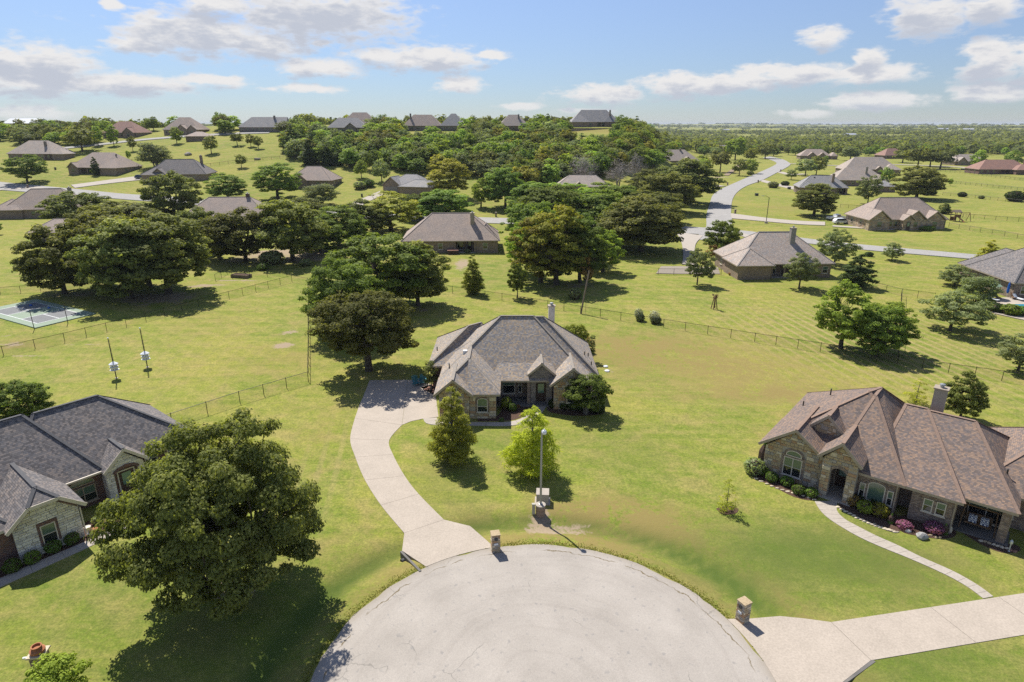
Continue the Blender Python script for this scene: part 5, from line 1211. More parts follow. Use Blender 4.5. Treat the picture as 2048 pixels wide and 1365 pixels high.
    PROTO['far_olive'] = [tree_mesh(150 + i, 'broad', 8.5, 9, 1.0, 56, 1.05, 32, FL, 'leaf_olive', 'bark_oak', .25, fork=3, **J) for i in range(2)]
    # leafless tree: limbs and fans of fine twigs
    PROTO['bare'] = [tree_mesh(160 + i, 'broad', 9, 8.5, 1.2, 60, 1.2, 26, (1.5, .05), 'bare_bark', 'bare_bark', .22, fork=2.2, multi=3, fill=.3) for i in range(2)]
protos()
CATS = {}
def put_tree(kind, px, py, wpx, top, label, group=None, cat='tree', idx=None, name=None, rnd_=rnd, minh=None, lean=None):
    p = P(px, py); lst = PROTO[kind]; pr = lst[idx if idx is not None else rnd_.randrange(len(lst))]
    crown, trunk, W0, H0, zb0 = pr
    Ht = 8.0; Wd = 8.0
    ys = math.atan2(H - p.z - 4, math.hypot(p.x, p.y))
    def project(Ht):
        zc = (zb0 / H0 * Ht + Ht) / 2; b = (Ht - zb0 / H0 * Ht) / 2; c = Vector((p.x, p.y, p.z + zc)); dep = depth(c); Wd = wpx * dep / F
        return Q(c)[1] - F / dep * math.hypot(b * math.cos(ys), Wd / 2 * math.sin(ys)) * .96, Wd
    lo, hi = .4, 30.0
    for _ in range(40):
        m_ = (lo + hi) / 2; y, Wd = project(m_)
        if y > top: lo = m_
        else: hi = m_
    Ht = (lo + hi) / 2; Ht = max(Ht, Wd * .42); Wd = project(Ht)[1]
    return grow(kind, (p.x, p.y, p.z), Wd, Ht, label, group, cat, pr, name, rnd_, lean)
def grow(kind, loc, Wd, Ht, label, group=None, cat='tree', pr=None, name=None, rnd_=rnd, lean=None):
    pr = pr or rnd_.choice(PROTO[kind]); crown, trunk, W0, H0, zb0 = pr
    nm = name or {'cedar': 'cedar_tree', 'far_cedar': 'cedar_tree', 'cypress': 'cypress_tree', 'cypress_dark': 'cypress_tree', 'hero': 'oak_tree', 'oak': 'oak_tree', 'oak_big': 'oak_tree', 'bare': 'bare_tree',
                  'myrtle': 'crape_myrtle', 'myrtle_red': 'crape_myrtle', 'liveoak': 'oak_tree', 'far_oak': 'oak_tree', 'far_elm': 'elm_tree', 'elm': 'elm_tree', 'far_grey': 'live_oak_tree', 'live': 'live_oak_tree', 'far_olive': 'hackberry_tree', 'olive': 'hackberry_tree', 'green': 'pecan_tree', 'far_green': 'pecan_tree'}.get(kind, 'tree')  # green and olive kinds are plain broadleaf trees of no known species
    if trunk is None:
        o = bpy.data.objects.new(nm, crown); C.objects.link(o)
    else:
        o = bpy.data.objects.new(nm, None); C.objects.link(o); o.empty_display_size = .3
        a = bpy.data.objects.new('trunk', trunk); C.objects.link(a); a.parent = o
        c = bpy.data.objects.new('crown', crown); C.objects.link(c); c.parent = o
    o.location = loc; o.scale = (Wd / W0, Wd / W0, Ht / H0); o.rotation_euler = (0 if not lean else lean[0], 0 if not lean else lean[1], rnd_.uniform(0, 6.28) if not lean else 0)
    return tag(o, label, cat, group)

NEAR_TREES = [
    ('hero', 470, 1178, 405, 824, 'huge dark oak casting a deep shadow on the lawn beside the limestone house'),
    ('oak_big', 738, 742, 226, 572, 'spreading oak with thick bare trunk at the head of the curved drive', 0),
    ('oak_big', 692, 672, 172, 512, 'tall green oak tucked behind the thick-trunked oak', 1),
    ('green', 770, 612, 190, 463, 'broad rounded oak at the back of the oak row by the long fence'),
    ('oak', 836, 612, 132, 492, 'oak with slim forked trunk over a ragged shadow behind the middle house'),
    ('oak', 130, 588, 150, 457, 'grey-green oak overhanging the sport court'),
    ('oak', 262, 597, 180, 448, 'oak with leaning trunk in the dark grove by the sport court'),
    ('oak', 338, 588, 200, 432, 'wide oak at the fence side of the dark grove'),
    ('oak', 300, 575, 150, 428, 'oak deep inside the dark grove'),
    ('oak', 215, 575, 150, 432, 'oak at the rear of the dark grove'),
    ('oak', 492, 523, 132, 418, 'forked oak standing over bare leaf-strewn soil'),
    ('oak', 586, 522, 150, 402, 'thick-trunked oak beside the shaded back fence'),
    ('oak', 352, 442, 106, 346, 'lone upright oak with gaps in its crown beside the street'),
    ('oak', 165, 462, 126, 384, 'dense oak crowding the brown hip-roofed house'),
    ('oak', 250, 470, 140, 404, 'low wide oak behind the dark grove'),
    ('oak', 402, 505, 90, 418, 'slim oak filling the gap beside the brown roof with three vents'),
    ('green', 457, 402, 82, 351, 'twin-crowned tree close to the street junction'),
    ('green', 556, 400, 96, 330, 'big round oak partly hiding the brick-gabled house'),
    ('greybush', 642, 412, 84, 366, 'large grey-green bush in front of the brick-gabled house'),
    ('oak', 600, 450, 122, 398, 'broad tree right of the roof with three vents'),
    ('green', 640, 505, 100, 432, 'dense green tree between the thick-trunked oak and the bushy tree'), ('oak', 725, 470, 100, 405, 'dark tree left of the olive-yellow tree'), ('oak', 440, 520, 90, 430, 'slender oak beside the forked oak'), ('oak', 205, 500, 130, 415, 'broad oak behind the dark grove near the roof slice'), ('green', 835, 440, 80, 388, 'small tree squeezed behind the olive-yellow tree'),
    ('green', 678, 492, 110, 418, 'bright green bushy tree by the back fence'),
    ('olive', 782, 462, 120, 386, 'olive-yellow tree with a smooth round crown'),
    ('green', 882, 446, 116, 381, 'green tree hiding the front of the brown house with pale hip lines'),
    ('olive', 900, 396, 84, 322, 'tall olive-green tree standing by the slate garage roof'),
    ('elm', 962, 416, 44, 358, 'small light-green tree beside the cross street'),
    ('green', 1012, 416, 84, 338, 'straight-trunked tree over a pool of shade by the cross street'),
    ('cypress_dark', 946, 588, 54, 508, 'small neat cypress just inside the back fence'),
    ('olive', 1081, 565, 120, 430, 'olive tree with rusty patches at the left of the copse'),
    ('olive', 1113, 570, 140, 415, 'tallest olive tree in the copse behind the long fence'),
    ('green', 1160, 566, 120, 440, 'dark green tree at the right of the copse'),
    ('elm', 1205, 545, 90, 462, 'bright green tree at the edge of the copse'),
    ('elm', 1040, 545, 70, 448, 'pale green tree at the left edge of the copse'),
    ('rust', 1172, 575, 36, 505, 'small rust-coloured tree in front of the copse'),
    ('liveoak', 1035, 596, 46, 524, 'little dark tree standing on the fence line by the copse'),
    ('oak', 1282, 503, 175, 400, 'sprawling oak with leaning trunk beside the side drive'),
    ('green', 1100, 470, 150, 372, 'green tree at the rear of the copse'),
    ('green', 1190, 470, 140, 385, 'wide green tree at the rear of the copse next to the sprawling oak'),
    ('green', 1145, 522, 120, 425, 'full green tree between the copse and the sprawling oak'), ('green', 1062, 505, 110, 404, 'green tree hiding the cross street behind the copse'), ('oak', 1236, 492, 105, 415, 'dark oak crowding the left of the sprawling oak'),
    ('green', 1064, 432, 112, 366, 'mid-green tree below the grey-roofed house with the small gable'), ('elm', 1132, 440, 126, 364, 'broad light-green tree below the grey-roofed house with the small gable'), ('green', 1216, 432, 120, 368, 'rounded green tree right of the grey-roofed house with the small gable'), ('oak', 1336, 424, 116, 350, 'oak closing the row beside the street oak'),
    ('oak', 1300, 448, 130, 385, 'dark oak behind the sprawling oak'),
    ('oak', 1372, 406, 130, 326, 'large oak whose shadow crosses the curving street'),
    ('oak', 1296, 400, 100, 345, 'oak in the shade belt left of the curving street'),
    ('liveoak', 1443, 516, 82, 438, 'round bushy tree at the street corner next to the red shrub'),
    ('live', 1394, 570, 62, 498, 'neat small round tree beside the patio fence'),
    ('live', 1598, 578, 74, 506, 'neat grey-green tree in front of the porch with the grey chimney'),
    ('live', 1668, 530, 78, 462, 'rounded tree at the right end of the tan brick house'),
    ('cedar', 1712, 574, 82, 503, 'shaggy dark conifer by the side fence'),
    ('live', 1783, 521, 46, 486, 'small vase-shaped tree at the far edge of the street verge'),
    ('elm', 1681, 698, 120, 566, 'bright leafy tree with clear trunk at the long fence'),
    ('green', 1752, 714, 100, 606, 'dark crowned tree beside the bright leafy tree at the long fence'),
    ('elm', 1766, 703, 110, 600, 'leafy tree behind the dark crowned one at the long fence'),
    ('live', 1900, 662, 140, 580, 'wide low live oak on the striped lawn'),
    ('live', 2036, 742, 104, 668, 'dense bushy tree next to the fence below the pool house'),
    ('oak', 1920, 838, 82, 745, 'compact round tree rising behind the brown mottled roof'),
    ('sapling', 1832, 806, 60, 756, 'sparse yellowish young tree behind the brown mottled roof'),
    ('yellow', 1972, 540, 64, 480, 'yellow-green tree beside the dark pool house roof'),
    ('live', 1908, 572, 74, 530, 'low spreading tree near the pool house'),
    ('greybush', 1950, 608, 84, 548, 'hazy pale shrub at the corner of the pool terrace'),
    ('oak', 1627, 432, 90, 374, 'shapely oak beside the parked white vehicles'),
    ('live', 1735, 409, 52, 352, 'narrow leaning tree beside the small outbuilding'),
    ('oak', 1832, 398, 98, 336, 'full round oak in the fenced meadow'),
    ('cedar', 1888, 428, 32, 404, 'small dark conifer at the end of the stone-gabled house'),
    ('liveoak', 55, 366, 84, 309, 'round spreading oak on the verge of the street junction'),
    ('cedar', 193, 351, 22, 312, 'dark column-like conifer at the white porch columns'),
    ('greybush', 312, 335, 78, 284, 'big grey-green bush behind the slate-dark dormered roof'),
    ('elm', 946, 620, 1, 600, ''),
    ('cypress_dark', 908, 922, 112, 770, 'olive-tinted cypress in front of the stone garage gable'),
    ('cypress', 1064, 946, 132, 800, 'feathery yellow-green cypress behind the lamp post'),
    ('myrtle', 1172, 828, 106, 744, 'multi-stemmed myrtle shading the right stone gable'),
    ('sapling', 1452, 1022, 58, 955, 'wispy sapling in a mulch ring on the open lawn'),
    ('green', 48, 850, 112, 756, 'bushy tree behind the charcoal roof by the white chimney'),
    ('lime', 118, 1400, 128, 1298, 'small leafy tree hiding the base of the brick pillar with the pot'),
    ('lime', 1150, 700, 62, 640, 'lime-green tree tucked behind the mottled grey roof'),
    ('myrtle_red', 1178, 722, 32, 668, 'red-flowering shrub at the back corner of the mottled grey roof'),
    ('myrtle_red', 862, 782, 36, 715, 'red-flowering shrub beside the turquoise chairs'),
    ('rust', 1425, 520, 30, 488, 'red-leaved shrub below the round street corner tree'),
    ('liveoak', -6, 470, 26, 440, 'tree cut off beside the open lawn of the low-winged house'),
]
FAR_TREES = [
    ('far_oak', 165, 303, 68, 253, 'big dark oak behind the white-columned house'), ('far_elm', 228, 292, 28, 251, 'slim light-green tree in front of the red-brown ridge house'),
    ('far_elm', 197, 292, 26, 252, 'pale tree left of the red-brown ridge house'), ('far_oak', 266, 303, 20, 273, 'small round tree below the ridge road'),
    ('far_elm', 354, 288, 28, 254, 'fresh green tree beside the brick shed'), ('far_oak', 423, 308, 32, 271, 'dark conical oak below the brick shed'),
    ('far_oak', 483, 336, 26, 309, 'small dark tree alone on the open slope'), ('far_oak', 475, 292, 28, 265, 'tree with a long shadow under the ridge'),
    ('far_oak', 502, 294, 22, 268, 'second shadowed tree under the ridge'), ('far_oak', 517, 298, 20, 272, 'third shadowed tree under the ridge'), ('far_elm', 258, 320, 12, 300, 'tiny tree beside the white-columned house'),
    ('far_elm', 723, 357, 32, 322, 'bright tree in the clearing above the slate garage'), ('far_grey', 764, 365, 42, 318, 'grey-green tree in the clearing above the slate garage'),
    ('far_cedar', 620, 330, 46, 275, 'large conifer at the left corner of the wood'), ('far_cedar', 585, 304, 50, 246, 'dense conifer at the top left corner of the wood'), ('far_cedar', 655, 332, 40, 280, 'conifer at the lower edge of the wood'),
    ('far_elm', 700, 336, 48, 298, 'light green tree at the lower edge of the wood'), ('far_green', 745, 340, 40, 300, 'rounded tree at the lower edge of the wood'),
    ('far_grey', 1610, 352, 46, 316, 'grey-green tree by the taupe roof'), ('far_grey', 1582, 360, 26, 338, 'low bush beside the grey-green tree'), ('far_oak', 1632, 350, 36, 312, 'oak joined to the grey-green tree'), ('far_elm', 1694, 362, 22, 338, 'yellowish round tree between the two grey roofs'),
    ('far_green', 1770, 374, 34, 334, 'tree behind the small outbuilding'), ('far_elm', 1651, 328, 14, 312, 'sapling by the two-gabled brown house'), ('far_elm', 1900, 372, 10, 356, 'single thin tree in the fenced meadow'),
    ('far_oak', 1440, 345, 46, 298, 'green tree on the road bank'), ('far_oak', 1478, 352, 36, 318, 'bushy tree on the road bank'), ('far_elm', 1500, 348, 34, 318, 'light bush on the road bank'), ('far_oak', 1530, 318, 40, 285, 'tree at the far bend of the street'),
    ('far_elm', 1470, 320, 50, 272, 'pale feathery tree above the road bank'), ('far_olive', 1500, 325, 32, 295, 'reddish-brown tree above the road bank'), ('far_green', 1240, 256, 28, 230, 'round tree beside the hilltop terrace'),
    ('far_green', 1290, 268, 52, 230, 'large round tree right of the hilltop terrace'), ('far_elm', 1260, 270, 28, 246, 'bright bush right of the hilltop terrace'), ('far_green', 1095, 258, 22, 232, 'small tree left of the hilltop terrace'), ('far_olive', 1115, 258, 24, 236, 'brownish tree left of the hilltop terrace'), ('far_elm', 1068, 260, 30, 238, 'green bush left of the hilltop terrace'),
    ('far_elm', 1955, 338, 34, 300, 'round green tree before the pale grey roof'), ('far_oak', 1880, 338, 60, 296, 'dark oak in the meadow tree row'), ('far_oak', 1835, 338, 56, 292, 'oak in the middle of the meadow tree row'), ('far_oak', 1860, 334, 50, 296, 'oak behind the meadow tree row'),
    ('far_oak', 1805, 326, 44, 298, 'oak at the left end of the meadow tree row'), ('far_grey', 1700, 322, 50, 292, 'grey tree next to the two-gabled brown house'), ('far_green', 2025, 336, 40, 300, 'tree over the dark red roof'),
    ('bare', 1166, 372, 72, 304, 'large leafless grey tree behind the grey-roofed house'), ('bare', 1235, 376, 62, 318, 'leafless tree next to the two other bare trees'), ('bare', 1268, 366, 52, 306, 'leafless tree on the bank below the steep hip roof'),
]
def build_trees():
    for t in NEAR_TREES:
        if not t[5]: continue
        if t[0] in ('oak', 'green', 'olive') and t[2] < 640: t = t[:3] + (t[3] * 1.10, t[4] - 4) + t[5:]
        cat = 'shrub' if ('bush' in t[5] and 'bushy' not in t[5]) or 'shrub' in t[5] else 'tree'
        put_tree(*t[:6], idx=t[6] if len(t) > 6 else None, cat=cat, name='shrub' if cat == 'shrub' else None)
    for t in FAR_TREES: put_tree(*t)
build_trees()

def inside(poly, x, y):
    c = False; j = len(poly) - 1
    for i in range(len(poly)):
        if (poly[i][1] > y) != (poly[j][1] > y) and x < (poly[j][0] - poly[i][0]) * (y - poly[i][1]) / (poly[j][1] - poly[i][1]) + poly[i][0]: c = not c
        j = i
    return c
WOODP = [(575, 300), (600, 272), (760, 262), (1000, 262), (1120, 266), (1250, 268), (1340, 258), (1430, 290), (1440, 330), (1400, 340), (1320, 345), (1290, 335), (1240, 345), (1150, 365), (1050, 385), (985, 372), (960, 352), (860, 350), (800, 345), (740, 325), (690, 335), (640, 330), (585, 318)]
HOUSE_BOXES = [(806, 232, 890, 262), (1135, 222, 1240, 268), (1310, 298, 1400, 340), (1110, 355, 1220, 392), (880, 230, 930, 262), (1005, 236, 1055, 262), (655, 240, 735, 262)]
def hill_wood():
    r = random.Random(77); pts = []; cells = {}
    GROUPS = {'far_oak': 'dark oak growing in the hillside wood', 'far_green': 'mid-green tree growing in the hillside wood', 'far_elm': 'light-green tree growing in the hillside wood', 'far_grey': 'grey-green tree growing in the hillside wood', 'far_cedar': 'dark pointed conifer growing in the hillside wood', 'far_olive': 'olive-brown tree growing in the hillside wood'}
    tries = 0
    while tries < 40000 and len(pts) < 560:
        tries += 1; y = r.uniform(235, 440); x = r.uniform(-.36, .30) * y
        if any((x - a) ** 2 + (y - b) ** 2 < 5.6 ** 2 for a, b in pts): continue
        z = zg(x, y); q = Q((x, y, z))
        if not inside(WOODP, *q): continue
        q2 = Q((x, y, z + 7.5))
        if any(b[0] < q[0] < b[2] and b[1] - 2 < q2[1] < b[3] for b in HOUSE_BOXES): continue
        if any(math.hypot(x - o.location.x, y - o.location.y) < 15 for o in HOUSES): continue
        pts.append((x, y)); k = r.random(); left = q[0] < 720
        kind = ('far_cedar' if k < (.30 if left else .07) else 'far_oak' if k < .28 else 'far_green' if k < .56 else 'far_elm' if k < .80 else 'far_grey' if k < .93 else 'far_olive')
        Wd = r.uniform(8, 13); Ht = r.uniform(6.5, 11)
        if kind == 'far_cedar': Wd *= .62; Ht *= 1.05
        grow(kind, (x, y, z - .4), Wd, Ht, GROUPS[kind], 'trees of the hillside wood', rnd_=r)
HOUSES = [o for o in C.objects if o.get('category') == 'house']
hill_wood()
def ridge_trees():
    """trees along the left skyline, beyond the ridge road, and about the far houses"""
    r = random.Random(31)
    for (x0, x1, y0, y1, n, lab, grp) in ((0, 215, 262, 292, 46, 'tree in the belt behind the left-hand field', 'trees of the left field belt'), (280, 350, 262, 272, 8, 'tree between the two ridge houses', 'trees between ridge houses'), (400, 490, 258, 268, 12, 'tree in the row on the ridge', 'trees of the ridge row'),
                                     (540, 600, 258, 270, 8, 'tree at the gable end of the long ridge house', 'trees at the long ridge house'), (1310, 1440, 262, 296, 42, 'tree on the shoulder of the wooded hill', 'trees on the hill shoulder'), (1400, 1560, 290, 314, 34, 'tree in the belt beyond the road bend', 'trees beyond the road bend'),
                                     (1560, 2048, 296, 313, 120, 'tree in the front row of the far tree belt', 'front row of the far tree belt')):
        k = 0; tries = 0; pl = []
        while k < n and tries < n * 12:
            tries += 1; px = r.uniform(x0, x1); py = r.uniform(y0, y1); p = P(px, py)
            if any(math.hypot(p.x - o.location.x, p.y - o.location.y - 5) < 20 for o in HOUSES): continue
            if any(math.hypot(p.x - a, p.y - b) < 6 for a, b in pl): continue
            pl.append((p.x, p.y)); k += 1
            kind = r.choice(['far_oak', 'far_green', 'far_oak', 'far_elm', 'far_grey', 'far_green'])
            Wd = r.uniform(8, 14); grow(kind, (p.x, p.y, p.z - .3), Wd, r.uniform(7, 10.5), {'far_oak': 'dark', 'far_green': 'mid-green', 'far_elm': 'light-green', 'far_grey': 'grey-green'}[kind] + ' ' + lab, grp, rnd_=r)
ridge_trees()
def far_wood():
    """the woodland that goes on to the horizon, one mass"""
    rs = np.random.RandomState(4); cen, nrm, L, Wd, T = [], [], [], [], []
    N = 0
    for band, (r0, r1, n, sz) in enumerate(((560, 900, 2800, 1.0), (900, 1600, 4300, 1.2), (1600, 3200, 3800, 1.9), (3200, 7000, 2800, 3.6), (7000, 14000, 1500, 6.5))):
        rr = np.sqrt(rs.uniform(r0 * r0, r1 * r1, n)); th = rs.uniform(-.95, .95, n); X = rr * np.sin(th); Y = rr * np.cos(th)
        clear = np.sin(X / 95.0 + 1.3) * np.sin(Y / 140.0 + .7) + .7 * np.sin(X / 41.0 + Y / 77.0)
        Zt = hgt(X, Y)
        keep = (clear < .9 + .2 * band) & ~((Y < 600) & (X / Y < .2) & (X / Y > -.75) & (Y < 520))
        keep &= ~((X / Y > .26) & (Y < 640))
        X, Y, Zt = X[keep], Y[keep], Zt[keep]; m = len(X)
        q = 40 if band == 0 else 30 if band == 1 else 24
        Wt = rs.uniform(8, 15, m) * sz ** .8; Ht = rs.uniform(7, 12, m) * (1.0 if band < 2 else 1.15)
        tn = rs.uniform(0.1, .75, m)
        d = rs.normal(size=(m, q, 3)); d /= np.linalg.norm(d, axis=2, keepdims=True); d[:, :, 2] = np.abs(d[:, :, 2]) * 1.0 - .25
        rad = rs.uniform(.7, 1.05, (m, q, 1)) * (1 + .25 * np.sin(3 * np.arctan2(d[:, :, 1], d[:, :, 0]) + tn[:, None] * 20))[:, :, None]
        c = np.stack([X, Y, Zt + Ht * .42], 1)[:, None, :] + d * rad * np.stack([Wt / 2, Wt / 2, Ht * .56], 1)[:, None, :]
        cen.append(c.reshape(-1, 3)); nrm.append((d + np.array([0, 0, .35]) + .35 * rs.normal(size=d.shape)).reshape(-1, 3))
        s = (Wt * .34)[:, None] * rs.uniform(.6, 1.3, (m, q)); L.append(s.ravel()); Wd.append((s * .7).ravel()); T.append((tn[:, None] * .7 + rs.uniform(0, .35, (m, q))).ravel())
    me = quad_mesh('far_wood', np.concatenate(cen), np.concatenate(nrm), np.concatenate(L), np.concatenate(Wd), np.concatenate(T), 'leaf_far', rs)
    o = bpy.data.objects.new('far_wood', me); C.objects.link(o); tag(o, 'hazy woodland stretching to the horizon', 'woodland', kind='stuff')
far_wood()

def grass_tufts():
    """short blades that roughen the lawn near the turning circle and along the kerbs and ditches"""
    rs = np.random.RandomState(12); n = 160000
    y = 17 + 62 * rs.uniform(0, 1, n) ** 1.6; x = rs.uniform(-.86, .86, n) * (y + 12)
    r = np.hypot(x - CUL[0], y - CUL[1]) - CUL[2]
    ok = (r > .12) & (r < .7)
    # fringe along the road edge
    m = 9000; a = rs.uniform(0, 6.283, m); rr = CUL[2] + .02 + np.abs(rs.normal(0, .22, m)); x = np.concatenate([x[ok], CUL[0] + rr * np.cos(a)]); y = np.concatenate([y[ok], CUL[1] + rr * np.sin(a)])
    k = y > 14; x, y = x[k], y[k]
    z = np.array([zg(a_, b_) for a_, b_ in zip(x, y)])
    polys = []
    for o in C.objects:
        par = o.parent
        if (o.name.split('.')[0] in ('slab', 'apron', 'flower_bed')) and o.type == 'MESH':
            vs = [o.matrix_basis @ v.co for v in o.data.vertices]; f = max(o.data.polygons, key=lambda p: p.area * (p.normal.z > .5)); polys.append(np.array([(vs[i].x, vs[i].y) for i in f.vertices]))
    houses = [[(-7.4, 57.9), (8.9, 59.9), (9, 75), (-9, 75)]]
    for org, ang, rect in (((21.9, 48.0), -39.5, (-.4, 25, -1.6, 14)), ((-30.79, 38.53), 51.0, (-16, 10.6, -.1, 13.4))):
        c_, s_ = math.cos(math.radians(ang)), math.sin(math.radians(ang)); houses.append([(org[0] + a_ * c_ - b_ * s_, org[1] + a_ * s_ + b_ * c_) for a_, b_ in ((rect[0], rect[2]), (rect[1], rect[2]), (rect[1], rect[3]), (rect[0], rect[3]))])
    polys += [np.array(h_) for h_ in houses]
    keep = np.ones(len(x), bool)
    for pl in polys:
        inn = np.zeros(len(x), bool); j = len(pl) - 1
        for i in range(len(pl)):
            xi, yi = pl[i]; xj, yj = pl[j]
            if yi != yj: inn ^= ((yi > y) != (yj > y)) & (x < (xj - xi) * (y - yi) / (yj - yi) + xi)
            j = i
        keep &= ~inn
    x, y, z = x[keep], y[keep], z[keep]; n = len(x)
    hgt_ = .042 * rs.uniform(.5, 1.8, n); L = hgt_ * 2; Wd = rs.uniform(.025, .06, n)
    cen = np.stack([x, y, z + hgt_ * .35], 1); nr = rs.normal(size=(n, 3)); nr[:, 2] = .5 + np.abs(nr[:, 2]) * .5
    al = rs.normal(size=(n, 3)) * .8; al[:, 2] = .7
    me = quad_mesh('grass_tufts', cen, nr, L, Wd, rs.uniform(0, 1, n), 'blade', rs, al)
    o = bpy.data.objects.new('grass_tufts', me); C.objects.link(o); tag(o, 'short grass blades roughening the lawns', 'grass', kind='stuff')
# ------------------------------------------------------------------ fences
def fence(label, pts, gap=3.0, hgt_=1.22, world=False, rail_r=.028, post_r=.036):
    w = [Vector(p) if world else P(*p) for p in pts]
    f = thing('chain_link_fence', (w[0].x, w[0].y, w[0].z), 0, label, 'fence'); base = w[0].copy(); N = []
    for a, b in zip(w, w[1:]):
        n = max(1, round((b - a).length / gap))
        for k in range(n): N.append(a.lerp(b, k / n))
    N.append(w[-1])
    N = [Vector((p.x, p.y, zg(p.x, p.y))) - base for p in N]
    big = max(1.0, depth(base + N[len(N) // 2]) / 110.0) ** .5
    mb = MB(); mb.lathe([(post_r * big, -.3), (post_r * big, hgt_ + .03), (post_r * big * 1.25, hgt_ + .04), (.01, hgt_ + .09)], sides=6); proto = mb.obj('post', 'fence_black', f)
    for i, p in enumerate(N):
        o = proto if i == 0 else proto.copy()
        if i: C.objects.link(o)
        o.location = p
    mesh = MB()
    for i, (p, q) in enumerate(zip(N, N[1:])):
        r = MB(); r.tube([p + Vector((0, 0, hgt_)), q + Vector((0, 0, hgt_))], [rail_r * big] * 2, 5, cap=False); r.obj('top_rail', 'fence_black', f)
        mesh.face([p + Vector((0, 0, .03)), q + Vector((0, 0, .03)), q + Vector((0, 0, hgt_)), p + Vector((0, 0, hgt_))])
    mesh.obj('wire_mesh', 'chain_link', f)
    return f
def build_fences():
    fence('black chain-link fence between the sport court and the open lawn', [(-60, 727), (130, 684), (253, 653), (430, 605), (584, 564)])
    fence('short black fence closing the top corner of the open lawn', [(584, 564), (617, 570)])
    fence('long straight black fence running from the back corner towards the limestone house lawn', [(617, 570), (617.5, 640), (618, 700), (617, 764)])
    fence('black fence slanting down to the corner of the charcoal roof', [(617, 764), (480, 805), (345, 850), (300, 866)])
    fence('black fence behind the sport court oaks', [(-40, 592), (160, 578), (210, 573)])
    fence('black fence climbing from the sandy strip to the forked oak', [(431, 562), (465, 541), (492, 524)])
    fence('black fence behind the raised garden bed', [(465, 558), (535, 554), (610, 547)])
    fence('very long black fence along the backs of the middle and right-hand lawns', [(830, 566), (905, 587), (1004, 601.5), (1161, 628), (1327, 655), (1509, 684), (1640, 704), (1794, 729), (1896, 747), (2003, 762), (2100, 776)])
    fence('black fence running straight away between the striped lawns', [(1794, 729), (1799, 650), (1802, 592)])
    fence('black fence below the shaggy conifer', [(1743, 577), (1802, 592), (1868, 601)])
    fence('short black fence along the patio of the tan brick house', [(1316, 550), (1442, 551)])
    fence('black fence leading away from the stone-gabled house', [(1897, 455), (1960, 465), (2060, 482)])
    fence('black fence behind the wooden play tower', [(1925, 436), (2060, 446)])
    fence('black fence along the middle of the far meadow', [(1885, 391), (1950, 397), (2060, 409)])
    fence('black fence along the top of the far meadow', [(1868, 363), (1940, 371), (2060, 383)])
    fence('black fence by the farthest edge of the meadow', [(1845, 340), (1940, 349), (2060, 364)], gap=4)
    fence('short black fence behind the white vehicles', [(1680, 416), (1730, 419)])
    fence('thin black fence on the grassy slope', [(404, 335), (474, 326), (560, 318), (600, 322)], gap=4)
    fence('small black fence at the rear corner of the mottled grey roof', [(-9.2, 67.5, 0), (-9.2, 76.5, 0), (-4.5, 76.5, 0)], world=True)
    r = P(1122, 264); q = P(1250, 264)
    w = MB(); w.bar(r + Vector((0, 0, .6)), q + Vector((0, 0, .6)), .6, 3.0); tag(w.obj('retaining_wall', 'stone_far'), 'long stone retaining wall below the hilltop house', 'wall')
build_fences()

# ------------------------------------------------------------------ mailboxes, lamp, boxes
def mailbox(p, rz, label, near=False, wall='stone_far', group=None):
    m = thing('mailbox', (p.x, p.y, p.z), rz, label, 'mailbox', group); w = .27; hh = 1.36
    mb = MB(); mb.box(-w, w, -w, w, -.4, hh); pl = mb.obj('pillar', 'mortar' if near else wall, m)
    if near:
        for k, (u, o, org) in enumerate(((Vector((1, 0, 0)), Vector((0, -1, 0)), (0, -w, 0)), (Vector((0, 1, 0)), Vector((1, 0, 0)), (w, 0, 0)), (Vector((0, 1, 0)), Vector((-1, 0, 0)), (-w, 0, 0)))):
            stones(pl, [(-w - .02, 0), (w + .02, 0), (w + .02, hh), (-w - .02, hh)], org, u, o, ['stone_tan', 'stone_rust', 'stone_grey', 'stone_cream'], (.12, .2), (.2, .38), [(-.15, .15, .98, 1.26), (-.15, .15, .62, .78)] if k == 0 else [], seed=40 + k + int(p.x), proud=(.02, .035))
    c = MB(); c.box(-w - .045, w + .045, -w - .045, w + .045, hh + .003, hh + .07); c.obj('cap', 'stone_tan' if near else 'concrete_old', m)
    d = MB(); d.prism([(.12 * math.cos(t), -w - .03, 1.10 + max(-.10, .12 * math.sin(t))) for t in [math.pi * 2 * k / 14 for k in range(14)]], (0, -.03, 0)); d.obj('letter_box_door', 'metal_dark', m)
    if near: q = MB(); q.box(-.14, .14, -w - .045, -w - .01, .63, .77); q.obj('number_plate', 'white_paint', m)
    return m
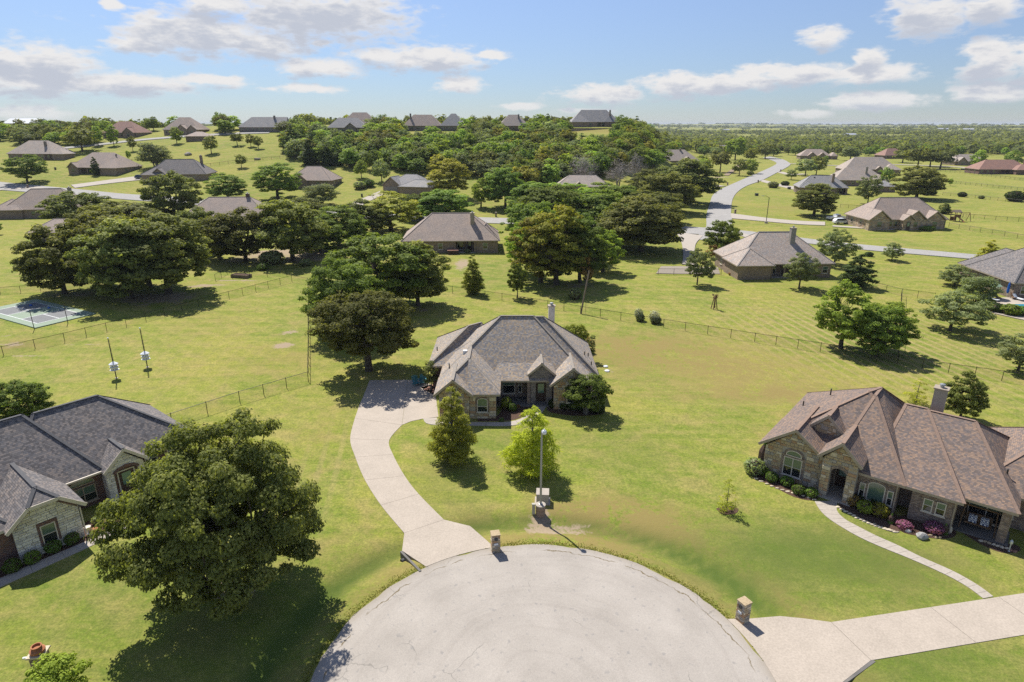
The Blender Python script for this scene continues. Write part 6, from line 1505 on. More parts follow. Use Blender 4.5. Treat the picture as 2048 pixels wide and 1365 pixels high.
def small_things():
    mailbox(P0(991, 1101), math.radians(12), 'stone pillar mailbox with white number plate at the edge of the curved drive', True)
    mailbox(P0(1484, 1241), math.radians(-62), 'stone pillar mailbox standing on the apron of the wide straight drive', True)
    for (x, y, l) in ((1470, 428, 'brick mailbox at the mouth of the drive to the stone-gabled house'), (1516, 366, 'brick mailbox at the drive of the taupe house'), (1561, 344, 'brick mailbox at the outer curve of the street'),
                      (1455, 371, 'brick mailbox on the inner curve of the street opposite the open verge'), (56, 377, 'brick mailbox at the junction beside the spreading oak'), (992, 434, 'brick mailbox by the cross street near the straight-trunked tree')):
        p = P(x, y); mailbox(p, 0, l, False, 'brick_brown')
    # pillar with a pot
    p = P0(86, 1338); m = thing('brick_pillar', (p.x, p.y, 0), math.radians(10), 'squat brick pillar with a flat cap at the lawn edge under a terracotta pot', 'pillar')
    mb = MB(); mb.box(-.33, .33, -.33, .33, -.3, 1.05); mb.obj('shaft', 'brick_brown', m); c = MB(); c.box(-.42, .42, -.42, .42, 1.053, 1.15); c.obj('cap', 'stone_cream', m)
    a = MB(); a.box(-.80, -.34, -.05, .05, .82, .90); a.obj('newspaper_tube', 'white_paint', m)
    b = MB(); b.lathe([(.22, 0), (.36, .06), (.37, .18), (.24, .26), (.20, .34), (.26, .37), (.26, .42), (.2, .42), (.18, .3)], sides=18); o = b.obj('terracotta_pot', 'terracotta', smooth=True); o.location = (p.x, p.y, 1.153); tag(o, 'round terracotta pot standing on a squat brick pillar', 'pot')
    # lamp post
    p = P0(1081, 1026); L = thing('street_lamp', (p.x, p.y, zg(p.x, p.y)), 0, 'slim grey lamp post on a round stone base near the turning circle', 'street lamp')
    b = MB(); b.lathe([(.36, -.3), (.36, .70), (.34, .80)], sides=20); b.obj('stone_base', 'brick_brown', L); b = MB(); b.lathe([(.39, .803), (.39, .88), (.3, .9)], sides=20); b.obj('base_cap', 'concrete_old', L)
    b = MB(); b.lathe([(.16, .9), (.16, .94), (.09, .96), (.085, 3.2), (.07, 6.4), (.05, 7.05)], sides=10); b.obj('pole', 'metal_grey', L)
    b = MB(); b.tube([(0, 0, 6.9), (.06, -.03, 7.12), (.16, -.08, 7.16)], [.04, .04, .035], 8); b.obj('arm', 'metal_grey', L)
    b = MB(); b.lathe([(.02, -.28), (.15, -.24), (.19, -.1), (.14, .02), (.05, .08), (.04, .14)], (.17, -.09, 7.1), 14); b.obj('lamp_head', 'white_paint', L, smooth=True)
    b = MB(); b.box(-.09, .09, -.06, .06, .93, 1.12); b.obj('access_cover', 'white_paint', L)
    p = P0(1085, 1003); t = thing('transformer_box', (p.x, p.y, 0), math.radians(-4), 'beige ground transformer box on the lawn behind the lamp post', 'utility box')
    b = MB(); b.prism([(-.47, -.42, .06), (.47, -.42, .06), (.47, .42, .06), (-.47, .42, .06)], (0, 0, .74)); b.obj('cabinet', 'box_beige', t); b = MB(); b.prism([(-.50, -.46, .803), (.50, -.46, .803), (.50, .46, .83), (-.50, .46, .83)], (0, 0, .07)); b.obj('lid', 'concrete_old', t); b = MB(); b.box(-.6, .6, -.55, .55, -.1, .06); b.obj('pad', 'concrete_old', t)
    p = P0(1067, 1026); b = MB(); b.box(-.11, .11, -.09, .09, -.1, .72); b.box(-.13, .13, -.11, .11, .723, .80); o = b.obj('utility_pedestal', 'box_beige'); o.location = (p.x, p.y, 0); tag(o, 'thin beige utility pedestal left of the lamp post base', 'utility box')
    for (x, y, l) in ((1211, 734, 'round white septic lid on bare soil, the one farther up the lawn'), (1214, 743, 'round white septic lid on bare soil, the one nearer the mottled roof')):
        p = P0(x, y); b = MB(); b.lathe([(.30, -.05), (.30, .10), (.22, .15), (.04, .17)], sides=14); o = b.obj('septic_lid', 'white_paint', smooth=False); o.location = (p.x, p.y, 0); tag(o, l, 'lid')
    # two turquoise garden chairs
    for (x, y, rz, l) in ((833, 771, .5, 'turquoise wooden garden chair at the drive end, farther from the red shrub'), (846, 769, .1, 'turquoise wooden garden chair at the drive end, next to the red shrub')):
        p = P0(x, y); c = thing('garden_chair', (p.x, p.y, 0), rz, l, 'chair')
        for s in (-1, 1):
            b = MB(); b.bar((s * .3, -.36, .0), (s * .3, -.36, .58), .09, .04); b.obj('leg', 'teal_paint', c); b = MB(); b.bar((s * .3, -.30, .36), (s * .3, .55, .02), .035, .12); b.obj('leg', 'teal_paint', c)
            b = MB(); b.bar((s * .34, -.42, .60), (s * .34, .38, .60), .13, .03); b.obj('armrest', 'teal_paint', c)
        for k in range(6): b = MB(); y0 = -.36 + k * .12; b.bar((-.28, y0, .37 - k * .03), (.28, y0, .37 - k * .03), .10, .02); b.obj('seat_slat', 'teal_paint', c)
        for k in range(5): b = MB(); x0 = -.24 + k * .12; b.bar((x0, .28, .22), (x0 * 1.25, .62, 1.08 - abs(k - 2) * .06), .10, .02, up=(0, -1, 0)); b.obj('back_slat', 'teal_paint', c)
    # martin houses on poles
    for (x, y, top, l) in ((233, 757, 678, 'white bird house lowered on a tall pole, the one nearer the charcoal roof'), (295, 735, 658, 'white bird house lowered on a tall pole, the one nearer the slanting fence')):
        p = P0(x, y); dt = raydir(x - 8, top); Ht = H + dt[2] / dt[1] * p.y; m = thing('bird_house_pole', (p.x, p.y, 0), rnd.uniform(0, 1), l, 'bird house')
        b = MB(); b.lathe([(.06, -.3), (.06, Ht * .5), (.045, Ht)], sides=8); b.obj('pole', 'metal_dark', m); b = MB(); b.lathe([(.03, Ht), (.09, Ht + .05), (.09, Ht + .12), (.02, Ht + .17)], sides=10); b.obj('finial', 'white_paint', m)
        for j, (z0, r0) in enumerate(((1.1, .38), (1.46, .35))):
            b = MB(); b.lathe([(r0, z0), (r0, z0 + .3)], sides=8); bo = b.obj('nest_box', 'white_paint', m); b = MB(); b.lathe([(r0 + .13, z0 - .03), (r0 + .13, z0 - .004)], sides=8); b.obj('porch', 'white_paint', bo)
            for k in range(8):
                a = 6.283 * (k + .5) / 8; rr = r0 * math.cos(math.pi / 8) + .004; b = MB(); b.lathe([(.05, 0), (.05, .006)], sides=8); h = b.obj('entrance_hole', 'metal_dark', bo); h.location = (rr * math.cos(a), rr * math.sin(a), z0 + .14); h.rotation_euler = Vector((math.cos(a), math.sin(a), 0)).to_track_quat('Z', 'Y').to_euler()
        b = MB(); b.lathe([(.52, 1.77), (.48, 1.82), (.06, 2.08)], sides=8); b.obj('roof', 'white_paint', m)
        b = MB(); b.tube([(.08, 0, .9), (.10, 0, Ht - .1)], [.008] * 2, 4); b.obj('rope', 'wood_brown', m)
        b = MB(); b.lathe([(.18, -.1), (.18, .06)], sides=12); b.obj('footing', 'concrete_old', m)
    # leaning wooden pole with stay, far lamp, second pole
    p = P(1161, 628); m = thing('utility_pole', (p.x, p.y, p.z), 0, 'leaning wooden pole with a stay wire on the long fence', 'pole'); b = MB(); b.tube([(0, 0, -.3), (1.25, 1.2, 6.6)], [.14, .10], 8); b.obj('pole', 'wood_pole', m)
    b = MB(); b.tube([(.7, -.1, 0), (1.05, .9, 5.2)], [.02, .02], 5); b.obj('stay_wire', 'metal_dark', m)
    p = P(1532, 447); m = thing('street_lamp', (p.x, p.y, p.z), 0, 'dark lamp post with a long arm beyond the tan brick house', 'street lamp'); b = MB(); b.lathe([(.5, -.3), (.5, .6)], sides=10); b.obj('base', 'concrete_old', m); b = MB(); b.lathe([(.11, .6), (.09, 7.6)], sides=8); b.obj('pole', 'metal_dark', m)
    b = MB(); b.tube([(0, 0, 7.5), (-.8, 0, 8.0), (-1.7, 0, 8.1)], [.06, .05, .05], 6); b.obj('arm', 'metal_dark', m); b = MB(); b.box(-2.3, -1.6, -.14, .14, 8.0, 8.14); b.obj('lamp_head', 'metal_grey', m)
    # garden windmill
    p = P(1428, 618); m = thing('garden_windmill', (p.x, p.y, p.z), .3, 'small wooden garden windmill on the mown lawn', 'windmill')
    for k in range(4):
        a = math.pi / 4 + k * math.pi / 2; b = MB(); b.bar((.5 * math.cos(a), .5 * math.sin(a), -.1), (.16 * math.cos(a), .16 * math.sin(a), 1.75), .1, .1); b.obj('leg', 'wood_brown', m)
    b = MB(); b.box(-.22, .22, -.22, .22, 1.72, 1.98); b.obj('platform', 'wood_brown', m)
    b = MB()
    for k in range(8): a = 6.283 * k / 8; b.bar((0, -.3, 2.15), (.42 * math.cos(a), -.3, 2.15 + .42 * math.sin(a)), .10, .012, up=(0, 1, 0))
    b.obj('wheel', 'wood_brown', m); b = MB(); b.bar((0, -.3, 2.15), (0, .5, 2.15), .05); b.box(-.02, .02, .4, .8, 2.0, 2.3); b.obj('tail_vane', 'wood_brown', m)
    for k in range(3): b = MB(); z = .4 + k * .45; w_ = .46 - k * .09; b.bar((-w_ * .75, -w_ * .75, z), (w_ * .75, -w_ * .75, z), .05, .06); b.obj('brace', 'wood_brown', m)
small_things()

# ------------------------------------------------------------------ shrubs and beds
def shrub_meshes():
    def ball(seed, mat, Wd=1.0, Ht=.9, n=520, leaf=(.13, .08)):
        rs = np.random.RandomState(seed); d = rs.normal(size=(n, 3)); d /= np.linalg.norm(d, axis=1, keepdims=True); en = env_noise(rs)
        rad = np.array([1 + .10 * en(x) for x in d])[:, None] * rs.uniform(.86, 1.03, (n, 1)); c = d * rad * np.array([Wd / 2, Wd / 2, Ht / 2]); c[:, 2] += Ht / 2
        return quad_mesh('foliage', c, d + .5 * rs.normal(size=(n, 3)), leaf[0] * rs.uniform(.7, 1.3, n), leaf[1] * rs.uniform(.7, 1.3, n), .35 * rs.uniform(0, 1) + .55 * rs.uniform(0, 1, n) + .1, mat, rs)
    D = {}
    for k, (mat, leaf, n) in {'ball': ('leaf_shrub', (.13, .08), 620), 'hedge': ('leaf_hedge', (.14, .09), 620), 'lime': ('leaf_lime', (.16, .09), 480), 'gold': ('leaf_gold', (.17, .09), 480), 'rust': ('leaf_rust', (.15, .09), 480), 'purple': ('leaf_purple', (.17, .06), 420), 'grey': ('leaf_greygreen', (.2, .08), 420), 'plume': ('leaf_plume', (.5, .05), 420), 'white': ('flower_white', (.12, .09), 300)}.items():
        D[k] = [ball(300 + i + hash(k) % 1 + len(k) * 7, mat, n=n, leaf=leaf) for i in range(2)]
    rs = np.random.RandomState(9); n = 500; t = rs.uniform(0, 1, n) ** 1.3; th = rs.uniform(0, 6.28, n); r = .5 * (1 - t) ** .8 * rs.uniform(.7, 1.05, n)
    c = np.stack([r * np.cos(th), r * np.sin(th), t], 1); D['cone'] = [quad_mesh('foliage', c, np.stack([np.cos(th), np.sin(th), np.full(n, .5)], 1) + .4 * rs.normal(size=(n, 3)), .15 * rs.uniform(.7, 1.3, n), .08 * rs.uniform(.7, 1.3, n), rs.uniform(0, 1, n), 'leaf_shrub', rs)]
    return D
SHR = shrub_meshes()
core_mb = MB(); core_mb.lathe([(.25, -.02), (.40, .25), (.38, .6), (.15, .82)], sides=8); CORE = core_mb.obj('core', 'wood_dark').data
for o_ in [o for o in C.objects if o.name == 'core']: bpy.data.objects.remove(o_)
def shrub(kind, p, Wd, Ht, label, group=None, cat='shrub', rx=1.0, rz=None):
    m = rnd.choice(SHR[kind]); t = thing('shrub', (p.x, p.y, p.z - .03), rnd.uniform(0, 6) if rz is None else rz, label, cat, group)
    a = bpy.data.objects.new('foliage', m); C.objects.link(a); a.parent = t; c = bpy.data.objects.new('stems', CORE); C.objects.link(c); c.parent = t
    t.scale = (Wd * rx, Wd, Ht); return t
def bed(name, px, mat, z=.018, edge=None):
    pts = [P0(*p) for p in px]; mb = MB(); pts = catmull(pts + [pts[0]], 4)[:-1]
    q = [Vector((p.x, p.y, z)) for p in pts]
    if (sum((q[i].x * q[(i + 1) % len(q)].y - q[(i + 1) % len(q)].x * q[i].y) for i in range(len(q)))) < 0: q.reverse()
    mb.prism([p - Vector((0, 0, .1)) for p in q], (0, 0, .1)); return tag(mb.obj(name, mat), kind='structure')
def rock(p, s, label, mat='boulder', group=None, name='boulder'):
    import bmesh
    bm = bmesh.new(); bmesh.ops.create_icosphere(bm, subdivisions=2, radius=1); r = random.Random(int(p.x * 91 + p.y * 17)); ph = [r.uniform(0, 6) for _ in range(6)]
    for v in bm.verts: f = 1 + .16 * math.sin(v.co.x * 3 + ph[0]) + .14 * math.sin(v.co.y * 3.4 + ph[1]) + .12 * math.sin(v.co.z * 4 + ph[2]); v.co = Vector((v.co.x * s[0], v.co.y * s[1], v.co.z * s[2])) * f
    me = bpy.data.meshes.new(name); bm.to_mesh(me); bm.free(); me.materials.append(MATS[mat]); o = bpy.data.objects.new(name, me); C.objects.link(o); o.location = (p.x, p.y, p.z + s[2] * .45); return tag(o, label, 'rock', group)
def planting():
    # right-hand house
    for i, (x, y, w_) in enumerate(((1527, 950, .85), (1543, 962, 1.05), (1573, 970, 1.1), (1596, 987, 1.05), (1622, 993, 1.0))):
        shrub('ball', P0(x, y), w_, .85, 'clipped round green shrub in the row under the stone left bay', 'clipped shrubs under the left bay')
    shrub('grey', P0(1507, 946), 1.7, 1.5, 'loose dark shrub at the corner of the stone left bay'); shrub('cone', P0(1525, 938), 1.3, 2.9, 'upright juniper against the corner of the stone left bay')
    shrub('rust', P0(1704, 1011), .95, 1.05, 'orange-tipped shrub beside the entry pier'); shrub('lime', P0(1728, 1025), 1.15, 1.1, 'bright yellow-green shrub under the arched window'); shrub('gold', P0(1758, 1032), 1.3, 1.15, 'golden shrub under the arched window')
    shrub('hedge', P0(1718, 1006), 1.0, .9, 'dark shrub behind the orange-tipped one'); shrub('hedge', P0(1745, 1014), 1.0, .9, 'dark shrub between the yellow-green and golden ones')
    shrub('cone', P0(1781, 1046), .48, .85, 'dwarf conifer at the corner of the middle bay'); shrub('cone', P0(1888, 1068), .52, .9, 'dwarf conifer next to the purple shrub and the upright stone')
    shrub('purple', P0(1808, 1056), 1.1, .65, 'purple-leaved shrub beside the white rock'); shrub('purple', P0(1867, 1064), 1.35, .85, 'larger purple-leaved shrub behind the grey boulder')
    rock(P0(1844, 1076), (.36, .3, .36), 'smooth grey boulder on the bed edge'); rock(P0(1817, 1064), (.22, .16, .14), 'white rock beside the purple-leaved shrub', 'limestone_white'); rock(P0(1900, 1066), (.12, .1, .42), 'upright pale stone in the shrub bed', 'stone_cream')
    for (x, y) in ((1860, 1072), (1872, 1076), (1880, 1077), (1850, 1077)): rock(P0(x, y), (.13, .1, .09), 'little brown edging stone near the grey boulder', 'stone_tan', 'edging stones near the grey boulder', 'edging_stone')
    for i in range(16):
        a = i / 15; p = P0(1676 + (1792 - 1676) * a, 1015 + (1064 - 1015) * a + 6 * math.sin(a * 3)); rock(p, (.2, .1, .07), 'low tan kerb stone along the bed of the middle bay', 'stone_cream', 'kerb stones of the middle bed', 'kerb_stone')
    for i in range(12):
        a = i / 11; p = P0(1512 + (1628 - 1512) * a, 958 + (1003 - 958) * a + 3 * math.sin(a * 5)); rock(p, (.17, .09, .06), 'low tan kerb stone along the clipped shrubs', 'stone_cream', 'kerb stones of the clipped shrubs', 'kerb_stone')
    for i in range(9): p = P0(1962 + 8.5 * i, 1083 + 2.6 * i + rnd.uniform(-1, 1)); rock(p, (.16, .11, .09), 'rough stone edging the swing porch bed', rnd.choice(['stone_cream', 'stone_tan', 'rock_red']), 'stones edging the swing porch', 'edging_stone')
    bed('flower_bed', [(1500, 945), (1540, 942), (1580, 955), (1636, 983), (1629, 1001), (1590, 995), (1545, 973), (1510, 957)], 'mulch')
    bed('flower_bed', [(1680, 1002), (1705, 1000), (1760, 1018), (1795, 1032), (1800, 1062), (1780, 1064), (1740, 1047), (1700, 1030), (1678, 1014)], 'mulch')
    bed('flower_bed', [(1795, 1034), (1840, 1030), (1900, 1052), (1912, 1070), (1890, 1078), (1845, 1074), (1800, 1062)], 'mulch', .026)
    bed('flower_bed', [(1915, 1060), (1985, 1085), (2030, 1090), (2040, 1102), (2005, 1106), (1960, 1088)], 'mulch', .022)
    bed('flower_bed', [(1432, 1018), (1452, 1012), (1476, 1018), (1470, 1028), (1445, 1029)], 'mulch')
    # left-hand house
    for (x, y, w_) in ((27, 1142, 1.05), (67, 1125, 1.0), (108, 1103, 1.05), (146, 1087, .95)): shrub('ball', P0(x, y), w_, .95, 'clipped round shrub below the white limestone gable', 'clipped shrubs below the limestone gable')
    bed('flower_bed', [(-20, 1150), (40, 1126), (120, 1092), (160, 1076), (175, 1082), (130, 1104), (60, 1134), (-20, 1168)], 'mulch'); bed('flower_bed', [(162, 1075), (165, 1050), (215, 1028), (238, 1040), (234, 1052), (178, 1080)], 'mulch', .024)
    p = P0(192, 1066); b = MB(); b.lathe([(.13, 0), (.22, .3), (.24, .34), (.2, .34)], sides=14); o = b.obj('flower_pot', 'terracotta'); o.location = (p.x, p.y, .02); tag(o, 'plain clay flower pot on the dark bed of the limestone house', 'pot')
    p = P0(178, 1068); b = MB(); b.lathe([(.16, 0), (.06, .1), (.05, .45), (.2, .52), (.22, .58), (.1, .55)], sides=14); o = b.obj('bird_bath', 'limestone_white'); o.location = (p.x, p.y, .02); tag(o, 'pale stone bird bath beside the clay pot', 'bird bath')
    shrub('grey', P0(196, 1048), .8, .7, 'dusty shrub under the wide brick-wall window'); shrub('ball', P0(228, 1030), .9, .8, 'green shrub beside the limestone entry')
    # middle house
    bed('flower_bed', [(985, 842), (1000, 826), (1015, 806), (1062, 806), (1062, 822), (1030, 840)], 'mulch'); bed('flower_bed', [(1096, 812), (1190, 816), (1206, 828), (1150, 832), (1098, 824)], 'mulch')
    bed('flower_bed', [(955, 843), (960, 832), (1000, 834), (1000, 842)], 'mulch', .022); bed('flower_bed', [(842, 776), (868, 770), (872, 790), (856, 784)], 'rock_red', .03)
    shrub('lime', P0(1013, 818), 1.1, 1.5, 'pale flowering shrub at the corner of the garage bay'); shrub('ball', P0(1024, 822), 1.0, 1.0, 'round green shrub next to the pale flowering one'); shrub('ball', P0(1003, 843), .5, .45, 'tiny green shrub on the mulch by the arched window')
    for k in range(5): shrub('hedge', P0(1108 + k * 19, 815 + k * 2.2), 1.2, 1.0, 'dark hedge shrub in the row under the right stone gable', 'hedge under the right gable')
    shrub('hedge', P0(1198, 826), 1.2, 1.2, 'dark hedge shrub at the outer corner of the right stone gable')
    shrub('rust', P0(1046, 832), .5, .4, 'small russet plant on the red mulch'); shrub('rust', P0(1036, 815), .5, .35, 'second small russet plant close to the porch')
    for (x, y) in ((852, 781), (858, 777), (864, 781), (868, 785)): rock(P0(x, y), (.28, .2, .14), 'reddish landscaping rock at the garage corner', 'rock_red', 'red rocks at the garage corner')
    # lawn ornaments
    for (x, y, w_, l) in ((1280, 642, 1.6, 'pampas clump with tall pale plumes behind the long fence'), (1311, 647, 1.9, 'bushier pampas clump behind the long fence')):
        p = P(x, y); shrub('grey', p, w_ * .9, 1.2, l); shrub('plume', p + Vector((-.2, .3, .4)), w_ * .8, 1.6, 'pale plumes crowning the ' + ('taller' if x < 1300 else 'bushier') + ' pampas clump', cat='plumes')
    p = P(1150, 598); shrub('grey', p, 2.4, 2.0, 'pale seeding bush beside the leaning pole')
    # stone-gabled house and others
    for (x, y, w_, rx, l) in ((1753, 452, 1.4, 1.5, 'boxy low hedge beside the flagpole'), (1798, 456, 1.8, 1.9, 'boxy hedge right of the arched stone entry'), (1815, 457, 1.8, 1.3, 'middle boxy hedge under the stone gables'), (1828, 458, 1.6, 1.3, 'boxy hedge left of the last stone gable'), (1855, 461, 2.2, 2.0, 'largest boxy hedge under the last stone gable')): shrub('ball', P(x, y), w_, 1.4, l, rx=rx, rz=0)
    for (x, y, w_, kind, l) in ((1500, 350, 4, 'lime', 'yellowish bush on the dry road bank'), (1546, 376, 5, 'grey', 'wide grey bush by the low stone wall'), (1570, 372, 4, 'hedge', 'dark bush by the low stone wall'), (1862, 391, 4, 'hedge', 'flat dark bush on the meadow fence'), (1924, 394, 3.5, 'hedge', 'round dark bush on the meadow fence'), (1962, 398, 2.4, 'grey', 'small bush on the meadow fence'), (2030, 403, 7, 'hedge', 'long dark bush heap at the meadow edge'),
                             (1738, 513, 1.8, 'hedge', 'clipped bush right of the tan house'), (720, 378, 5, 'grey', 'loose shrub left of the slate garage'), (738, 374, 5, 'ball', 'green shrub left of the slate garage'), (1120, 505, 2, 'ball', 'low shrub under the copse'), (545, 528, 5, 'grey', 'tangled bush under the thick-trunked oak'), (527, 540, 2.4, 'ball', 'low green shrub by the raised garden bed'), (612, 532, 2.6, 'grey', 'spindly shrub by the shaded fence'),
                             (1955, 590, 1.4, 'lime', 'yellowish plant on the pool terrace'), (1972, 612, 2.4, 'lime', 'leafy bush at the pool edge'), (1990, 624, 2.6, 'hedge', 'dark bush in front of the pool'), (2020, 630, 3.0, 'lime', 'light bush in front of the pool'), (2046, 632, 2.8, 'ball', 'green bush in front of the pool'), (1505, 553, 1.2, 'rust', 'brownish bush under the left wing window'), (1480, 552, 1.2, 'grey', 'grey bush under the left wing window'), (1462, 551, 1.1, 'rust', 'brown bush at the left wing corner'), (975, 503, 2.2, 'ball', 'bush at the corner of the brown house with pale hip lines'), (935, 506, 1.6, 'grey', 'small bush under the back porch window')):
        shrub(kind, P(x, y), w_, w_ * .62, l)
    rock(P(376, 311), (1.8, 1.3, 1.0), 'heap of brown rocks on the grassy slope', 'stone_grey'); rock(P(515, 320), (1.5, 1, .7), 'low rock heap on the slope below the ridge', 'stone_grey')
planting()

# ------------------------------------------------------------------ sport court
def court():
    A, B = P0(71, 658), P0(192, 629); u = (B - A).normalized(); v = Vector((-u.y, u.x, 0)); Lb = (B - A).length; Ln = 17.5
    c = tag(bpy.data.objects.new('sport_court', None), 'green and grey sport court with white lines below the oaks', 'court'); C.objects.link(c); c.location = A; c.rotation_euler = (0, 0, math.atan2(u.y, u.x))
    b = MB(); b.box(0, Lb, 0, Ln, -.3, .16); b.obj('slab', 'court_green', c)
    m = .5 * (Lb - 6.1); y0 = 2.0
    for (a0, a1, b0, b1) in ((m, Lb / 2, y0, y0 + 4.6), (Lb / 2, Lb - m, y0, y0 + 4.6), (m, Lb / 2, y0 + 8.8, y0 + 13.4), (Lb / 2, Lb - m, y0 + 8.8, y0 + 13.4)):
        b = MB(); b.box(a0 + .06, a1 - .06, b0 + .06, b1 - .06, .161, .166); b.obj('service_box', 'court_grey', c)
    for (a0, a1, b0, b1) in ((m, m, y0, y0 + 13.4), (Lb - m, Lb - m, y0, y0 + 13.4), (m, Lb - m, y0, y0), (m, Lb - m, y0 + 13.4, y0 + 13.4), (m, Lb - m, y0 + 4.6, y0 + 4.6), (m, Lb - m, y0 + 8.8, y0 + 8.8), (Lb / 2, Lb / 2, y0, y0 + 4.6), (Lb / 2, Lb / 2, y0 + 8.8, y0 + 13.4)):
        b = MB(); b.box(min(a0, a1) - .06, max(a0, a1) + .06, min(b0, b1) - .06, max(b0, b1) + .06, .168, .173 + rnd.uniform(0, .002)); b.obj('line', 'line_white', c)
    for (x, y, t, l) in ((69, 660, 628, 'dark thin post at the near corner of the sport court'), (136, 647, 617, 'dark thin post beside the sport court')):
        p = P0(x, y); b = MB(); b.lathe([(.05, -.3), (.045, 2.9), (.02, 2.95)], sides=8); o = b.obj('post', 'metal_dark'); o.location = (p.x, p.y, 0); o.name = 'court_post'; tag(o, l, 'post')
    for (x, y, s, l) in ((62, 612, .2, 'pale ball hopper on the sport court'), (98, 617, .18, 'blue bag on the sport court')):
        p = P0(x, y, .16); b = MB(); b.box(-s, s, -s * .6, s * .6, 0, s * .8); b.box(-s * .7, s * .7, -s * .1, s * .1, s * .82, s * 1.1); o = b.obj('sports_bag', 'canvas_blue'); o.location = p; tag(o, l, 'bag')
court()

# ------------------------------------------------------------------ vehicles
def car(p, rz, paint, label, kind='suv', cat='car', name='parked_car'):
    c = thing(name, (p.x, p.y, p.z), rz, label, cat); Lh = 2.35 if kind != 'truck' else 2.85; w = .92
    if kind == 'truck': prof = [(-Lh, .45), (-Lh, 1.0), (-.55, 1.02), (-.45, 1.02), (-.3, 1.72), (.9, 1.74), (1.35, 1.12), (Lh - .1, 1.02), (Lh, .75), (Lh, .45)]
    else: prof = [(-Lh, .42), (-Lh, .95), (-Lh + .15, 1.15), (-Lh + .55, 1.62), (.2, 1.70), (.75, 1.6), (1.35, 1.05), (Lh - .15, .95), (Lh, .72), (Lh, .42)]
    b = MB(); n = len(prof)
    sec = []
    for yy, sc in ((-w, .93), (-w * .97, 1), (w * .97, 1), (w, .93)):
        sec.append([Vector((x, yy * (1 - .16 * max(0, (z - 1.0) / .7)), z if sc == 1 else .42 + (z - .42) * .97)) for x, z in prof])
    for a, bb in zip(sec, sec[1:]):
        for i in range(n): j = (i + 1) % n; b.face([a[i], bb[i], bb[j], a[j]][::-1])
    b.face(sec[0]); b.face(sec[-1][::-1]); body = b.obj('body', paint, c)
    cab = ((-.28, .95) if kind == 'truck' else (-Lh + .45, .85))
    for s in (-1, 1):
        b = MB(); yy = s * (w - .05); t = s * .02
        b.prism([(cab[0] + .05, yy, 1.08), (cab[1] + .3, yy, 1.08), (cab[1] - .12, yy - s * .10, 1.56), (cab[0] + .22, yy - s * .10, 1.56)], (0, t + s * .03, 0)); b.obj('side_window', 'glass_dark', c)
        for x in (-Lh * .6, Lh * .62):
            b = MB(); b.lathe([(.2, -.1), (.34, -.1), (.36, 0), (.34, .1), (.2, .1)], sides=14); wh = b.obj('wheel', 'tyre', c); wh.location = (x, s * (w - .06), .36); wh.rotation_euler = (math.pi / 2, 0, 0)
            b = MB(); b.lathe([(.2, -.115), (.2, .115), (.08, .12)], sides=10); b.obj('rim', 'chrome', wh)
        b = MB(); b.box(Lh - .08, Lh + .012, s * .62 - .18, s * .62 + .18, .72, .86); b.obj('headlight', 'chrome', c); b = MB(); b.box(-Lh - .012, -Lh + .05, s * .74 - .12, s * .74 + .12, .78, 1.0); b.obj('tail_light', 'lamp_red', c)
    b = MB(); x1 = 1.35; x0 = .75 if kind != 'truck' else .92; z1 = 1.62 if kind != 'truck' else 1.7
    b.prism([(x1 - .05, -.72, 1.11), (x1 - .05, .72, 1.11), (x0 + .05, .62, z1 - .06), (x0 + .05, -.62, z1 - .06)], (.03, 0, .03)); b.obj('windscreen', 'glass_dark', c)
    return c
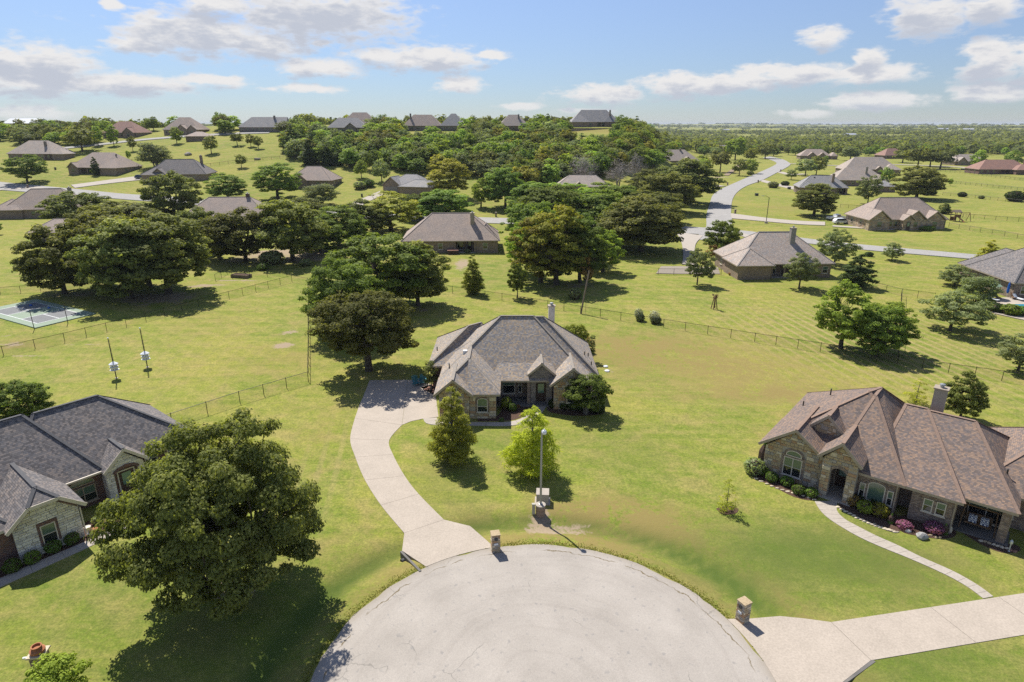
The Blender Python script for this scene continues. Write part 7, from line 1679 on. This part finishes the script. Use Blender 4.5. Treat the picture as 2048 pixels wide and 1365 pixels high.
def vehicles():
    car(P(1682, 448), math.radians(4), 'car_white', 'white sport utility vehicle parked in front of the stone-gabled house')
    car(P(1671, 440), math.radians(14), 'car_white', 'white pickup truck parked beyond the white sport utility vehicle', 'truck', 'truck', 'pickup_truck')
    car(P(283, 358), math.radians(10), 'car_blue', 'blue car parked at the tan house with dormers')
    car(P(1932, 341), math.radians(-10), 'car_blue', 'dark teal truck in front of the pale grey roof', 'truck', 'truck', 'pickup_truck')
    # play tower
    p = P(1909, 443); t = thing('play_tower', (p.x, p.y, p.z), .1, 'wooden play tower with roof, slide and swing beam', 'play tower')
    for sx in (-1, 1):
        for sy in (-1, 1): b = MB(); b.box(sx * .95 - .07, sx * .95 + .07, sy * .8 - .07, sy * .8 + .07, -.2, 2.9); b.obj('post', 'wood_brown', t)
    for k in range(4): b = MB(); b.box(-1.05, 1.05, -.9 + k * .46, -.5 + k * .46, 1.3, 1.36); b.obj('deck_board', 'wood_brown', t)
    b = MB(); b.prism([(-1.2, -1.05, 2.75), (-1.2, 1.05, 2.75), (-1.2, 0, 3.45)], (2.4, 0, 0)); b.obj('roof', 'wood_pole', t); b = MB(); b.box(-1.0, 1.0, -.86, -.82, 1.4, 2.1); b.box(-1.0, 1.0, .82, .86, .1, 1.25); b.obj('side_panel', 'wood_brown', t)
    b = MB(); b.bar((.3, -.9, 1.3), (.7, -3.0, .15), .6, .08); b.obj('slide', 'terracotta', t); b = MB(); b.bar((1, 0, 2.5), (4.6, 0, 2.5), .14); b.bar((4.5, -.9, -.1), (4.5, 0, 2.5), .12); b.bar((4.5, .9, -.1), (4.5, 0, 2.5), .12); b.obj('swing_beam', 'wood_brown', t)
    for x in (2.3, 3.4):
        b = MB(); b.bar((x - .2, 0, 2.45), (x - .2, 0, .5), .03); b.bar((x + .2, 0, 2.45), (x + .2, 0, .5), .03); b.box(x - .24, x + .24, -.1, .1, .46, .5); b.obj('swing', 'metal_dark', t)
    # flagpole
    p = P(1763, 450); f = thing('flagpole', (p.x, p.y, p.z), 0, 'thin flagpole with striped flag at the stone entry', 'flagpole'); b = MB(); b.lathe([(.05, -.2), (.04, 6.0), (.07, 6.05), (.01, 6.15)], sides=8); b.obj('pole', 'white_paint', f)
    for k in range(7): b = MB(); b.prism([(-.05, 0, 5.85 - k * .11), (-.05 - (.9 if k > 3 else .9), -.2, 5.55 - k * .11), (-.95, -.2, 5.44 - k * .11), (-.05, 0, 5.74 - k * .11)], (0, .012, 0)); b.obj('flag_stripe', 'flag_red' if k % 2 == 0 else 'white_paint', f)
    b = MB(); b.prism([(-.055, -.006, 5.86), (-.45, -.095, 5.73), (-.45, -.095, 5.36), (-.055, -.006, 5.49)], (0, -.012, 0)); b.obj('flag_canton', 'flag_blue', f)
    # bins, boxes
    for (x, y, l) in ((724, 394, 'dark wheeled bin beside the garage drive'), (111, 340, 'dark bin at the white-columned house')):
        p = P(x, y); b = thing('wheeled_bin', (p.x, p.y, p.z), 0, l, 'bin'); m = MB(); m.prism([(-.28, -.3, 0), (.28, -.3, 0), (.28, .3, 0), (-.28, .3, 0)], (0, 0, 1.0)); m.obj('body', 'metal_dark', b); m = MB(); m.box(-.32, .32, -.36, .34, 1.003, 1.09); m.obj('lid', 'metal_dark', b)
    for (x, y, l) in ((1513, 392, 'dark utility box on the verge inside the curve'), (1578, 379, 'small utility box by the taupe house drive')):
        p = P(x, y); m = MB(); m.box(-.6, .6, -.5, .5, -.2, .9); m.box(-.66, .66, -.56, .56, .903, 1.0); o = m.obj('utility_box', 'metal_dark'); o.location = p; tag(o, l, 'utility box')
    p = P(906, 508); t = thing('hot_tub', (p.x, p.y, p.z), .1, 'covered hot tub on the back porch of the brown house', 'hot tub'); m = MB(); m.box(-1.2, 1.2, -1, 1, -.2, .85); m.obj('shell', 'wood_dark', t); m = MB(); m.box(-1.25, 1.25, -1.05, 1.05, .853, .95); m.obj('cover', 'rock_red', t)
    p = P(483, 555); t = thing('raised_bed', (p.x, p.y, p.z), -.25, 'raised wooden garden bed inside the back fence', 'garden bed')
    for (a, b_, c_, d) in ((-1.8, 1.8, -.8, -.72), (-1.8, 1.8, .72, .8), (-1.8, -1.72, -.72, .72), (1.72, 1.8, -.72, .72)): m = MB(); m.box(a, b_, c_, d, -.1, .6); m.obj('side_board', 'wood_pole', t)
    m = MB(); m.box(-1.71, 1.71, -.71, .71, -.1, .5); m.obj('soil', 'mulch', t)
    # swing seat on the right-hand porch
    M = RH.e.matrix_basis.copy() if False else None
    loc = Vector((21.9, 48.0, 0)); a = math.radians(-39.5); ex = Vector((math.cos(a), math.sin(a), 0)); ey = Vector((-math.sin(a), math.cos(a), 0))
    q = loc + ex * 14.6 + ey * 1.0; s = thing('porch_swing', (q.x, q.y, .1), a, 'wooden porch swing seat in its frame on the covered porch', 'swing seat')
    for sx in (-1, 1):
        for yy in (-.5, .5): m = MB(); m.bar((sx * 1.05, yy, 0), (sx * .95, 0, 1.75), .07); m.obj('frame_leg', 'wood_brown', s)
        m = MB(); m.bar((sx * .75, 0, 1.72), (sx * .75, 0, .5), .02); m.obj('chain', 'metal_dark', s)
    m = MB(); m.bar((-1.1, 0, 1.75), (1.1, 0, 1.75), .09); m.obj('top_beam', 'wood_brown', s); m = MB(); m.box(-.8, .8, -.28, .28, .42, .5); m.obj('seat', 'wood_brown', s); m = MB(); m.prism([(-.8, .26, .5), (.8, .26, .5), (.8, .40, 1.0), (-.8, .40, 1.0)], (0, .05, 0)); m.obj('backrest', 'wood_brown', s)
    for sx, l in ((-.36, 'checked cushion on the porch swing, farther from the brick post'), (.36, 'checked cushion on the porch swing, nearer the brick post')):
        m = MB(); m.prism([(-.25, -.2, 0), (.25, -.2, 0), (.25, .02, .42), (-.25, .02, .42)], (0, .12, .06)); o = m.obj('cushion', 'cushion_check'); o.location = q + ex * sx + ey * .05 + Vector((0, 0, .62)); o.rotation_euler = (0, 0, a); tag(o, l, 'cushion')
    q = loc + ex * 16.6 - ey * .5; m = MB(); m.lathe([(.1, 0), (.04, .05), (.035, .6), (.1, .65), (.1, .85), (.02, .95)], sides=10); o = m.obj('garden_lantern', 'metal_light'); o.location = (q.x, q.y, 0); tag(o, 'short metal garden lantern at the porch post', 'lantern')
vehicles()

# ------------------------------------------------------------------ pool terrace
def pool():
    pts = [P(*p) for p in ((1966, 600), (2080, 594), (2090, 650), (2040, 640), (1990, 629), (1972, 620))]
    z = max(p.z for p in pts) + .12
    b = MB(); b.prism([(p.x, p.y, z - .5) for p in pts], (0, 0, .5)); tag(b.obj('pool_terrace', 'concrete'), kind='structure')
    c = P(2024, 617); r = []
    for k in range(28):
        t = 6.283 * k / 28; r.append((c.x + 5.6 * math.cos(t) + .8 * math.cos(2 * t), c.y + 1.9 * math.sin(t) + .5 * math.sin(2 * t + 1), z + .012))
    b = MB(); b.prism([(x, y, z - .1) for x, y, _ in r], (0, 0, .115)); tag(b.obj('pool_water', 'pool_water'), kind='structure')
    k_ = tag(bpy.data.objects.new('pool_coping', None), kind='structure'); C.objects.link(k_)
    for k in range(28):
        p0, p1 = Vector(r[k]), Vector(r[(k + 1) % 28]); cc = Vector((c.x, c.y, z)); m = MB(); o0, o1 = p0 + (p0 - cc).normalized() * .35, p1 + (p1 - cc).normalized() * .35
        m.prism([p0, p1, o1, o0], (0, 0, .05)); m.obj('coping_stone', 'stone_cream', k_)
    p = P(2012, 597); u = thing('closed_umbrella', (p.x, p.y, z), 0, 'closed bright blue sunshade beside the pool porch', 'umbrella'); m = MB(); m.lathe([(.03, 0), (.03, 2.7)], sides=6); m.obj('pole', 'white_paint', u); m = MB(); m.lathe([(.12, .7), (.2, 1.0), (.16, 2.2), (.03, 2.65)], sides=8); m.obj('canopy', 'canvas_blue', u)
    p = P(1975, 598); u = thing('open_umbrella', (p.x, p.y, z), 0, 'open green sunshade over the terrace seats', 'umbrella'); m = MB(); m.lathe([(.03, 0), (.03, 2.5)], sides=6); m.obj('pole', 'wood_brown', u); m = MB(); m.lathe([(1.7, 2.15), (1.68, 2.2), (.9, 2.5), (.05, 2.75)], sides=8); m.obj('canopy', 'canvas_green', u)
    for i, (x, y, rz) in enumerate(((1972, 606, .6), (1985, 604, .3), (2026, 600, -.4), (2036, 603, .2), (1992, 600, -.2))):
        p = P(x, y); u = thing('lounge_chair', (p.x, p.y, z), rz, 'low lounge chair on the pool terrace', 'chair', 'lounge chairs on the pool terrace'); m = MB(); m.box(-.32, .32, -.9, .5, .26, .34); m.obj('seat', 'white_paint' if i % 2 else 'wood_brown', u); m = MB(); m.prism([(-.32, .5, .3), (.32, .5, .3), (.32, .95, .8), (-.32, .95, .8)], (0, .05, .05)); m.obj('backrest', 'white_paint' if i % 2 else 'wood_brown', u)
        for sx in (-.28, .28):
            for sy in (-.8, .4): m = MB(); m.box(sx - .03, sx + .03, sy - .03, sy + .03, 0, .258); m.obj('leg', 'metal_dark', u)
pool()

grass_tufts()
def far_barns():
    for (x, y, w_, l) in ((1452, 263, 26, 'pale metal-roofed barn left of the far plain'), (1556, 268, 40, 'long pale shed in a clearing of the far woodland'), (1885, 262, 34, 'white-roofed barn on the far rise'), (1936, 263, 30, 'low pale barn beside the far meadow'), (1700, 276, 24, 'small pale barn among the far trees'), (60, 268, 22, 'pale shed behind the left-hand field')):
        p = P(x, y); b = thing('barn', (p.x, p.y, p.z), rnd.uniform(-.4, .4), l, 'barn'); m = MB(); m.box(-w_ / 2, w_ / 2, -6, 6, -3, 6.5); m.obj('wall', 'trim_cream', b)
        m = MB(); m.prism([(-w_ / 2 - 1, -7, 6.5), (-w_ / 2 - 1, 7, 6.5), (-w_ / 2 - 1, 0, 9.6)], (w_ + 2, 0, 0)); m.obj('roof', 'metal_light', b); m = MB(); m.box(-2.2, 2.2, -6.1, -5.95, 0, 4.5); m.obj('door', 'trim_grey', b)
far_barns()
# ------------------------------------------------------------------ air
def haze():
    m = bpy.data.materials.new('haze'); m.use_nodes = True; t = NT(m.node_tree); t.n.clear(); out = t.add('ShaderNodeOutputMaterial')
    v = t.add('ShaderNodeVolumePrincipled', {'Color': (.80, .88, 1.0, 1), 'Density': 0.00007, 'Anisotropy': 0.0}); t.l.new(v.outputs[0], out.inputs['Volume'])
    mb = MB(); mb.box(-15500, 15500, -500, 16800, -16, 52); o = mb.obj('haze', 'grass'); o.data.materials.clear(); o.data.materials.append(m); tag(o, kind='stuff')
haze()
